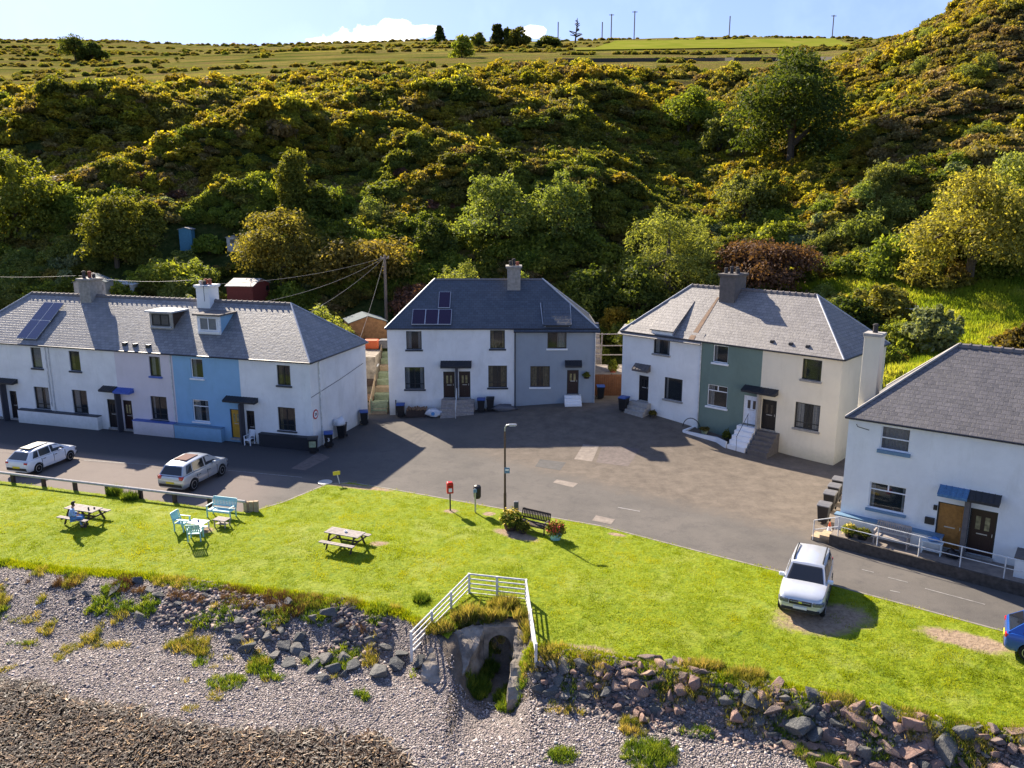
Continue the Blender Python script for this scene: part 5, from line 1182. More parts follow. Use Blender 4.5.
# walkway furniture at the nearest house
def L4(x, y, z): return tuple(H4.O+H4.ex*x+H4.ey*y+Vector((0, 0, z)))
slatchair('porch_bench', L4(2.6, -.85, .5), H4.root.rotation_euler.z, 1.5, 'weathered wooden bench on the walkway under the big window', 'bench', 'wood_g')
ltr = ltable('plant_table', 0, 0, 0, .9, .4, .6, 'pale_t', 'narrow pale blue table on the walkway right of the wooden bench'); ltr.location = L4(4.3, -.75, .5); ltr.rotation_euler.z = H4.root.rotation_euler.z
blob('cushion', L4(4.35, -.72, 1.2), .22, 'jeans', 'folded blue blanket on the narrow walkway table', 'blanket', 9, scl=(1.2, .8, .5)); blob('black_tub', L4(5.15, -.7, .65), .28, 'bin_k', 'round black tub between the table and the wooden door', 'tub', 10)
# culvert with wing walls, arch and the railing round it
cv = empty('culvert', (-.65, 30.1, -2.2), 0, 'concrete culvert mouth with splayed wing walls below the white railing', 'culvert')
def cp(x, y, z): return Vector((x+.65, y-30.1, z+2.2))
M['conc'] = plain('stained old concrete', (.25, .215, .175), .95, .6, 1.8, bump=1.)
def wing(pts_in, pts_out, name='wing_wall'):
    mb = MB(); n = len(pts_in); v = []
    for (a, b) in zip(pts_in, pts_out): v += [cp(a[0], a[1], -2.6), cp(*a), cp(*b), cp(b[0], b[1], -2.6)]
    f = [(0, 1, 2, 3), tuple(4*(n-1)+k for k in (3, 2, 1, 0))]
    for i in range(n-1):
        for k in range(4): a = i*4+k; b = i*4+(k+1) % 4; f.append((a, a+4, b+4, b))
    o = mb.add(v, f).build(name, M['conc'], cv); me = o.data; bm = bmesh.new(); bm.from_mesh(me); bmesh.ops.triangulate(bm, faces=bm.faces[:])
    for _ in range(3): bmesh.ops.subdivide_edges(bm, edges=[e for e in bm.edges if e.calc_length() > .18], cuts=1, use_grid_fill=True); bmesh.ops.triangulate(bm, faces=bm.faces[:])
    bm.normal_update(); from mathutils import noise as mn
    for v_ in bm.verts: v_.co += v_.normal*(.13*mn.noise(v_.co*1.7)+.07*mn.noise(v_.co*5)+.03*mn.noise(v_.co*13))
    bm.to_mesh(me); bm.free(); return o
wing([(-1.1, 30.15, -.45), (-1.35, 29.4, -.7), (-1.75, 28.2, -1.15), (-2.15, 27.1, -1.65)], [(-1.6, 30.2, -.35), (-2.35, 29.5, -.42), (-3.2, 28.7, -.68), (-3.45, 27.6, -1.05)])
wing([(.1, 30.1, -.42), (.1, 29.3, -.55), (-.05, 28.0, -1.0), (-.2, 26.8, -1.6)], [(.55, 30.1, -.42), (.65, 29.2, -.6), (.6, 28.0, -1.05), (.4, 27.0, -1.6)])
# head wall with an arched opening
hw = MB(); xs = [-.5*1.05*math.cos(PI*i/12) for i in range(13)]; r_ = .45; cx = -.5; zc = -1.2
for i in range(12):
    a0, a1_ = PI*i/12, PI*(i+1)/12; x0_, x1_ = cx-r_*math.cos(a0), cx-r_*math.cos(a1_); z0a, z1a = zc+r_*math.sin(a0), zc+r_*math.sin(a1_)
    hw.add([cp(x0_, 29.95, z0a), cp(x1_, 29.95, z1a), cp(x1_, 29.95, -.38), cp(x0_, 29.95, -.38), cp(x0_, 30.6, z0a), cp(x1_, 30.6, z1a), cp(x1_, 30.6, -.38), cp(x0_, 30.6, -.38)], [(0,1,2,3),(0,4,5,1),(3,2,6,7),(4,7,6,5)])
hw.build('arch_head', M['conc'], cv)
hw = MB(); hw.add([cp(-1.15, 29.96, -2.6), cp(cx-r_, 29.96, -2.6), cp(cx-r_, 29.96, -.385), cp(-1.15, 29.96, -.385), cp(-1.15, 30.6, -2.6), cp(cx-r_, 30.6, -2.6), cp(cx-r_, 30.6, -.385), cp(-1.15, 30.6, -.385)], [(0,1,2,3),(1,5,6,2),(3,2,6,7),(4,7,6,5),(0,3,7,4)]).add([cp(cx+r_, 29.96, -2.6), cp(.3, 29.96, -2.6), cp(.3, 29.96, -.385), cp(cx+r_, 29.96, -.385), cp(cx+r_, 30.6, -2.6), cp(.3, 30.6, -2.6), cp(.3, 30.6, -.385), cp(cx+r_, 30.6, -.385)], [(0,1,2,3),(1,5,6,2),(3,2,6,7),(4,7,6,5),(0,3,7,4)]); hw.build('arch_jambs', M['conc'], cv)
MB().box(-.7, .9, .45, .5, -.4, 1.9).build('tunnel_gloom_panel', M['room'], cv)  # thin dark panel behind the arch, painted as the tunnel's shade
# railing
def P3(px, py, z): p = G(px, py, z); return Vector((p.x, p.y, z))
z_t = .75
A_ = P3(411, 632, .1); B_ = P3(469, 574, z_t); Mq = P3(497, 577, z_t); C_ = P3(526, 580, z_t); D_ = P3(536, 644, .3)
rt = empty('culvert_railing', (B_.x, B_.y, -.3), 0, 'white painted metal railing around three sides of the culvert', 'railing')
def rseg(tops, hb, npost, bars, parent, skip0=True):
    o_ = Vector((B_.x, B_.y, -.3)); 
    for i in range(len(tops)-1):
        a, b = tops[i], tops[i+1]
        mb = MB(); 
        for k in range(bars): dz_ = Vector((0, 0, -hb*k/(bars-.4))); mb.tube([a+dz_-o_, b+dz_-o_], .032 if k else .04, 6)
        mb.build('rails', M['wmetal'], parent)
        for j in range(npost+1):
            if j == 0 and (i > 0 or skip0): continue
            p = a.lerp(b, j/npost); MB().box(-.05, .05, -.05, .05, -hb-.25, .03, Matrix.Translation(p-o_)).build('post', M['wmetal'], parent)
rseg([A_, B_], 1.0, 3, 5, rt, False); rseg([B_, Mq, C_], 1.0, 1, 5, rt); rseg([C_, D_], 1.0, 2, 5, rt)
# yellow marker, manhole
ym = empty('marker_sign', gz(-10.15, 45.75), .4, 'small yellow marker sign on a leaning white stake at the lawn edge', 'marker sign'); MB().tube([(0, 0, 0), (-.12, 0, .62)], .03, 6).build('stake', M['wmetal'], ym); MB().box(-.36, .06, -.03, .0, .55, .78).build('sign_plate', M['yellow'], ym, bevel=.01)
mh = MB().lathe([(.42, 0), (.42, .03), (.38, .035)], 20).build('manhole_cover', M['steel']); mh.location = gzz(-11.05, 45.95, .0); tag(mh, 'pale round manhole cover at the lawn corner beside the yellow marker', 'manhole cover')
# ---- sheds, fences and garden things behind the houses
def shed(name, px, py, Y, w, d, h, ang, wall, roofm, label, door_=True, roof_h=.5, sink=.4, cat='shed', win=True):
    p = AY(px, py, Y); hz_ = Hs(p.x, p.y)
    if hz_ > p.z+.3: q = hit(px, py, 60, 140); p = q if q else p
    r = empty(name, p, ang, label, cat)
    b = MB(); b.prism([(-w/2, -sink), (w/2, -sink), (w/2, h), (0, h+roof_h), (-w/2, h)], -d/2, d/2, 'y'); b.build('walls', M[wall], r)
    ro = MB()
    for sx in (-1, 1): ro.prism([(sx*(w/2+.12), h-.06), (sx*(w/2+.12), h), (0, h+roof_h+.06), (0, h+roof_h)], -d/2-.12, d/2+.12, 'y')
    ro.build('roof', M[roofm], r)
    if door_: MB().box(-.35, .35, -d/2-.03, -d/2-.003, 0, h*.92).build('door', M[wall], r, bevel=.01)
    if win: MB().box(w/2-.75 if w > 2.2 else -.25, w/2-.2 if w > 2.2 else .25, -d/2-.02, -d/2-.004, h*.45, h*.8).build('window', M['carglass'], r)
    return r
M['roof_tin'] = plain('mottled tin roof', (.28, .26, .25), .7, .5, 3); M['red_shed'] = plain('dark red shed paint', (.14, .025, .02), .7, .2, 6); M['blue_shed'] = plain('faded blue shed paint', (.07, .22, .32), .7, .15, 6); M['white_shed'] = plain('off white shed paint', (.55, .55, .52), .7, .1)
M['felt'] = plain('green grey roofing felt', (.09, .12, .13), .9, .3, 3)
shed('wooden_shed', 366, 341, 76, 3.2, 2.8, 1.9, .35, 'wood_o', 'felt', 'timber shed with felt roof behind the gap between the first two houses', win=False)
shed('red_shed', 249, 298, 79, 3.6, 2.6, 1.35, PI/2-.15, 'red_shed', 'roof_tin', 'dark red shed with mottled pale roof behind the terrace ridge', door_=False)
shed('blue_shed', 188, 247, 93, 1.3, 1.3, 1.9, .1, 'blue_shed', 'roof_tin', 'narrow faded blue shed on the hillside allotment', roof_h=.15)
shed('white_hut', 234, 248, 92, 1.2, 1.1, 1.2, .1, 'white_shed', 'roof_tin', 'small off white hut right of the blue shed', roof_h=.1, door_=False)
shed('white_caravan_shed', 116, 294, 80, 4.0, 2.0, 1.0, .05, 'white_shed', 'white_shed', 'low white roofed shed between the terrace chimneys', roof_h=.2); shed('grey_lean_to', 95, 296, 77, 2.8, 2., 1.4, .1, 'cem', 'felt', 'grey lean-to roof left of the stone terrace chimney', roof_h=.6)
bpy.data.objects['white_caravan_shed'].name = 'white_shed'
# brown fence and patio between middle and right-hand houses
fb = empty('garden_fence', (7.3, 63.6, Hs(7.3, 63.6)), 0, 'orange brown boarded fence between the grey and white houses', 'fence')
mb = MB(); [mb.box(-1.3+i*.16, -1.3+i*.16+.15, -.02, .02+(.01 if i % 2 else 0), -.3, 1.7) for i in range(24)]; mb.build('boards', M['wood_b'], fb); [MB().box(x-.05, x+.05, .03, .12, -.3, 1.75).build('post', M['wood_d'], fb) for x in (-1.2, .6, 2.4)]
pz = Hs(7.3, 63.6)+1.55; pt_ = MB().box(-2., 5, 0, 4.2, -.9, 0).build('patio', M['patch_g']); pt_.location = (6.9, 64.0, pz); tag(pt_, kind='structure')
pg = empty('garden_trellis', (7.6, 68.8, pz+.0), 0, 'mossy rustic timber trellis frame above the patio behind the fence', 'trellis')
for x in (-1.2, 0, 2.2): MB().tube([(x, 0, 0), (x+.05, 0, 2.6)], .06, 6).build('post', M['wood_g'], pg)
for z in (.7, 1.5, 2.5): MB().tube([(-1.6, 0, z), (2.6, 0, z+.04)], .045, 6).build('rail', M['wood_g'], pg)
st_ = MB(); [st_.box(6.3+i*.02, 7.7, 69.0+i*.45, 69.5+i*.45, pz-.4+i*.38, pz+.3+i*.38) for i in range(8)]; so = st_.build('garden_steps', M['wood_g']); tag(so, 'old timber garden steps climbing behind the patio', 'steps')
# narrow green steps and clutter in the gap left of the middle houses
gs = empty('green_steps', (-10.35, 61.6, .1), 0, 'mossy green timber steps and gate climbing between terrace and white house', 'steps')
for i in range(9): MB().box(-.55, .6, i*.75, i*.75+.76, -.4, .25+i*.42).build('step', M['wood_y' if i % 3 == 0 else 'wood_green'], gs)
gt = MB(); [gt.box(-.55, .6, -.06, -.02, .12+k*.22, .28+k*.22) for k in range(4)]; gt.box(-.6, -.52, -.08, 0, 0, 1.15); gt.box(.57, .65, -.08, 0, 0, 1.15); gt.build('gate', M['wood_green'], gs)
MB().prism([(-.3, .1), (6.5, 3.6), (6.5, 4.3), (-.3, .95)], -.66, -.6, 'x').build('side_boards', M['wood_y'], gs)
def junk(name, x, y, z, sx, sy, sz, m, label, cat, ang=0.):
    o = MB().box(-sx/2, sx/2, -sy/2, sy/2, 0, sz).prism([(-sx/2, sz), (sx/2, sz), (sx*.4, sz+.08), (-sx*.4, sz+.08)], -sy/2, sy/2, 'y').build(name, M[m], None, bevel=.02); o.location = (x, y, z); o.rotation_euler.z = ang; tag(o, label, cat); return o
junk('oil_tank', -11.85, 68.2, 4.0, 1.3, 1.0, .6, 'cone_o', 'orange crate in the cluttered gap behind the terrace', 'crate'); junk('water_butt', -10.7, 68.4, 4.0, 1.1, .9, .6, 'bin_g', 'grey covered tank beside the orange crate', 'tank')
bpy.data.objects['oil_tank'].name = 'orange_crate'
junk('workbench', -11.6, 65.4, 3.0, 1.4, .8, .12, 'sack', 'white topped workbench among clutter in the gap', 'workbench'); junk('rubble_box', -11.4, 62.8, .8, .9, .7, .35, 'log', 'box of rusty scrap low in the gap by the terrace end', 'box'); junk('concrete_block', -11.2, 61.9, -.1, .9, .6, .8, 'conc', 'pale concrete block at the foot of the green steps', 'block')
junk('scrap_crate', -11.5, 64.0, 1.7, 1.1, .7, .4, 'wood_d', 'dark crate of scrap halfway up the gap', 'crate', .3)
sup = MB().box(-.8, .8, -3.4, 3.2, -3.2, 0).build('retaining_block', M['conc']); sup.location = (-11.75, 66.2, 3.95); sup.scale = (1, .55, 1); tag(sup, 'old retaining wall holding up the garden behind the gap', 'retaining wall')
# washing dryer on the right garden
wd = hit(901, 330, 45, 120); rw = empty('rotary_dryer', wd, 0, 'pale rotary washing line half open on the garden slope', 'washing line'); MB().tube([(0, 0, 0), (0, 0, 1.9)], .03, 6).build('pole', M['steel'], rw)
mb = MB(); [mb.tube([(0, 0, 1.6), (1.5*math.cos(a), 1.5*math.sin(a), 1.95)], .018, 5) for a in (.3, 1.9, 3.4, 5.0)]; mb.build('arms', M['steel'], rw)
mb = MB(); 
for k in (.3, .5, .7, .85, 1.): mb.tube([(1.5*k*math.cos(a), 1.5*k*math.sin(a), 1.6+.35*k) for a in (.3, 1.9, 3.4, 5.0, .3)], .014, 4)
mb.build('lines', M['sack'], rw)
def fence_line(name, pts, label, m, h=.9, gap=.13):
    P = [Vector(p) for p in pts]; r = empty(name, P[0], 0, label, 'fence')
    for i in range(len(P)-1):
        a, b = P[i]-P[0], P[i+1]-P[0]; mb = MB()
        for k in range(3): z = h*(.25+.33*k); mb.tube([a+Vector((0, 0, z)), b+Vector((0, 0, z))], .05, 4)
        mb.build('rails', M[m], r); MB().box(a.x-.06, a.x+.06, a.y-.06, a.y+.06, a.z-.4, a.z+h+.1).build('post', M[m], r)
    return r
fence_line('garden_fence', [hit(898, 352, 45, 90), hit(912, 343, 45, 90), hit(925, 333, 45, 90), hit(940, 322, 45, 90)], 'low brown timber fence stepping up the sunny garden slope', 'wood_b', 1.0)
gt_ = hit(899, 342, 45, 90); o = junk('garden_chair', gt_.x, gt_.y, gt_.z, .5, .5, .6, 'cone_o', 'small orange red garden seat behind the brown slope fence', 'seat')
# far drystone wall along the top of the slope
wl = []
for px in range(555, 852, 9):
    p = hit(px, 62-(px-560)*.006, 120, 300)
    if p: wl.append((p.x, p.y))
if len(wl) > 3:
    wl2 = wl
    w_o = ribbon('drystone_wall', dens(wl2, 4), .7, .75, M['brickdark'], 'dark drystone wall along the top edge of the slope', 'wall')
fld = []
top = [hit(px, 42-(px-570)*.012+ (7 if px < 600 else 0), 120, 650) for px in range(575, 856, 20)]; bot = [hit(px, 51-(px-570)*.014, 120, 650) for px in range(575, 856, 20)]
fp = [(p.x, p.y) for p in top if p]+[(p.x, p.y) for p in bot if p][::-1]
try: sheet('field', fp, .35, M['field'], 4.)
except Exception as e: print('field failed', e)
# ================================================================ rocks, shingle, grass
def rock_mesh(seed, n=11, flat=.7):
    rr = random.Random(seed); bm = bmesh.new()
    for _ in range(n):
        v = Vector((rr.gauss(0, 1), rr.gauss(0, 1), rr.gauss(0, 1))).normalized()*rr.uniform(.7, 1.1); bm.verts.new((v.x*1.2, v.y*.85, v.z*flat))
    bmesh.ops.convex_hull(bm, input=bm.verts[:]); bmesh.ops.delete(bm, geom=[v for v in bm.verts if not v.link_faces], context='VERTS')
    bmesh.ops.bevel(bm, geom=bm.edges[:], offset=.045, segments=1, affect='EDGES', clamp_overlap=True)
    me = bpy.data.meshes.new('boulder'); bm.to_mesh(me); bm.free(); return me
def rockmat(name, a, b, c):
    def fn(nt, out):
        k = N(nt); o = k.obj(); r = k.n('ShaderNodeObjectInfo').outputs['Random']; f = k.noise(o, 1.6, 6, .7); g = k.noise(o, 9, 5, .7)
        col = k.ramp(r, [(0, a), (.5, b), (1, c)]); col = k.mix(k.mapr(f, .4, .7, 0, .5), col, tuple(x*.5 for x in a)); col = k.mix(k.mapr(g, .5, .75, 0, .5), col, (.36, .34, .3))
        k.princ(out, col, .85, .3, k.bump(k.math('ADD', f, k.math('MULTIPLY', g, .5)), .8, .12))
    return mat(name, fn)
M['rock_g'] = rockmat('grey basalt', (.09, .095, .095), (.14, .14, .13), (.19, .175, .155)); M['rock_r'] = rockmat('reddish sandstone', (.2, .15, .13), (.33, .2, .155), (.42, .28, .2))
RG = [rock_mesh(i, 10+i % 5, .62+.05*(i % 4)) for i in range(10)]; RR = [rock_mesh(50+i, 10+i % 5, .62+.05*(i % 4)) for i in range(12)]
for m_ in RG: m_.materials.append(M['rock_g'])
for m_ in RR: m_.materials.append(M['rock_r'])
def boulder(x, y, s, red, label, group, k, up=.25):
    o = bpy.data.objects.new('boulder', (RR if red else RG)[k % (12 if red else 10)]); COL.objects.link(o)
    o.location = (x, y, Hs(x, y)+s*up); rr = random.Random(k*7+int(x*100)); o.rotation_euler = (rr.uniform(-.5, .5), rr.uniform(-.5, .5), rr.uniform(0, 6.3)); o.scale = (s*rr.uniform(.8, 1.25), s*rr.uniform(.8, 1.2), s*rr.uniform(.75, 1.1)); tag(o, label, 'boulder', group)
rr = random.Random(11); placed = []
def tryplace(x, y, s, gap=.8):
    for a, b, c in placed:
        if math.hypot(a-x, b-y) < (c+s)*gap: return False
    placed.append((x, y, s)); return True
k = 0
# left scatter, image outline of the dark boulders
for px, py, s in [(237,641,.32),(247,650,.4),(262,633,.3),(268,640,.42),(281,634,.33),(283,648,.34),(300,640,.3),(297,652,.38),(276,657,.3),(290,665,.38),(305,658,.36),(313,668,.34),(325,662,.42),(333,671,.42),(345,660,.38),(352,668,.4),(322,680,.3),(380,672,.46),(398,668,.42),(344,675,.3),(256,614,.3),(270,611,.34),(290,603,.3),(313,620,.34),(331,615,.42),(340,625,.3),(355,632,.25),(372,640,.28),(386,650,.3),(402,655,.35),(88,595,.28),(115,592,.34),(138,583,.34),(160,597,.26),(140,618,.3),(420,664,.4),(205,597,.2),(240,622,.3)]:
    p = hit(px, py, 18, 60); k += 1
    if tryplace(p.x, p.y, s, .45): boulder(p.x, p.y, s, False, 'dark angular boulder on the shingle left of the culvert', 'boulders left of the culvert', k)
# right armour bank: dense red section, gap, then the long bank running right
def band(pxa, pxb, n, smin, smax, red_p, up, lo, label, group):
    global k
    c = 0; t = 0
    while c < n and t < n*30:
        t += 1; px = rr.uniform(pxa, pxb); f = rr.random(); py = np.interp(px, up[0], up[1])*(1-f)+np.interp(px, lo[0], lo[1])*f; p = hit(px, py, 16, 60)
        s = rr.uniform(smin, smax)*(1.35 if rr.random() < .12 else 1)
        if p is None or not tryplace(p.x, p.y, s, .5): continue
        c += 1; k += 1; boulder(p.x, p.y, s, rr.random() < red_p, label, group, k, rr.uniform(.05, .35))
band(596, 700, 96, .17, .33, .85, ((596, 640, 690, 700), (668, 658, 662, 672)), ((596, 640, 700), (700, 722, 705)), 'reddish boulder in the dense heap right of the culvert', 'boulders of the reddish heap')
band(538, 600, 26, .2, .42, .25, ((538, 600), (665, 668)), ((538, 600), (695, 702)), 'dark boulder at the foot of the railing beside the culvert', 'boulders beside the culvert')
band(728, 1040, 118, .2, .46, .6, ((728, 800, 900, 1040), (684, 690, 716, 738)), ((728, 770, 830, 900, 1040), (708, 742, 775, 785, 790)), 'boulder in the long sea bank below the lawn on the right', 'boulders of the right sea bank')
# shingle stones: one stuff mesh
def inst_mesh(name, protos, pts, scl, rot, mat_, tints=None, tilt=None):
    """merge copies of small proto meshes (list of (verts,tris/quads)) into one mesh"""
    co = []; fs = []; tt = []; base = 0
    idx = RNG.integers(0, len(protos), len(pts))
    for pi, (V, Fc) in enumerate(protos):
        sel = np.where(idx == pi)[0]
        if len(sel) == 0: continue
        c, s_ = np.cos(rot[sel]), np.sin(rot[sel]); v = V[None]*scl[sel, None, None] if scl.ndim == 1 else V[None]*scl[sel][:, None, :]
        x = v[..., 0]*c[:, None]-v[..., 1]*s_[:, None]; y = v[..., 0]*s_[:, None]+v[..., 1]*c[:, None]
        w = np.stack([x, y, v[..., 2]], -1)+pts[sel][:, None, :]
        co.append(w.reshape(-1, 3)); f = Fc[None]+(np.arange(len(sel))*len(V))[:, None, None]+base; fs.append(f.reshape(-1, Fc.shape[1])); base += len(sel)*len(V)
        t = tints[sel] if tints is not None else RNG.random(len(sel)); tt.append(np.repeat(t, len(Fc)) if True else 0)
    me = np_mesh(name, np.concatenate(co), np.concatenate(fs), False, np.concatenate(tt)); return link_mesh(name, me, mat_)
def pebble_proto(seed):
    rr_ = random.Random(seed); bm = bmesh.new()
    for _ in range(9):
        v = Vector((rr_.gauss(0, 1), rr_.gauss(0, 1), rr_.gauss(0, 1))).normalized(); bm.verts.new((v.x, v.y*.75, v.z*.5))
    bmesh.ops.convex_hull(bm, input=bm.verts[:]); bmesh.ops.triangulate(bm, faces=bm.faces[:]); bm.verts.index_update()
    V = np.array([v.co[:] for v in bm.verts]); Fc = np.array([[v.index for v in f.verts] for f in bm.faces]); bm.free(); return V, Fc
PP = [pebble_proto(i) for i in range(8)]
def _pm(nt, out):
    k = N(nt); a = k.n('ShaderNodeAttribute', attribute_name='tint').outputs['Fac']
    c = k.ramp(a, [(0, (.12, .11, .105)), (.25, (.24, .21, .2)), (.5, (.38, .31, .28)), (.75, (.46, .39, .36)), (.93, (.56, .51, .46)), (1, (.7, .65, .6))]); k.princ(out, c, .75, .3)
M['pebble'] = mat('pebbles', _pm)
nP = 95000; py_ = RNG.uniform(17.5, 35.5, nP*2); px_ = RNG.uniform(-.72, .72, nP*2)*(py_+1.5)
ok = (py_ < ybank(px_)-.4-RNG.random(nP*2)*.8) & ((py_ > wrack_y(px_)-.4) | (RNG.random(nP*2) < .15)) & ~((px_ > -2.2) & (px_ < .3) & (py_ > 27.5))
px_, py_ = px_[ok][:nP], py_[ok][:nP]; pz_ = H(px_, py_)+.035
inst_mesh('pebbles', PP, np.stack([px_, py_, pz_], -1), RNG.uniform(.02, .055, len(px_))*np.where(RNG.random(len(px_)) < .06, 2.2, 1), RNG.uniform(0, 6.28, len(px_)), M['pebble']); tag(bpy.data.objects['pebbles'], 'pale pink and grey shingle covering the beach', 'shingle', kind='stuff')
# smaller rubble wedged between the boulders: one stuff mesh
def _rub(nt, out):
    k = N(nt); a = k.n('ShaderNodeAttribute', attribute_name='tint').outputs['Fac']; c = k.ramp(a, [(0, (.08, .08, .08)), (.4, (.16, .14, .13)), (.7, (.27, .19, .16)), (1, (.36, .28, .23))]); k.princ(out, c, .85, .3)
M['rubble'] = mat('rubble stone', _rub)
n = 12000; qx = RNG.uniform(-24, 24, n); qd = RNG.uniform(-2.6, .1, n); qy = ybank(qx)+qd; ok = ((qx > 1.) & (qd > -2.3)) | ((qx < -3.4) & (qx > -15) & (vnoise(qx, qy, 1.5, 9) > .55)) & (RNG.random(n) < .7); qx, qy = qx[ok], qy[ok]
inst_mesh('rubble', PP, np.stack([qx, qy, H(qx, qy)+.05], -1), RNG.uniform(.06, .17, len(qx))*np.where(qx < -3.4, 1.45, 1), RNG.uniform(0, 6.28, len(qx)), M['rubble']); tag(bpy.data.objects['rubble'], 'broken stones wedged between the boulders of the bank', 'rubble', kind='stuff')
# seaweed wrack
def strip_proto(seed, n=9, L=.17, W=.017):
    rr_ = random.Random(seed); V = []; Fq = []
    for i in range(n):
        a = rr_.uniform(0, 6.28); c = Vector((rr_.uniform(-.15, .15), rr_.uniform(-.15, .15), rr_.uniform(.0, .05))); d = Vector((math.cos(a), math.sin(a), rr_.uniform(-.2, .45)))*L*rr_.uniform(.5, 1.2); n_ = Vector((-math.sin(a), math.cos(a), rr_.uniform(-.5, .5)))*W*rr_.uniform(.6, 1.6)
        b = len(V); V += [c-n_, c+n_, c+d+n_*.6, c+d-n_*.6]; Fq.append((b, b+1, b+2, b+3))
    return np.array([tuple(v) for v in V]), np.array(Fq)
M['wrack'] = None
def _wm(nt, out):
    k = N(nt); a = k.n('ShaderNodeAttribute', attribute_name='tint').outputs['Fac']; c = k.ramp(a, [(0, (.014, .008, .005)), (.6, (.05, .027, .013)), (.88, (.16, .085, .038)), (1, (.45, .29, .14))]); k.princ(out, c, .55, .4)
M['wrack'] = mat('dried seaweed', _wm)
n = 42000; wy = RNG.uniform(17.5, 29, n); wx = RNG.uniform(-.72, .1, n)*(wy+2); e = wrack_y(wx)-wy+(vnoise(wx, wy, 1.6)-.5)*1.6+(vnoise(wx, wy, .5)-.5)*.8; ok = (e > 0) & ((e > .5) | (RNG.random(n) < .5)); wx, wy = wx[ok], wy[ok]
inst_mesh('seaweed', [strip_proto(i) for i in range(6)], np.stack([wx, wy, H(wx, wy)+.05], -1), RNG.uniform(.7, 1.5, len(wx)), RNG.uniform(0, 6.28, len(wx)), M['wrack']); tag(bpy.data.objects['seaweed'], 'brown dried seaweed lying along the bottom of the beach', 'seaweed', kind='stuff')
# lawn grass
def tuft(seed, n, h, spread, w, lean=.5):
    rr_ = random.Random(seed); V = []; Fc = []
    for i in range(n):
        a = rr_.uniform(0, 6.28); r = spread*math.sqrt(rr_.random()); cx, cy = r*math.cos(a), r*math.sin(a); b = rr_.uniform(0, 6.28); hh = h*rr_.uniform(.5, 1.15); l = Vector((rr_.uniform(-lean, lean), rr_.uniform(-lean, lean), 1))*hh; s = Vector((math.cos(b), math.sin(b), 0))*w
        k_ = len(V); V += [Vector((cx, cy, -.02))-s, Vector((cx, cy, -.02))+s, Vector((cx, cy, 0))+l]; Fc.append((k_, k_+1, k_+2))
    return np.array([tuple(v) for v in V]), np.array(Fc)
gcols = ((.11, .16, .006), (.215, .27, .01), (.34, .34, .018))
M['grass'] = leafmat('lawn blades', gcols, .5, 0., .5, patch=(.45, .56, .74, (.22, .22, .035), .3))
n = 30000; gy = RNG.uniform(16, 47.5, n); gx = RNG.uniform(-.74, .74, n)*(gy+2)
lp_ = [(a, b) for a, b in lawn_poly]
ok = in_poly(gx, gy, lp_); worn = np.zeros(n, bool)
for (x, y, rx, ry, rot) in WORN:
    dx, dy = gx-x, gy-y; c, s_ = math.cos(rot), math.sin(rot); e = ((dx*c+dy*s_)/rx)**2+((-dx*s_+dy*c)/ry)**2; worn |= (e < .75+.5*vnoise(gx, gy, .6)) & (RNG.random(n) < .93)
ok &= ~worn & ~((gx > -1.6) & (gx < .5) & (gy < 30.6) & (gy > 26)); gx, gy = gx[ok], gy[ok]
tn = np.clip(.15+.85*vnoise(gx, gy, 1.1)*RNG.uniform(.55, 1.25, len(gx))+.1*(vnoise(gx, gy, 5)-.5), 0, 1)
inst_mesh('grass', [tuft(i, 26, .06, .22, .012) for i in range(8)], np.stack([gx, gy, H(gx, gy)], -1), RNG.uniform(.7, 1.25, len(gx))*np.where(vnoise(gx, gy, 1.4, 3) > .78, 1.3, 1), RNG.uniform(0, 6.28, len(gx)), M['grass'], tn); tag(bpy.data.objects['grass'], 'bright green rough grass covering the lawn', 'grass', kind='stuff')
# rank grass and weeds on the bank edge and left beach
M['rank'] = leafmat('rank straw grass', ((.1, .13, .02), (.26, .24, .06), (.5, .38, .15)), .4, 0.)
M['weed'] = leafmat('green weeds', ((.05, .1, .015), (.13, .2, .03), (.28, .32, .05)), .4, 0.)
M['deadw'] = leafmat('dead brown stems', ((.07, .04, .025), (.16, .09, .05), (.25, .15, .08)), .2, 0.)
def weeds(name, m, cond, n, h, w, label, cat, nb=26, spread=.16, smin=.6, smax=1.5, ybox=(17, 38), xb=(-.74, .74)):
    y = RNG.uniform(*ybox, n); x = RNG.uniform(*xb, n)*(y+2); ok = cond(x, y, y-ybank(x)); x, y = x[ok], y[ok]
    if len(x) == 0: print('no', name); return
    inst_mesh(name, [tuft(i+90, nb, h, spread, w, .6) for i in range(6)], np.stack([x, y, H(x, y)], -1), RNG.uniform(smin, smax, len(x)), RNG.uniform(0, 6.28, len(x)), m); tag(bpy.data.objects[name], label, cat, kind='stuff'); print(name, len(x))
notch = lambda x, y: ~((x > -3.7) & (x < .1) & (y > 26.3) & (y < 30.5) & ((x > -2.4) | (y < 29.9)))
weeds('straw_grass', M['rank'], lambda x, y, d: ((d < .25) & (d > np.where(x < -5, -3.8, -.9)) & (vnoise(x, y, 1.0, 2) > np.where(x < -5, .74, .62)) & notch(x, y)), 60000, .3, .016, 'straw coloured rank grass along the top of the bank', 'grass', smin=.4, smax=1.1)
weeds('bank_weeds', M['weed'], lambda x, y, d: ((d < .15) & (d > np.where(x < -5, -4.5, -2.2)) & (vnoise(x, y, 1.1, 7) > np.where(d < -2.5, .76, .66)) & notch(x, y)), 60000, .24, .022, 'green weeds between the stones of the bank', 'weeds', smin=.4, smax=1.1)
weeds('dead_stems', M['deadw'], lambda x, y, d: (d < -.05) & (d > -1.3) & (x > -22) & (x < -6) & (vnoise(x, y, .9, 4) > .45), 50000, .3, .012, 'brown dead stems along the left lawn edge', 'dead stems', smin=.5, smax=1.1)
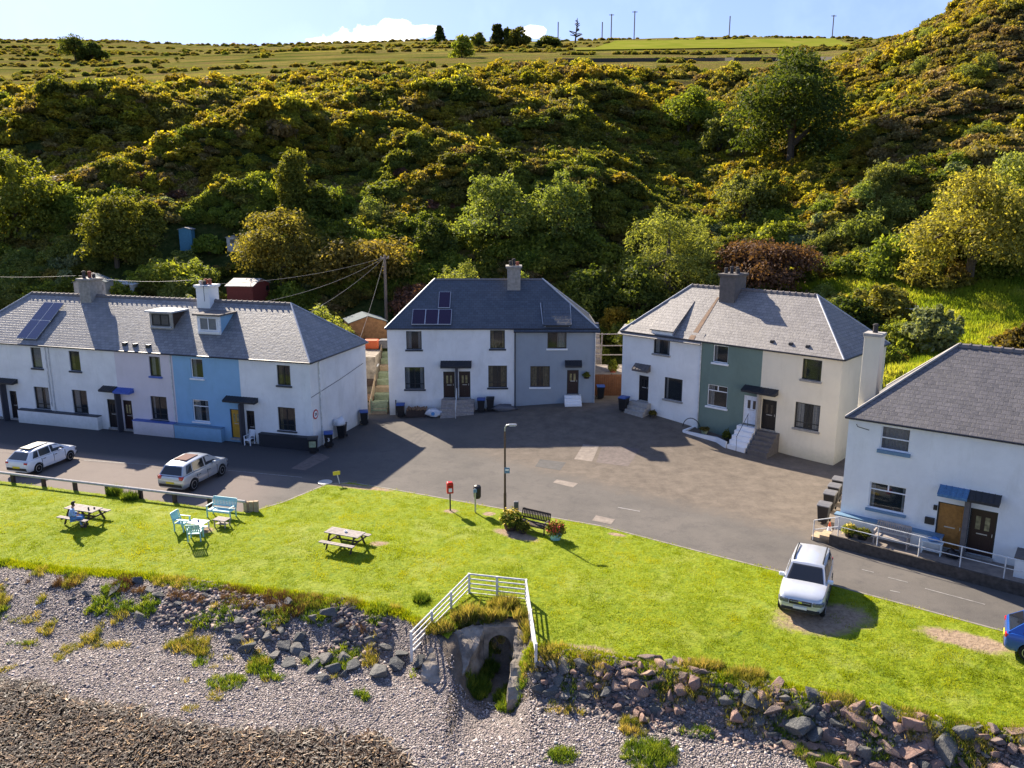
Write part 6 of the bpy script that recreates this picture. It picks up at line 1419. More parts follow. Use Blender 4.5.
def clump(name, px, py, rx, ry, n, h, m, label, w=.018, nb=30, p=None):
    p = p or hit(px, py, 15, 60); a = RNG.uniform(0, 6.28, n); r = np.sqrt(RNG.random(n)); x = p.x+rx*r*np.cos(a); y = p.y+ry*r*np.sin(a); o = inst_mesh(name, [tuft(i+200, nb, h, .12, w, .6) for i in range(4)], np.stack([x-p.x, y-p.y, H(x, y)-p.z], -1), RNG.uniform(.6, 1.3, n)*(1.15-.5*r), RNG.uniform(0, 6.28, n), m); o.location = p; tag(o, label, 'plant clump'); return o
weeds('edge_grass', M['grass'], lambda x, y, d: (np.abs(d+.05) < .28) & notch(x, y), 130000, .16, .014, 'grass overhanging the seaward edge of the lawn', 'grass', nb=18, smin=.6, smax=1.3)
weeds('bank_tufts', M['rank'], lambda x, y, d: (d < 0) & (d > -2.3) & (x > 1.2) & (vnoise(x, y, .9, 22) > .66), 60000, .26, .014, 'straw tufts growing between the boulders of the right bank', 'grass', smin=.4, smax=1.1)
weeds('beach_tufts', M['rank'], lambda x, y, d: (d < -.8) & (d > -7) & (x < -8.5) & (vnoise(x, y, .8, 12) > .80+.012*(-d)), 60000, .2, .014, 'small straw tufts dotted over the upper left beach', 'grass', smin=.4, smax=1.)
for px, py, s in [(150,590,.3),(118,583,.24),(72,600,.22),(52,588,.2),(178,604,.26),(195,590,.2),(166,618,.22),(98,607,.2),(216,608,.26),(228,632,.24)]:
    p = hit(px, py, 18, 60); k += 1
    if tryplace(p.x, p.y, s, .45): boulder(p.x, p.y, s, False, 'flat grey rock half buried in the upper left beach', 'half buried rocks of the upper left beach', k, .05)
clump('weed_patch', 226, 683, .75, .5, 70, .2, M['weed'], 'lone yellow green weed patch in the middle of the shingle')
clump('weed_patch', 650, 755, 1.0, .8, 130, .3, M['weed'], 'tall green weed clump on the shingle below the reddish heap'); clump('weed_patch', 633, 728, .5, .5, 50, .3, M['rank'], 'yellowish weed clump at the foot of the reddish heap')
clump('weed_patch', 561, 757, .55, .4, 60, .2, M['weed'], 'low green weed clump at the bottom edge right of centre'); clump('weed_patch', 830, 765, .7, .4, 80, .3, M['weed'], 'green clump at the bottom edge below the right sea bank')
clump('rank_grass', 440, 630, .55, .3, 80, .4, M['rank'], 'straw coloured grass hanging over the left culvert wall'); clump('rank_grass', 470, 618, .8, .5, 140, .5, M['rank'], 'tall straw grass filling the inside of the railing corner'); clump('rank_grass', 505, 606, .7, .35, 110, .45, M['rank'], 'straw grass above the culvert arch')
clump('rank_grass', 495, 622, .5, .2, 60, .5, M['rank'], 'straw tuft drooping over the top of the arch'); clump('weed_patch', 488, 668, .4, .8, 90, .35, M['weed'], 'shaded weeds on the floor of the channel')
clump('rank_grass', 521, 645, .35, .9, 90, .5, M['rank'], 'orange straw grass over the right culvert wall'); clump('weed_patch', 512, 700, .7, .9, 150, .35, M['weed'], 'bright green weeds spilling over the right wing wall foot'); clump('weed_patch', 478, 690, .5, .7, 90, .4, M['weed'], 'dark green weeds growing in the culvert channel'); clump('weed_patch', 422, 600, .35, .3, 60, .3, M['weed'], 'dark weed clump outside the left railing')
clump('weed_patch', 700, 668, .9, .3, 90, .35, M['rank'], 'straw tufts hanging over the gap in the bank'); clump('weed_patch', 745, 676, .8, .3, 80, .35, M['rank'], 'straw tufts right of the reddish heap')
clump('weed_patch', 115, 495, .35, .25, 50, .55, M['weed'], 'tall weeds growing against the guard rail'); clump('weed_patch', 130, 499, .5, .25, 60, .45, M['weed'], 'wide weed clump against the guard rail')
# ================================================================ foliage
def foliage(name, seed, n, lobes, leaf, aspect=.55, up=.35, shell=.55, jitter=.8, droop=0.):
    """leaves spread through a cluster of lobes: (cx,cy,cz,rx,ry,rz)"""
    r = np.random.default_rng(seed); lb = np.array(lobes, float); w = (lb[:, 3]*lb[:, 4]*lb[:, 5])**.66; w /= w.sum(); i = r.choice(len(lb), n, p=w)
    d = r.normal(size=(n, 3)); d /= np.linalg.norm(d, axis=1)[:, None]; d[:, 2] = np.where(d[:, 2] < -.35, -d[:, 2], d[:, 2])
    rad = np.where(r.random(n) < .8, 1-(1-shell)*r.random(n)**1.5*.6, r.random(n)**.5)
    rad *= 1+.2*np.sin(d[:, 0]*5+seed)*np.sin(d[:, 1]*6+i)+.14*np.sin(d[:, 2]*9+i*2)+.14*np.sin(d[:, 0]*13+i)*np.sin(d[:, 1]*15+seed)
    rad = np.where(r.random(n) < .07, rad*r.uniform(1.05, 1.22, n), rad)
    P_ = lb[i, :3]+d*lb[i, 3:6]*rad[:, None]
    nr = d+r.normal(size=(n, 3))*jitter; nr[:, 2] += up; nr /= np.linalg.norm(nr, axis=1)[:, None]
    t = r.normal(size=(n, 3)); t[:, 2] -= droop; t -= (t*nr).sum(1)[:, None]*nr; t /= np.linalg.norm(t, axis=1)[:, None]; b = np.cross(nr, t)
    L = leaf*r.uniform(.6, 1.35, n)[:, None]; q = np.stack([P_-t*L, P_+b*L*aspect, P_+t*L, P_-b*L*aspect], 1)
    tint = np.clip(r.normal(.45, .22, n)+.15*np.sin(P_[:, 0]*2.1+seed)*np.sin(P_[:, 1]*2.7), 0, 1)
    return np_mesh(name, q.reshape(-1, 3), np.arange(4*n).reshape(n, 4), False, tint)
def dome(seed, n=7, r=1., h=.8):
    rr_ = random.Random(seed); out = [(0, 0, h*.3, r*.72, r*.7, h*.72)]
    for i in range(n): a = rr_.uniform(0, 6.28); q = r*rr_.uniform(.3, .72); s = r*rr_.uniform(.28, .5); out.append((q*math.cos(a), q*math.sin(a), h*rr_.uniform(.15, .55), s, s, s*rr_.uniform(.75, 1.1)*h))
    return out
LM = {}
LM['gold'] = leafmat('golden gorse and bracken leaves', ((.09, .1, .012), (.28, .25, .03), (.5, .42, .05)), .54, .3)
LM['green'] = leafmat('mid green scrub leaves', ((.06, .08, .014), (.165, .185, .03), (.32, .33, .06)), .52, .3)
LM['olive'] = leafmat('olive scrub leaves', ((.075, .078, .02), (.225, .2, .045), (.42, .35, .09)), .52, .3)
LM['lime'] = leafmat('lime green leaves', ((.08, .12, .02), (.19, .235, .035), (.35, .38, .07)), .52, .2)
LM['willow'] = leafmat('grey green willow leaves', ((.08, .11, .03), (.22, .26, .065), (.4, .42, .13)), .52, .2)
LM['dark'] = leafmat('dark green tree leaves', ((.03, .05, .012), (.08, .105, .02), (.18, .2, .04)), .46, .25)
LM['red'] = leafmat('russet brown leaves', ((.06, .035, .022), (.14, .07, .045), (.25, .13, .08)), .35, .2)
LM['brown'] = leafmat('brown bracken fronds', ((.09, .08, .025), (.24, .19, .07), (.4, .31, .13)), .48, .25)
LM['pale'] = leafmat('silvery shrub leaves', ((.1, .13, .06), (.22, .26, .12), (.38, .41, .22)), .45, .15)
def variants(key, n, leaves, leaf, h, cnt=3, **kw):
    out = []
    for i in range(cnt): me = foliage('%s_scrub_source' % key, hash_(key)+i, leaves, dome(hash_(key)+i, n, 1., h), leaf, **kw); me.materials.append(LM[key]); out.append(me)
    return out
def hash_(s): return sum(ord(c)*(i+1) for i, c in enumerate(s))
# scattered cover: stuff objects with geometry nodes
def scatter(name, label, cat, sources, P_, scl, rot, tiltn=None):
    me = bpy.data.meshes.new(name); n = len(P_); me.vertices.add(n); me.vertices.foreach_set('co', P_.astype(np.float32).ravel())
    a = me.attributes.new('sc', 'FLOAT_VECTOR', 'POINT'); a.data.foreach_set('vector', scl.astype(np.float32).ravel())
    a = me.attributes.new('ro', 'FLOAT_VECTOR', 'POINT'); a.data.foreach_set('vector', rot.astype(np.float32).ravel())
    a = me.attributes.new('ix', 'INT', 'POINT'); a.data.foreach_set('value', RNG.integers(0, len(sources), n).astype(np.int32))
    o = link_mesh(name, me); tag(o, label, cat, kind='stuff')
    ng = bpy.data.node_groups.new(name+'_scatter', 'GeometryNodeTree'); ng.interface.new_socket('Geometry', in_out='INPUT', socket_type='NodeSocketGeometry'); ng.interface.new_socket('Geometry', in_out='OUTPUT', socket_type='NodeSocketGeometry')
    gi = ng.nodes.new('NodeGroupInput'); go = ng.nodes.new('NodeGroupOutput'); jn = ng.nodes.new('GeometryNodeJoinGeometry')
    def attr(nm, t): q = ng.nodes.new('GeometryNodeInputNamedAttribute'); q.data_type = t; q.inputs['Name'].default_value = nm; return q.outputs['Attribute']
    sc_ = attr('sc', 'FLOAT_VECTOR'); ro_ = attr('ro', 'FLOAT_VECTOR'); ix_ = attr('ix', 'INT')
    for i, sm in enumerate(sources):
        so_ = bpy.data.objects.new(sm.name, sm)          # geometry only, lives in this node tree
        oi = ng.nodes.new('GeometryNodeObjectInfo'); oi.inputs['Object'].default_value = so_; oi.inputs['As Instance'].default_value = True
        cmpn = ng.nodes.new('FunctionNodeCompare'); cmpn.data_type = 'INT'; cmpn.operation = 'EQUAL'; ng.links.new(ix_, cmpn.inputs[2]); cmpn.inputs[3].default_value = i
        ip = ng.nodes.new('GeometryNodeInstanceOnPoints'); ng.links.new(gi.outputs[0], ip.inputs['Points']); ng.links.new(cmpn.outputs[0], ip.inputs['Selection']); ng.links.new(oi.outputs['Geometry'], ip.inputs['Instance'])
        e2r = ng.nodes.new('FunctionNodeEulerToRotation'); ng.links.new(ro_, e2r.inputs[0]); ng.links.new(e2r.outputs[0], ip.inputs['Rotation']); ng.links.new(sc_, ip.inputs['Scale']); ng.links.new(ip.outputs[0], jn.inputs[0])
    ng.links.new(jn.outputs[0], go.inputs[0]); md = o.modifiers.new('scatter', 'NODES'); md.node_group = ng; return o
SRC = {'gold': variants('gold', 9, 2600, .11, .8, 4, up=.5), 'green': variants('green', 9, 3200, .1, .8, 4), 'olive': variants('olive', 9, 2400, .115, .75, 4), 'lime': variants('lime', 10, 4200, .075, .9, 3), 'brown': variants('brown', 8, 1800, .13, .6, 3, droop=.8), 'willow': variants('willow', 10, 4500, .08, 1.1, 3, aspect=.35), 'red': variants('red', 7, 2200, .11, .8, 2), 'dark': variants('dark', 7, 2400, .12, .9, 2), 'pale': variants('pale', 7, 2200, .12, .9, 2)}
# candidate points over the near slope
def cand(y0, y1, spacing0, k_sp):
    out = []; y = y0
    while y < y1:
        sp = spacing0+k_sp*(y-y0); xs = np.arange(-.86*y-6, .86*y+6, sp); xs = xs+RNG.uniform(-.5, .5, len(xs))*sp; ys = y+RNG.uniform(-.5, .5, len(xs))*sp*.8; out.append(np.stack([xs, ys, np.full(len(xs), sp)], -1)); y += sp*.72
    return np.concatenate(out)
C_ = cand(61, 178, .92, .008)
x, y, sp = C_.T; ft_ = foot(x); u_ = x/y
keep = (y > ft_+4) | ((y > ft_+1) & (RNG.random(len(x)) < .25))
meadow = (u_ > .47+.03*vnoise(x, y, 5)) & (y < 70.5+4*vnoise(x, y, 4, 2))
path = (np.abs((y-(86-(x-22)*1.0))) < 2.0+1.5*vnoise(x, y, 5, 6)) & (x > 21) & (x < 38)
def clear(px, py, rx, ry, y0=50, y1=150):
    p = hit(px, py, y0, y1); return ((x-p.x)/rx)**2+((y-p.y)/ry)**2 < 1
cl = clear(205, 252, 6, 2.4, 60) | clear(366, 330, 3.5, 5, 60) | clear(116, 288, 4, 4, 60) | clear(249, 288, 4, 3.5, 60) | clear(902, 325, 3.5, 2.5, 50) | ((x > 5) & (x < 11) & (y < 72)) | ((x > -14) & (x < -9.4) & (y < 76))
keep &= ~meadow & ~path & ~cl & ((y < 150) | (RNG.random(len(x)) < (178-y)/30*vnoise(x, y*2, 9, 8)*1.4)); x, y, sp = x[keep], y[keep], sp[keep]; u_ = x/y; z = H(x, y)
n1 = vnoise(x, y, 13, 1); n2 = vnoise(x, y, 6, 5); n3 = RNG.random(len(x)); ht = (y-66)/75.
sc = sp*.95*np.exp(RNG.normal(0, .27, len(x)))
kind = np.full(len(x), 'olive', dtype='<U8')
kind[n1+.35*n3 > .72] = 'green'
g = (ht > .38+.35*(n2-.5)); r4 = RNG.random(len(x)); kind[g] = np.where(r4[g]+.5*(n1[g]-.5) < .5, 'gold', np.where(r4[g] < .68, 'olive', np.where(r4[g] < .85, 'brown', 'green')))
lo = (ht < .42) & (n3 < .55); kind[lo & (n2 > .55)] = 'lime'; kind[lo & (n2 < .3)] = 'willow'; kind[lo & (vnoise(x, y, 3, 14) > .75)] = 'pale'; kind[(ht < .5) & (vnoise(x, y, 7, 15) > .68) & (r4 < .5)] = 'brown'
big = (ht < .4) & ((kind == 'willow') | (kind == 'lime')) & (r4 > .55); sc[big] *= 1.6; sc = np.minimum(sc, 2.6)
right = (u_ > .36) & (ht > .05); kind[right & (n1+.4*n3 > .6)] = 'brown'; kind[right & (n3 > .72)] = 'olive'; kind[right & (ht > .32) & (n2+.4*n3 > .92)] = 'gold'; kind[right & (vnoise(x, y, 3, 17) > .88)] = 'willow'; kind[right & (n2+.2*n3 > .98)] = 'green'
dk = (np.abs(u_-(.13)) < .1) & (ht < .75) & (n3 < .6); kind[dk] = 'green'
kind[(n3 > .985) & (ht < .5)] = 'red'
sc[kind == 'brown'] *= .95
LBL = {'willow': 'grey green willow scrub low on the hillside', 'olive': 'olive green bramble scrub covering the hillside', 'green': 'mid green scrub covering the hillside', 'gold': 'golden gorse and bracken on the upper hillside', 'lime': 'bright lime undergrowth low on the hillside', 'pale': 'silvery shrubs low on the hillside', 'brown': 'brown bracken on the right-hand slope', 'red': 'russet undergrowth scattered on the hillside'}
def do_scatter(kind, x, y, z, sc, suffix, lbl):
    for kd in sorted(set(kind)):
        s_ = kind == kd; n_ = s_.sum(); hgt = RNG.uniform(.75, 1.25, n_)
        scatter('%s_scrub%s' % ({'gold': 'gorse', 'brown': 'bracken', 'olive': 'bramble', 'pale': 'silvery', 'red': 'russet'}.get(kd, kd), suffix), lbl(kd), 'scrub', SRC[kd], np.stack([x[s_], y[s_], z[s_]-.12*sc[s_]], -1), np.stack([sc[s_], sc[s_], sc[s_]*hgt], -1), np.stack([RNG.uniform(-.15, .15, n_), RNG.uniform(-.15, .15, n_), RNG.uniform(0, 6.28, n_)], -1))
do_scatter(kind, x, y, z, sc, '', lambda k_: LBL[k_]); print('scrub', len(x))
# far moor: sparse bushes and hedgerows
n = 16000; y = np.exp(RNG.uniform(math.log(150), math.log(520), n)); x = RNG.uniform(-.72, .62, n)*y; m_ = vnoise(x, y*3.2, 45, 3)+.35*vnoise(x, y*1.5, 10, 4); z = H(x, y)
fm = in_poly(x, y, fp) if len(fp) > 3 else np.zeros(n, bool); ok = (m_ > .74+.18*RNG.random(n)) & ~fm & (z > 10); x, y, z = x[ok], y[ok], z[ok]; sc = RNG.uniform(.5, 1.3, len(x))*(1+.0012*(y-150)); kind = np.where(RNG.random(len(x)) < .6, 'olive', np.where(RNG.random(len(x)) < .5, 'green', 'gold')).astype('<U8')
do_scatter(kind, x, y, z, sc, '', lambda k_: {'olive': 'distant olive bushes dotted over the moor', 'green': 'distant green bushes dotted over the moor', 'gold': 'distant gorse bushes dotted over the moor'}[k_])
# grassy patches: meadow blades
n = 26000; y = RNG.uniform(50, 92, n); x = RNG.uniform(.2, .85, n)*y; ok = (y > foot(x)-1) & (((x/y > .47) & (y < 76)) | ((np.abs((y-(86-(x-22)*1.0))) < 3.2) & (x > 19) & (x < 40))); x, y = x[ok], y[ok]; tn = np.clip(vnoise(x, y, 2.)*1.1*RNG.uniform(.6, 1.2, len(x)), 0, 1)
M['mgrass'] = leafmat('meadow grass', ((.13, .2, .02), (.26, .33, .03), (.42, .42, .08)), .5, 0.)
inst_mesh('meadow_grass', [tuft(i+400, 24, .3, .45, .035) for i in range(6)], np.stack([x, y, H(x, y)], -1), RNG.uniform(.6, 1.4, len(x)), RNG.uniform(0, 6.28, len(x)), M['mgrass'], tn); tag(bpy.data.objects['meadow_grass'], 'sunlit yellow green grass on the garden slope behind the nearest house', 'grass', kind='stuff')
# ---- individual trees and shrubs
def tree(px, pbase, Y, w, h, key, label, name='tree', cat='tree', trunk=True, n=6000, leaf=.17, seed=1, lobes=9, aspect=.55, spread=1., droop=0., flat=.8, base=None, airy=1., col=False):
    if base is None: base = .13 if Y > 105 and w > 12 else -.06
    p0 = AY(px, pbase, Y); z = Hs(p0.x, Y); r = empty(name, (p0.x, Y, z-.1), 0, label, cat); rr_ = random.Random(seed); lb = []
    R_ = w/2
    if col: lb = [(rr_.uniform(-.2, .2)*R_, rr_.uniform(-.2, .2)*R_, h*(.2+.7*i/lobes), R_*(.75-.35*i/lobes), R_*(.75-.35*i/lobes), h*.16) for i in range(lobes)]
    else:
        lb.append((0, 0, h*(base+.4), R_*.66, R_*.66, h*.42))
        lobes = int(lobes*1.7)
        for i in range(lobes):
            a = 2.4*i+rr_.uniform(-.4, .4); q = R_*rr_.uniform(.35, .7)*spread; s_ = R_*rr_.uniform(.2, .36)*airy; zz = h*(base+rr_.uniform(.12, .72)*(1-.25*q/R_)); lb.append((q*math.cos(a), q*math.sin(a), zz, s_, s_, s_*flat))
        for i in range(3): lb.append((rr_.uniform(-.25, .25)*R_, rr_.uniform(-.25, .25)*R_, h*rr_.uniform(.66, .8), R_*rr_.uniform(.26, .38), R_*.32, h*.16))
    if not col and Y < 130:
        for i in range(16 if key == 'willow' else 7):
            a = rr_.uniform(0, 6.28); q = R_*rr_.uniform(.1, .85); zz = h*(.5+.42*(1-q/R_))*rr_.uniform(.8, 1.12); lb.append((q*math.cos(a), q*math.sin(a), zz, R_*rr_.uniform(.08, .14), R_*rr_.uniform(.08, .14), h*rr_.uniform(.12, .2)))
    me = foliage('crown', seed*13, int(n*1.25), lb, leaf, aspect, droop=droop); link_mesh('crown', me, LM[key], r)
    if trunk:
        t = MB(); t.tube([(0, 0, -.5), (rr_.uniform(-.1, .1), 0, h*.25), (rr_.uniform(-.2, .2), 0, h*.55), (0, 0, h*.8)], [R_*.05+.06, R_*.045+.04, R_*.03+.02, .03], 8)
        for i in range(6):
            l_ = lb[1+i % (len(lb)-1)]; t.tube([(0, 0, h*(.18+.07*i)), (l_[0]*.5, l_[1]*.5, (h*(.25+.07*i)+l_[2])/2), (l_[0], l_[1], l_[2])], [R_*.045+.02, R_*.03+.015, .015], 6)
        t.build('trunk', M['bark'], r)
    return r
TR = [ # px, ybase, Y, w, h, key, label ...
 (790,165,112,18,15.5,'dark','large dark green tree on the upper slope right of centre',dict(n=18000, leaf=.22, lobes=18, seed=3, base=0.)),
 (745,195,98,8,6.5,'willow','pale green bush at the foot of the large dark tree',dict(n=7000, seed=5)),
 (768,185,99,6,6,'green','green bush touching the large dark tree',dict(n=5000, seed=6)),
 (668,265,81,12,9.5,'willow','big grey green willow behind the left end of the mauve roof',dict(n=13000, seed=7, leaf=.17, aspect=.3, lobes=13)),
 (640,285,77,6,6,'dark','dark bush below the big willow',dict(n=5000, seed=77)),
 (700,255,84,6,6,'willow','smaller willow at the right side of the big willow',dict(n=6000, seed=8, aspect=.3)),
 (762,272,81,13.5,5.2,'red','wide russet brown domed shrub behind the mauve roof chimney',dict(n=12000, seed=9, flat=.8, base=.02)),
 (714,300,74,6,4.5,'green','green dome shrub at the left foot of the russet shrub',dict(n=7000, seed=10)),
 (797,300,72,6.5,3.2,'lime','lime yellow shrub just above the mauve roof ridge',dict(n=7000, seed=11)),
 (648,318,71,6.5,3.4,'pale','round silvery green shrub left of the mauve roof',dict(n=6500, seed=12)),
 (617,300,74,3.5,3,'gold','yellow orange shrub between the two pairs of houses',dict(n=3500, seed=13)),
 (590,285,78,7,5.5,'dark','dark green shrub behind the right end of the dark blue roof',dict(n=6500, seed=14)),
 (497,245,90,11,7.5,'willow','tall yellow green shrub above the middle chimney',dict(n=9000, seed=15)),
 (560,240,90,9,7,'willow','upright yellow green shrub right of the middle chimney',dict(n=8000, seed=16, leaf=.15)),
 (458,285,79,7,5.5,'willow','feathery light green shrub left of the middle chimney',dict(n=7000, seed=17, aspect=.3)),
 (520,290,78,7,5,'willow','grey green shrub directly behind the middle chimney',dict(n=7000, seed=18, aspect=.3)),
 (437,240,88,6,4.5,'dark','dark round shrub on the slope above the russet bush',dict(n=5000, seed=19)),
 (420,295,79,7.5,3.6,'red','russet shrub behind the telegraph pole',dict(n=8000, seed=20, base=.02)),
 (362,285,84,13,5.5,'olive','long ivy covered mound left of the telegraph pole',dict(n=12000, seed=21, base=.0, lobes=14)),
 (283,275,85,13,8,'olive','large rounded olive tree behind the end of the terrace',dict(n=15000, seed=22, lobes=14, leaf=.16)),
 (297,235,93,5.5,9,'green','upright column shaped tree above the round olive tree',dict(n=8000, seed=23, col=True)),
 (322,250,92,5,5,'green','bushy green shrub right of the column shaped tree',dict(n=4500, seed=24)),
 (118,275,86,9,7.5,'green','ivy clad green tree left of the blue allotment shed',dict(n=9000, seed=25, col=True)),
 (165,285,83,9,3,'lime','low bright green hedge in front of the allotment',dict(n=8000, seed=26, base=0)),
 (18,240,92,11,10,'lime','spreading light green tree at the far left edge of the slope',dict(n=10000, seed=27, airy=1.1, leaf=.2)),
 (150,262,90,6,4,'green','green shrub left of the blue allotment shed',dict(n=4500, seed=28)),
 (210,258,90,4,2.2,'lime','small light green bush in the allotment',dict(n=2500, seed=29)),
 (968,285,73,14,10.5,'olive','broad tree with ragged light green crown on the right slope',dict(n=15000, seed=30, lobes=16, leaf=.16)),
 (1015,270,75,11,11,'willow','light green tree at the right edge of the frame',dict(n=11000, seed=31, leaf=.16)),
 (935,325,62,5,3.6,'pale','silvery round shrub beside the washing line',dict(n=6000, seed=32)),
 (885,300,68,6,4,'olive','olive bramble mound left of the washing line',dict(n=6000, seed=33)),
 (850,310,67,6,4,'dark','dark shrub behind the right hip of the mauve roof',dict(n=6000, seed=34)),
 (1020,345,58,4,2.2,'olive','low shrub at the right edge of the sunny grass',dict(n=3000, seed=35)),
 (690,105,130,10,8,'lime','yellow green tree in the dark hollow near the top of the slope',dict(n=6000, leaf=.22, seed=36)),
 (720,120,124,9,6,'willow','grey green tree on the rim of the dark hollow',dict(n=5000, leaf=.2, seed=37)),
 (75,55,330,13,9,'dark','dark round tree on the far left moor',dict(n=2500, leaf=.4, seed=38)),
 (92,55,330,12,7,'dark','second dark tree on the far left moor, slightly smaller',dict(n=2500, leaf=.5, seed=39)),
 (440,42,420,6,8.5,'dark','dark upright tree breaking the skyline right of the cloud',dict(n=2500, leaf=.6, seed=40)),
 (497,46,350,7,9,'dark','dark conifer like tree breaking the skyline left of centre',dict(n=2500, leaf=.5, seed=41, col=True)),
 (508,46,350,6,7.5,'dark','companion dark tree just right of the skyline conifer',dict(n=2200, leaf=.5, seed=42, col=True)),
 (518,46,345,12,8,'green','broad green tree on the skyline right of the conifers',dict(n=3000, leaf=.5, seed=43)),
 (462,52,260,9,7,'lime','light green bush on the moor below the skyline conifers',dict(n=2500, leaf=.35, seed=44)),
 (548,46,340,12,5,'green','low wide tree on the skyline left of the dead conifer',dict(n=2500, leaf=.5, seed=45)),
 (478,45,350,8,6,'green','small tree on the skyline between the dark upright trees',dict(n=2000, leaf=.5, seed=46)),
]
for px, pb, Y, w, h, key, lab, kw in TR:
    shrub = 'shrub' in lab or 'bush' in lab or 'hedge' in lab or 'mound' in lab
    tree(px, pb, Y, w, h, key, lab, name='shrub' if shrub else 'tree', cat='shrub' if shrub else 'tree', **kw)
# bare dead conifer on the skyline
b_ = hit(575, 40, 200, 680) or hit(575, 43, 200, 680); zt = AY(577, 18, b_.y).z; hh = zt-b_.z; dt = empty('dead_tree', b_, 0, 'bare leaning dead conifer on the skyline', 'dead tree'); mb = MB().tube([(0, 0, -1), (1, 0, hh)], [.5, .12], 6); mb.build('trunk', M['bark'], dt); mb = MB(); rq = random.Random(5)
for i in range(26): z = hh*(.2+.75*i/26); l_ = hh*.36*(1.1-i/30)*rq.uniform(.5, 1.1); a = rq.uniform(0, 6.28); mb.tube([(z/hh, 0, z), (z/hh+l_*math.cos(a)*(1.3 if math.cos(a) < 0 else .8), l_*math.sin(a), z+l_*.25)], [.3, .15], 4)
mb.build('branches', M['bark'], dt)
# garden plants near the houses
def pot(loc, label, key, s=.35, h=.6, n=900, pm='pot_r', leaf=.06, flowers=None):
    r = empty('planter', loc, 0, label, 'planter'); MB().lathe([(s*.6, 0), (s*.85, s*.8), (s*.9, s*.85), (s*.75, s*.85)], 14).build('pot', M[pm], r)
    me = foliage('plant', int(s*1000)+n, n, [(0, 0, s*.9, s*1.1, s*1.1, h*.6), (s*.5, 0, s*1.2, s*.6, s*.6, h*.4), (-s*.5, .1, s*1.1, s*.6, s*.6, h*.4)], leaf); link_mesh('plant', me, LM[key], r)
    if flowers:
        me = foliage('blossom', n+7, n//5, [(0, 0, s*1.1, s*1.05, s*1.05, h*.62)], leaf*.9); link_mesh('blossom', me, flowers, r)
    return r
M['fl_red'] = plain('red flowers', (.65, .06, .04), .7, .2); M['fl_y'] = plain('yellow flowers', (.7, .5, .06), .7, .2)
LM['lime2'] = LM['lime']
pot(gz(-.05, 38.95), 'round planter of pale yellow flowers left of the dark bench', 'lime', .5, .8, 1600, 'wood_d', .07, M['fl_y']); pot(gz(.55, 38.5), 'small leafy planter touching the left arm of the dark bench', 'green', .3, .5, 700, 'wood_d')
pot(gz(2.15, 37.75), 'pale blue planter with red flowers right of the dark bench', 'green', .42, .7, 1200, 'teal', .06, M['fl_red'])
p_ = Vector(L4(.75, -1.0, .5)); pot(p_, 'dark planter of yellow flowers at the left end of the walkway', 'lime', .3, .5, 800, 'bin_k', .05, M['fl_y']); p_ = Vector(L4(1.35, -.95, .5)); pot(p_, 'dark planter of green leaves under the walkway railing', 'green', .3, .4, 800, 'bin_k', .05)
def P3h(x, y, z=None): q = H3.O+H3.ex*x+H3.ey*y; return (q.x, q.y, z if z is not None else Hs(q.x, q.y))
pot(P3h(sA+.9, -.6), 'low trough of herbs in the bed under the green wall', 'olive', .3, .3, 600, 'wood_green', .05); pot(P3h(sA+2.6, -.6), 'small shrub in the bed under the green wall', 'green', .25, .8, 900, 'pot_k', .05)
pot(P3h(3.2, -.5), 'leafy pot beside the steps of the white right-hand house', 'olive', .25, .4, 900, 'pot_k', .05)
hp = MB(); hp.tube([(.7*math.cos(a), 0, .75*math.sin(a)) for a in [PI*i/14 for i in range(15)]], .03, 6); ho_ = hp.build('hose_arch', M['bmetal']); ho_.location = P3h(6.4, -.45); ho_.rotation_euler.z = H3.root.rotation_euler.z; tag(ho_, 'black hoop leaning on the white wall below the large window', 'hoop')
pot((8.2, 65.2, pz), 'yellow green potted shrub on the patio behind the fence', 'lime', .35, 1.0, 900, 'pot_r', .08)
hb_p = foliage('hanging_plant', 5, 500, [(0, 0, .05, .28, .28, .25)], .05); link_mesh('plant', hb_p, LM['green'], hbo, (Mh.wp(*z3p(830, 482))[0], -.3, Mh.wp(*z3p(830, 482))[1]-.0))
# ================================================================ light, sky, camera settings
SUN_EL = math.radians(33.5); SUNV = Vector((-.55*math.cos(SUN_EL)/math.hypot(.55, .835), .835*math.cos(SUN_EL)/math.hypot(.55, .835), math.sin(SUN_EL)))
sl_ = bpy.data.lights.new('sun', 'SUN'); sl_.energy = SUN_E; sl_.angle = math.radians(.55); sl_.color = (1, .88, .72); so_ = bpy.data.objects.new('sun', sl_); COL.objects.link(so_); so_.rotation_euler = SUNV.to_track_quat('Z', 'Y').to_euler(); so_.location = (0, 0, 80)
w = bpy.data.worlds.new('World'); scene.world = w; w.use_nodes = True; nt = w.node_tree; nt.nodes.clear(); k = N(nt)
sky = k.n('ShaderNodeTexSky', sky_type='NISHITA', sun_disc=False); sky.sun_elevation = SUN_EL; sky.sun_rotation = math.atan2(SUNV.x, SUNV.y) ; sky.air_density = 1.; sky.dust_density = .6; sky.ozone_density = 1.6
bg = k.n('ShaderNodeBackground'); bg.inputs[1].default_value = SKY_S; ow = k.n('ShaderNodeOutputWorld')
tc = k.n('ShaderNodeTexCoord').outputs['Generated']; sx = k.n('ShaderNodeSeparateXYZ'); k.l(tc, sx.inputs[0])
az = k.math('DIVIDE', sx.outputs[0], sx.outputs[1]); el = k.math('DIVIDE', sx.outputs[2], sx.outputs[1])
nz = k.noise(tc, 26, 7, .62); nz2 = k.noise(tc, 7, 5, .6)
def dirpx(px, py): d = ray(px, py); return d.x/d.y, d.z/d.y
msk = None
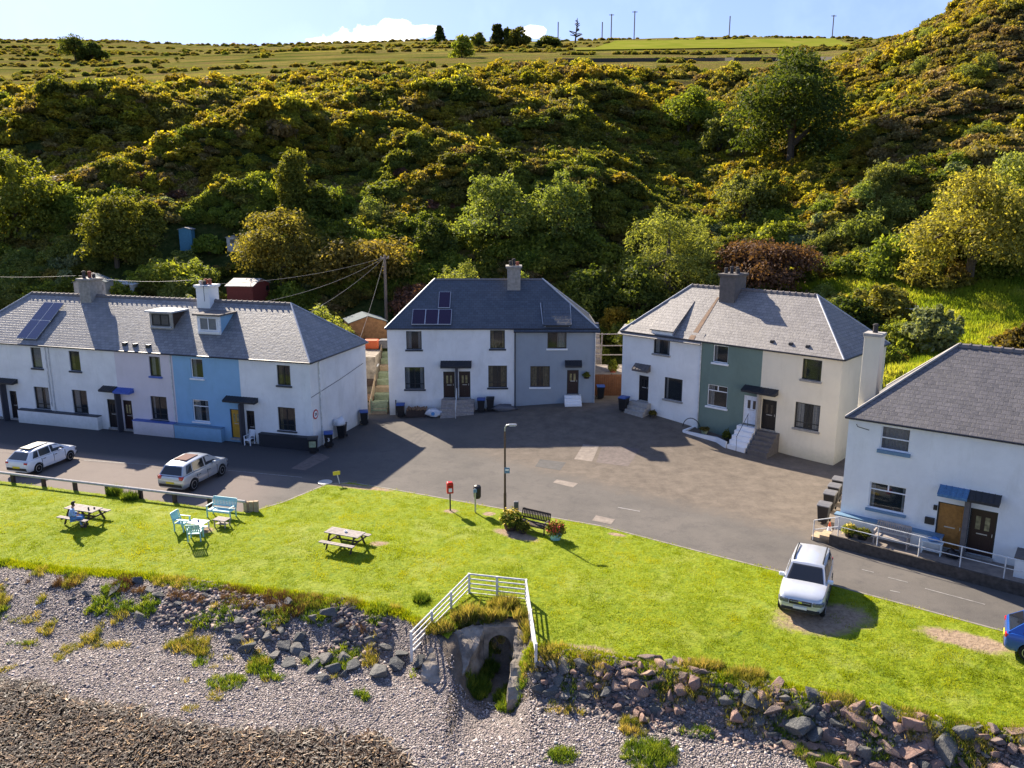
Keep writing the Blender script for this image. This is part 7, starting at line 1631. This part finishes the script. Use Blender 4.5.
for (px, py, rx, ry) in ((385, 31, 42, 9), (355, 37, 36, 6), (425, 29, 16, 5), (395, 24, 18, 5), (535, 32, 10, 5), (330, 40, 20, 4)):
    a_, e_ = dirpx(px, py); q = k.math('ADD', k.math('POWER', k.math('DIVIDE', k.math('SUBTRACT', az, a_), rx/820.), 2), k.math('POWER', k.math('DIVIDE', k.math('SUBTRACT', el, e_), ry/820.), 2))
    q = k.math('SUBTRACT', 1.35, q); msk = q if msk is None else k.math('MAXIMUM', msk, q)
cm = k.mapr(k.math('ADD', msk, k.mapr(nz, .3, .7, -1.3, .8)), .1, 1.0, 0, 1); cm = k.math('MULTIPLY', cm, k.mapr(sx.outputs[1], 0, .05))
wisp = k.math('MULTIPLY', k.mapr(nz2, .5, .8, 0, .25), k.mapr(el, .1, .5, 1, .3))
hz_ = k.mapr(el, .0, .7); tn_ = k.mix(hz_, (.5, .54, .75), (1.0, .98, 1.12)); skc = k.mix(1., sky.outputs[0], tn_, 'MULTIPLY'); vd = k.n('ShaderNodeVectorMath', operation='MULTIPLY_ADD'); k.l(skc, vd.inputs[0]); vd.inputs[1].default_value = (.17, .125, .06); vd.inputs[2].default_value = (1, 1, 1); v2 = k.n('ShaderNodeVectorMath', operation='DIVIDE'); k.l(skc, v2.inputs[0]); k.l(vd.outputs[0], v2.inputs[1]); skc = v2.outputs[0]; c = k.mix(wisp, skc, (4.2, 5.2, 6.4)); cl_c = k.mix(k.mapr(nz, .35, .65), (8, 8.4, 9.2), (12, 11.8, 11.4)); c = k.mix(cm, c, cl_c)
k.l(c, bg.inputs[0]); k.l(bg.outputs[0], ow.inputs[0])
scene.view_settings.view_transform = 'Standard'; scene.view_settings.look = 'None'; scene.view_settings.gamma = 1; scene.view_settings.use_curve_mapping = False; scene.view_settings.exposure = EXPO
scene.render.resolution_x = 1024; scene.render.resolution_y = 768
scene.cycles.max_bounces = 6; scene.cycles.transparent_max_bounces = 8; scene.cycles.diffuse_bounces = 3; scene.cycles.transmission_bounces = 4
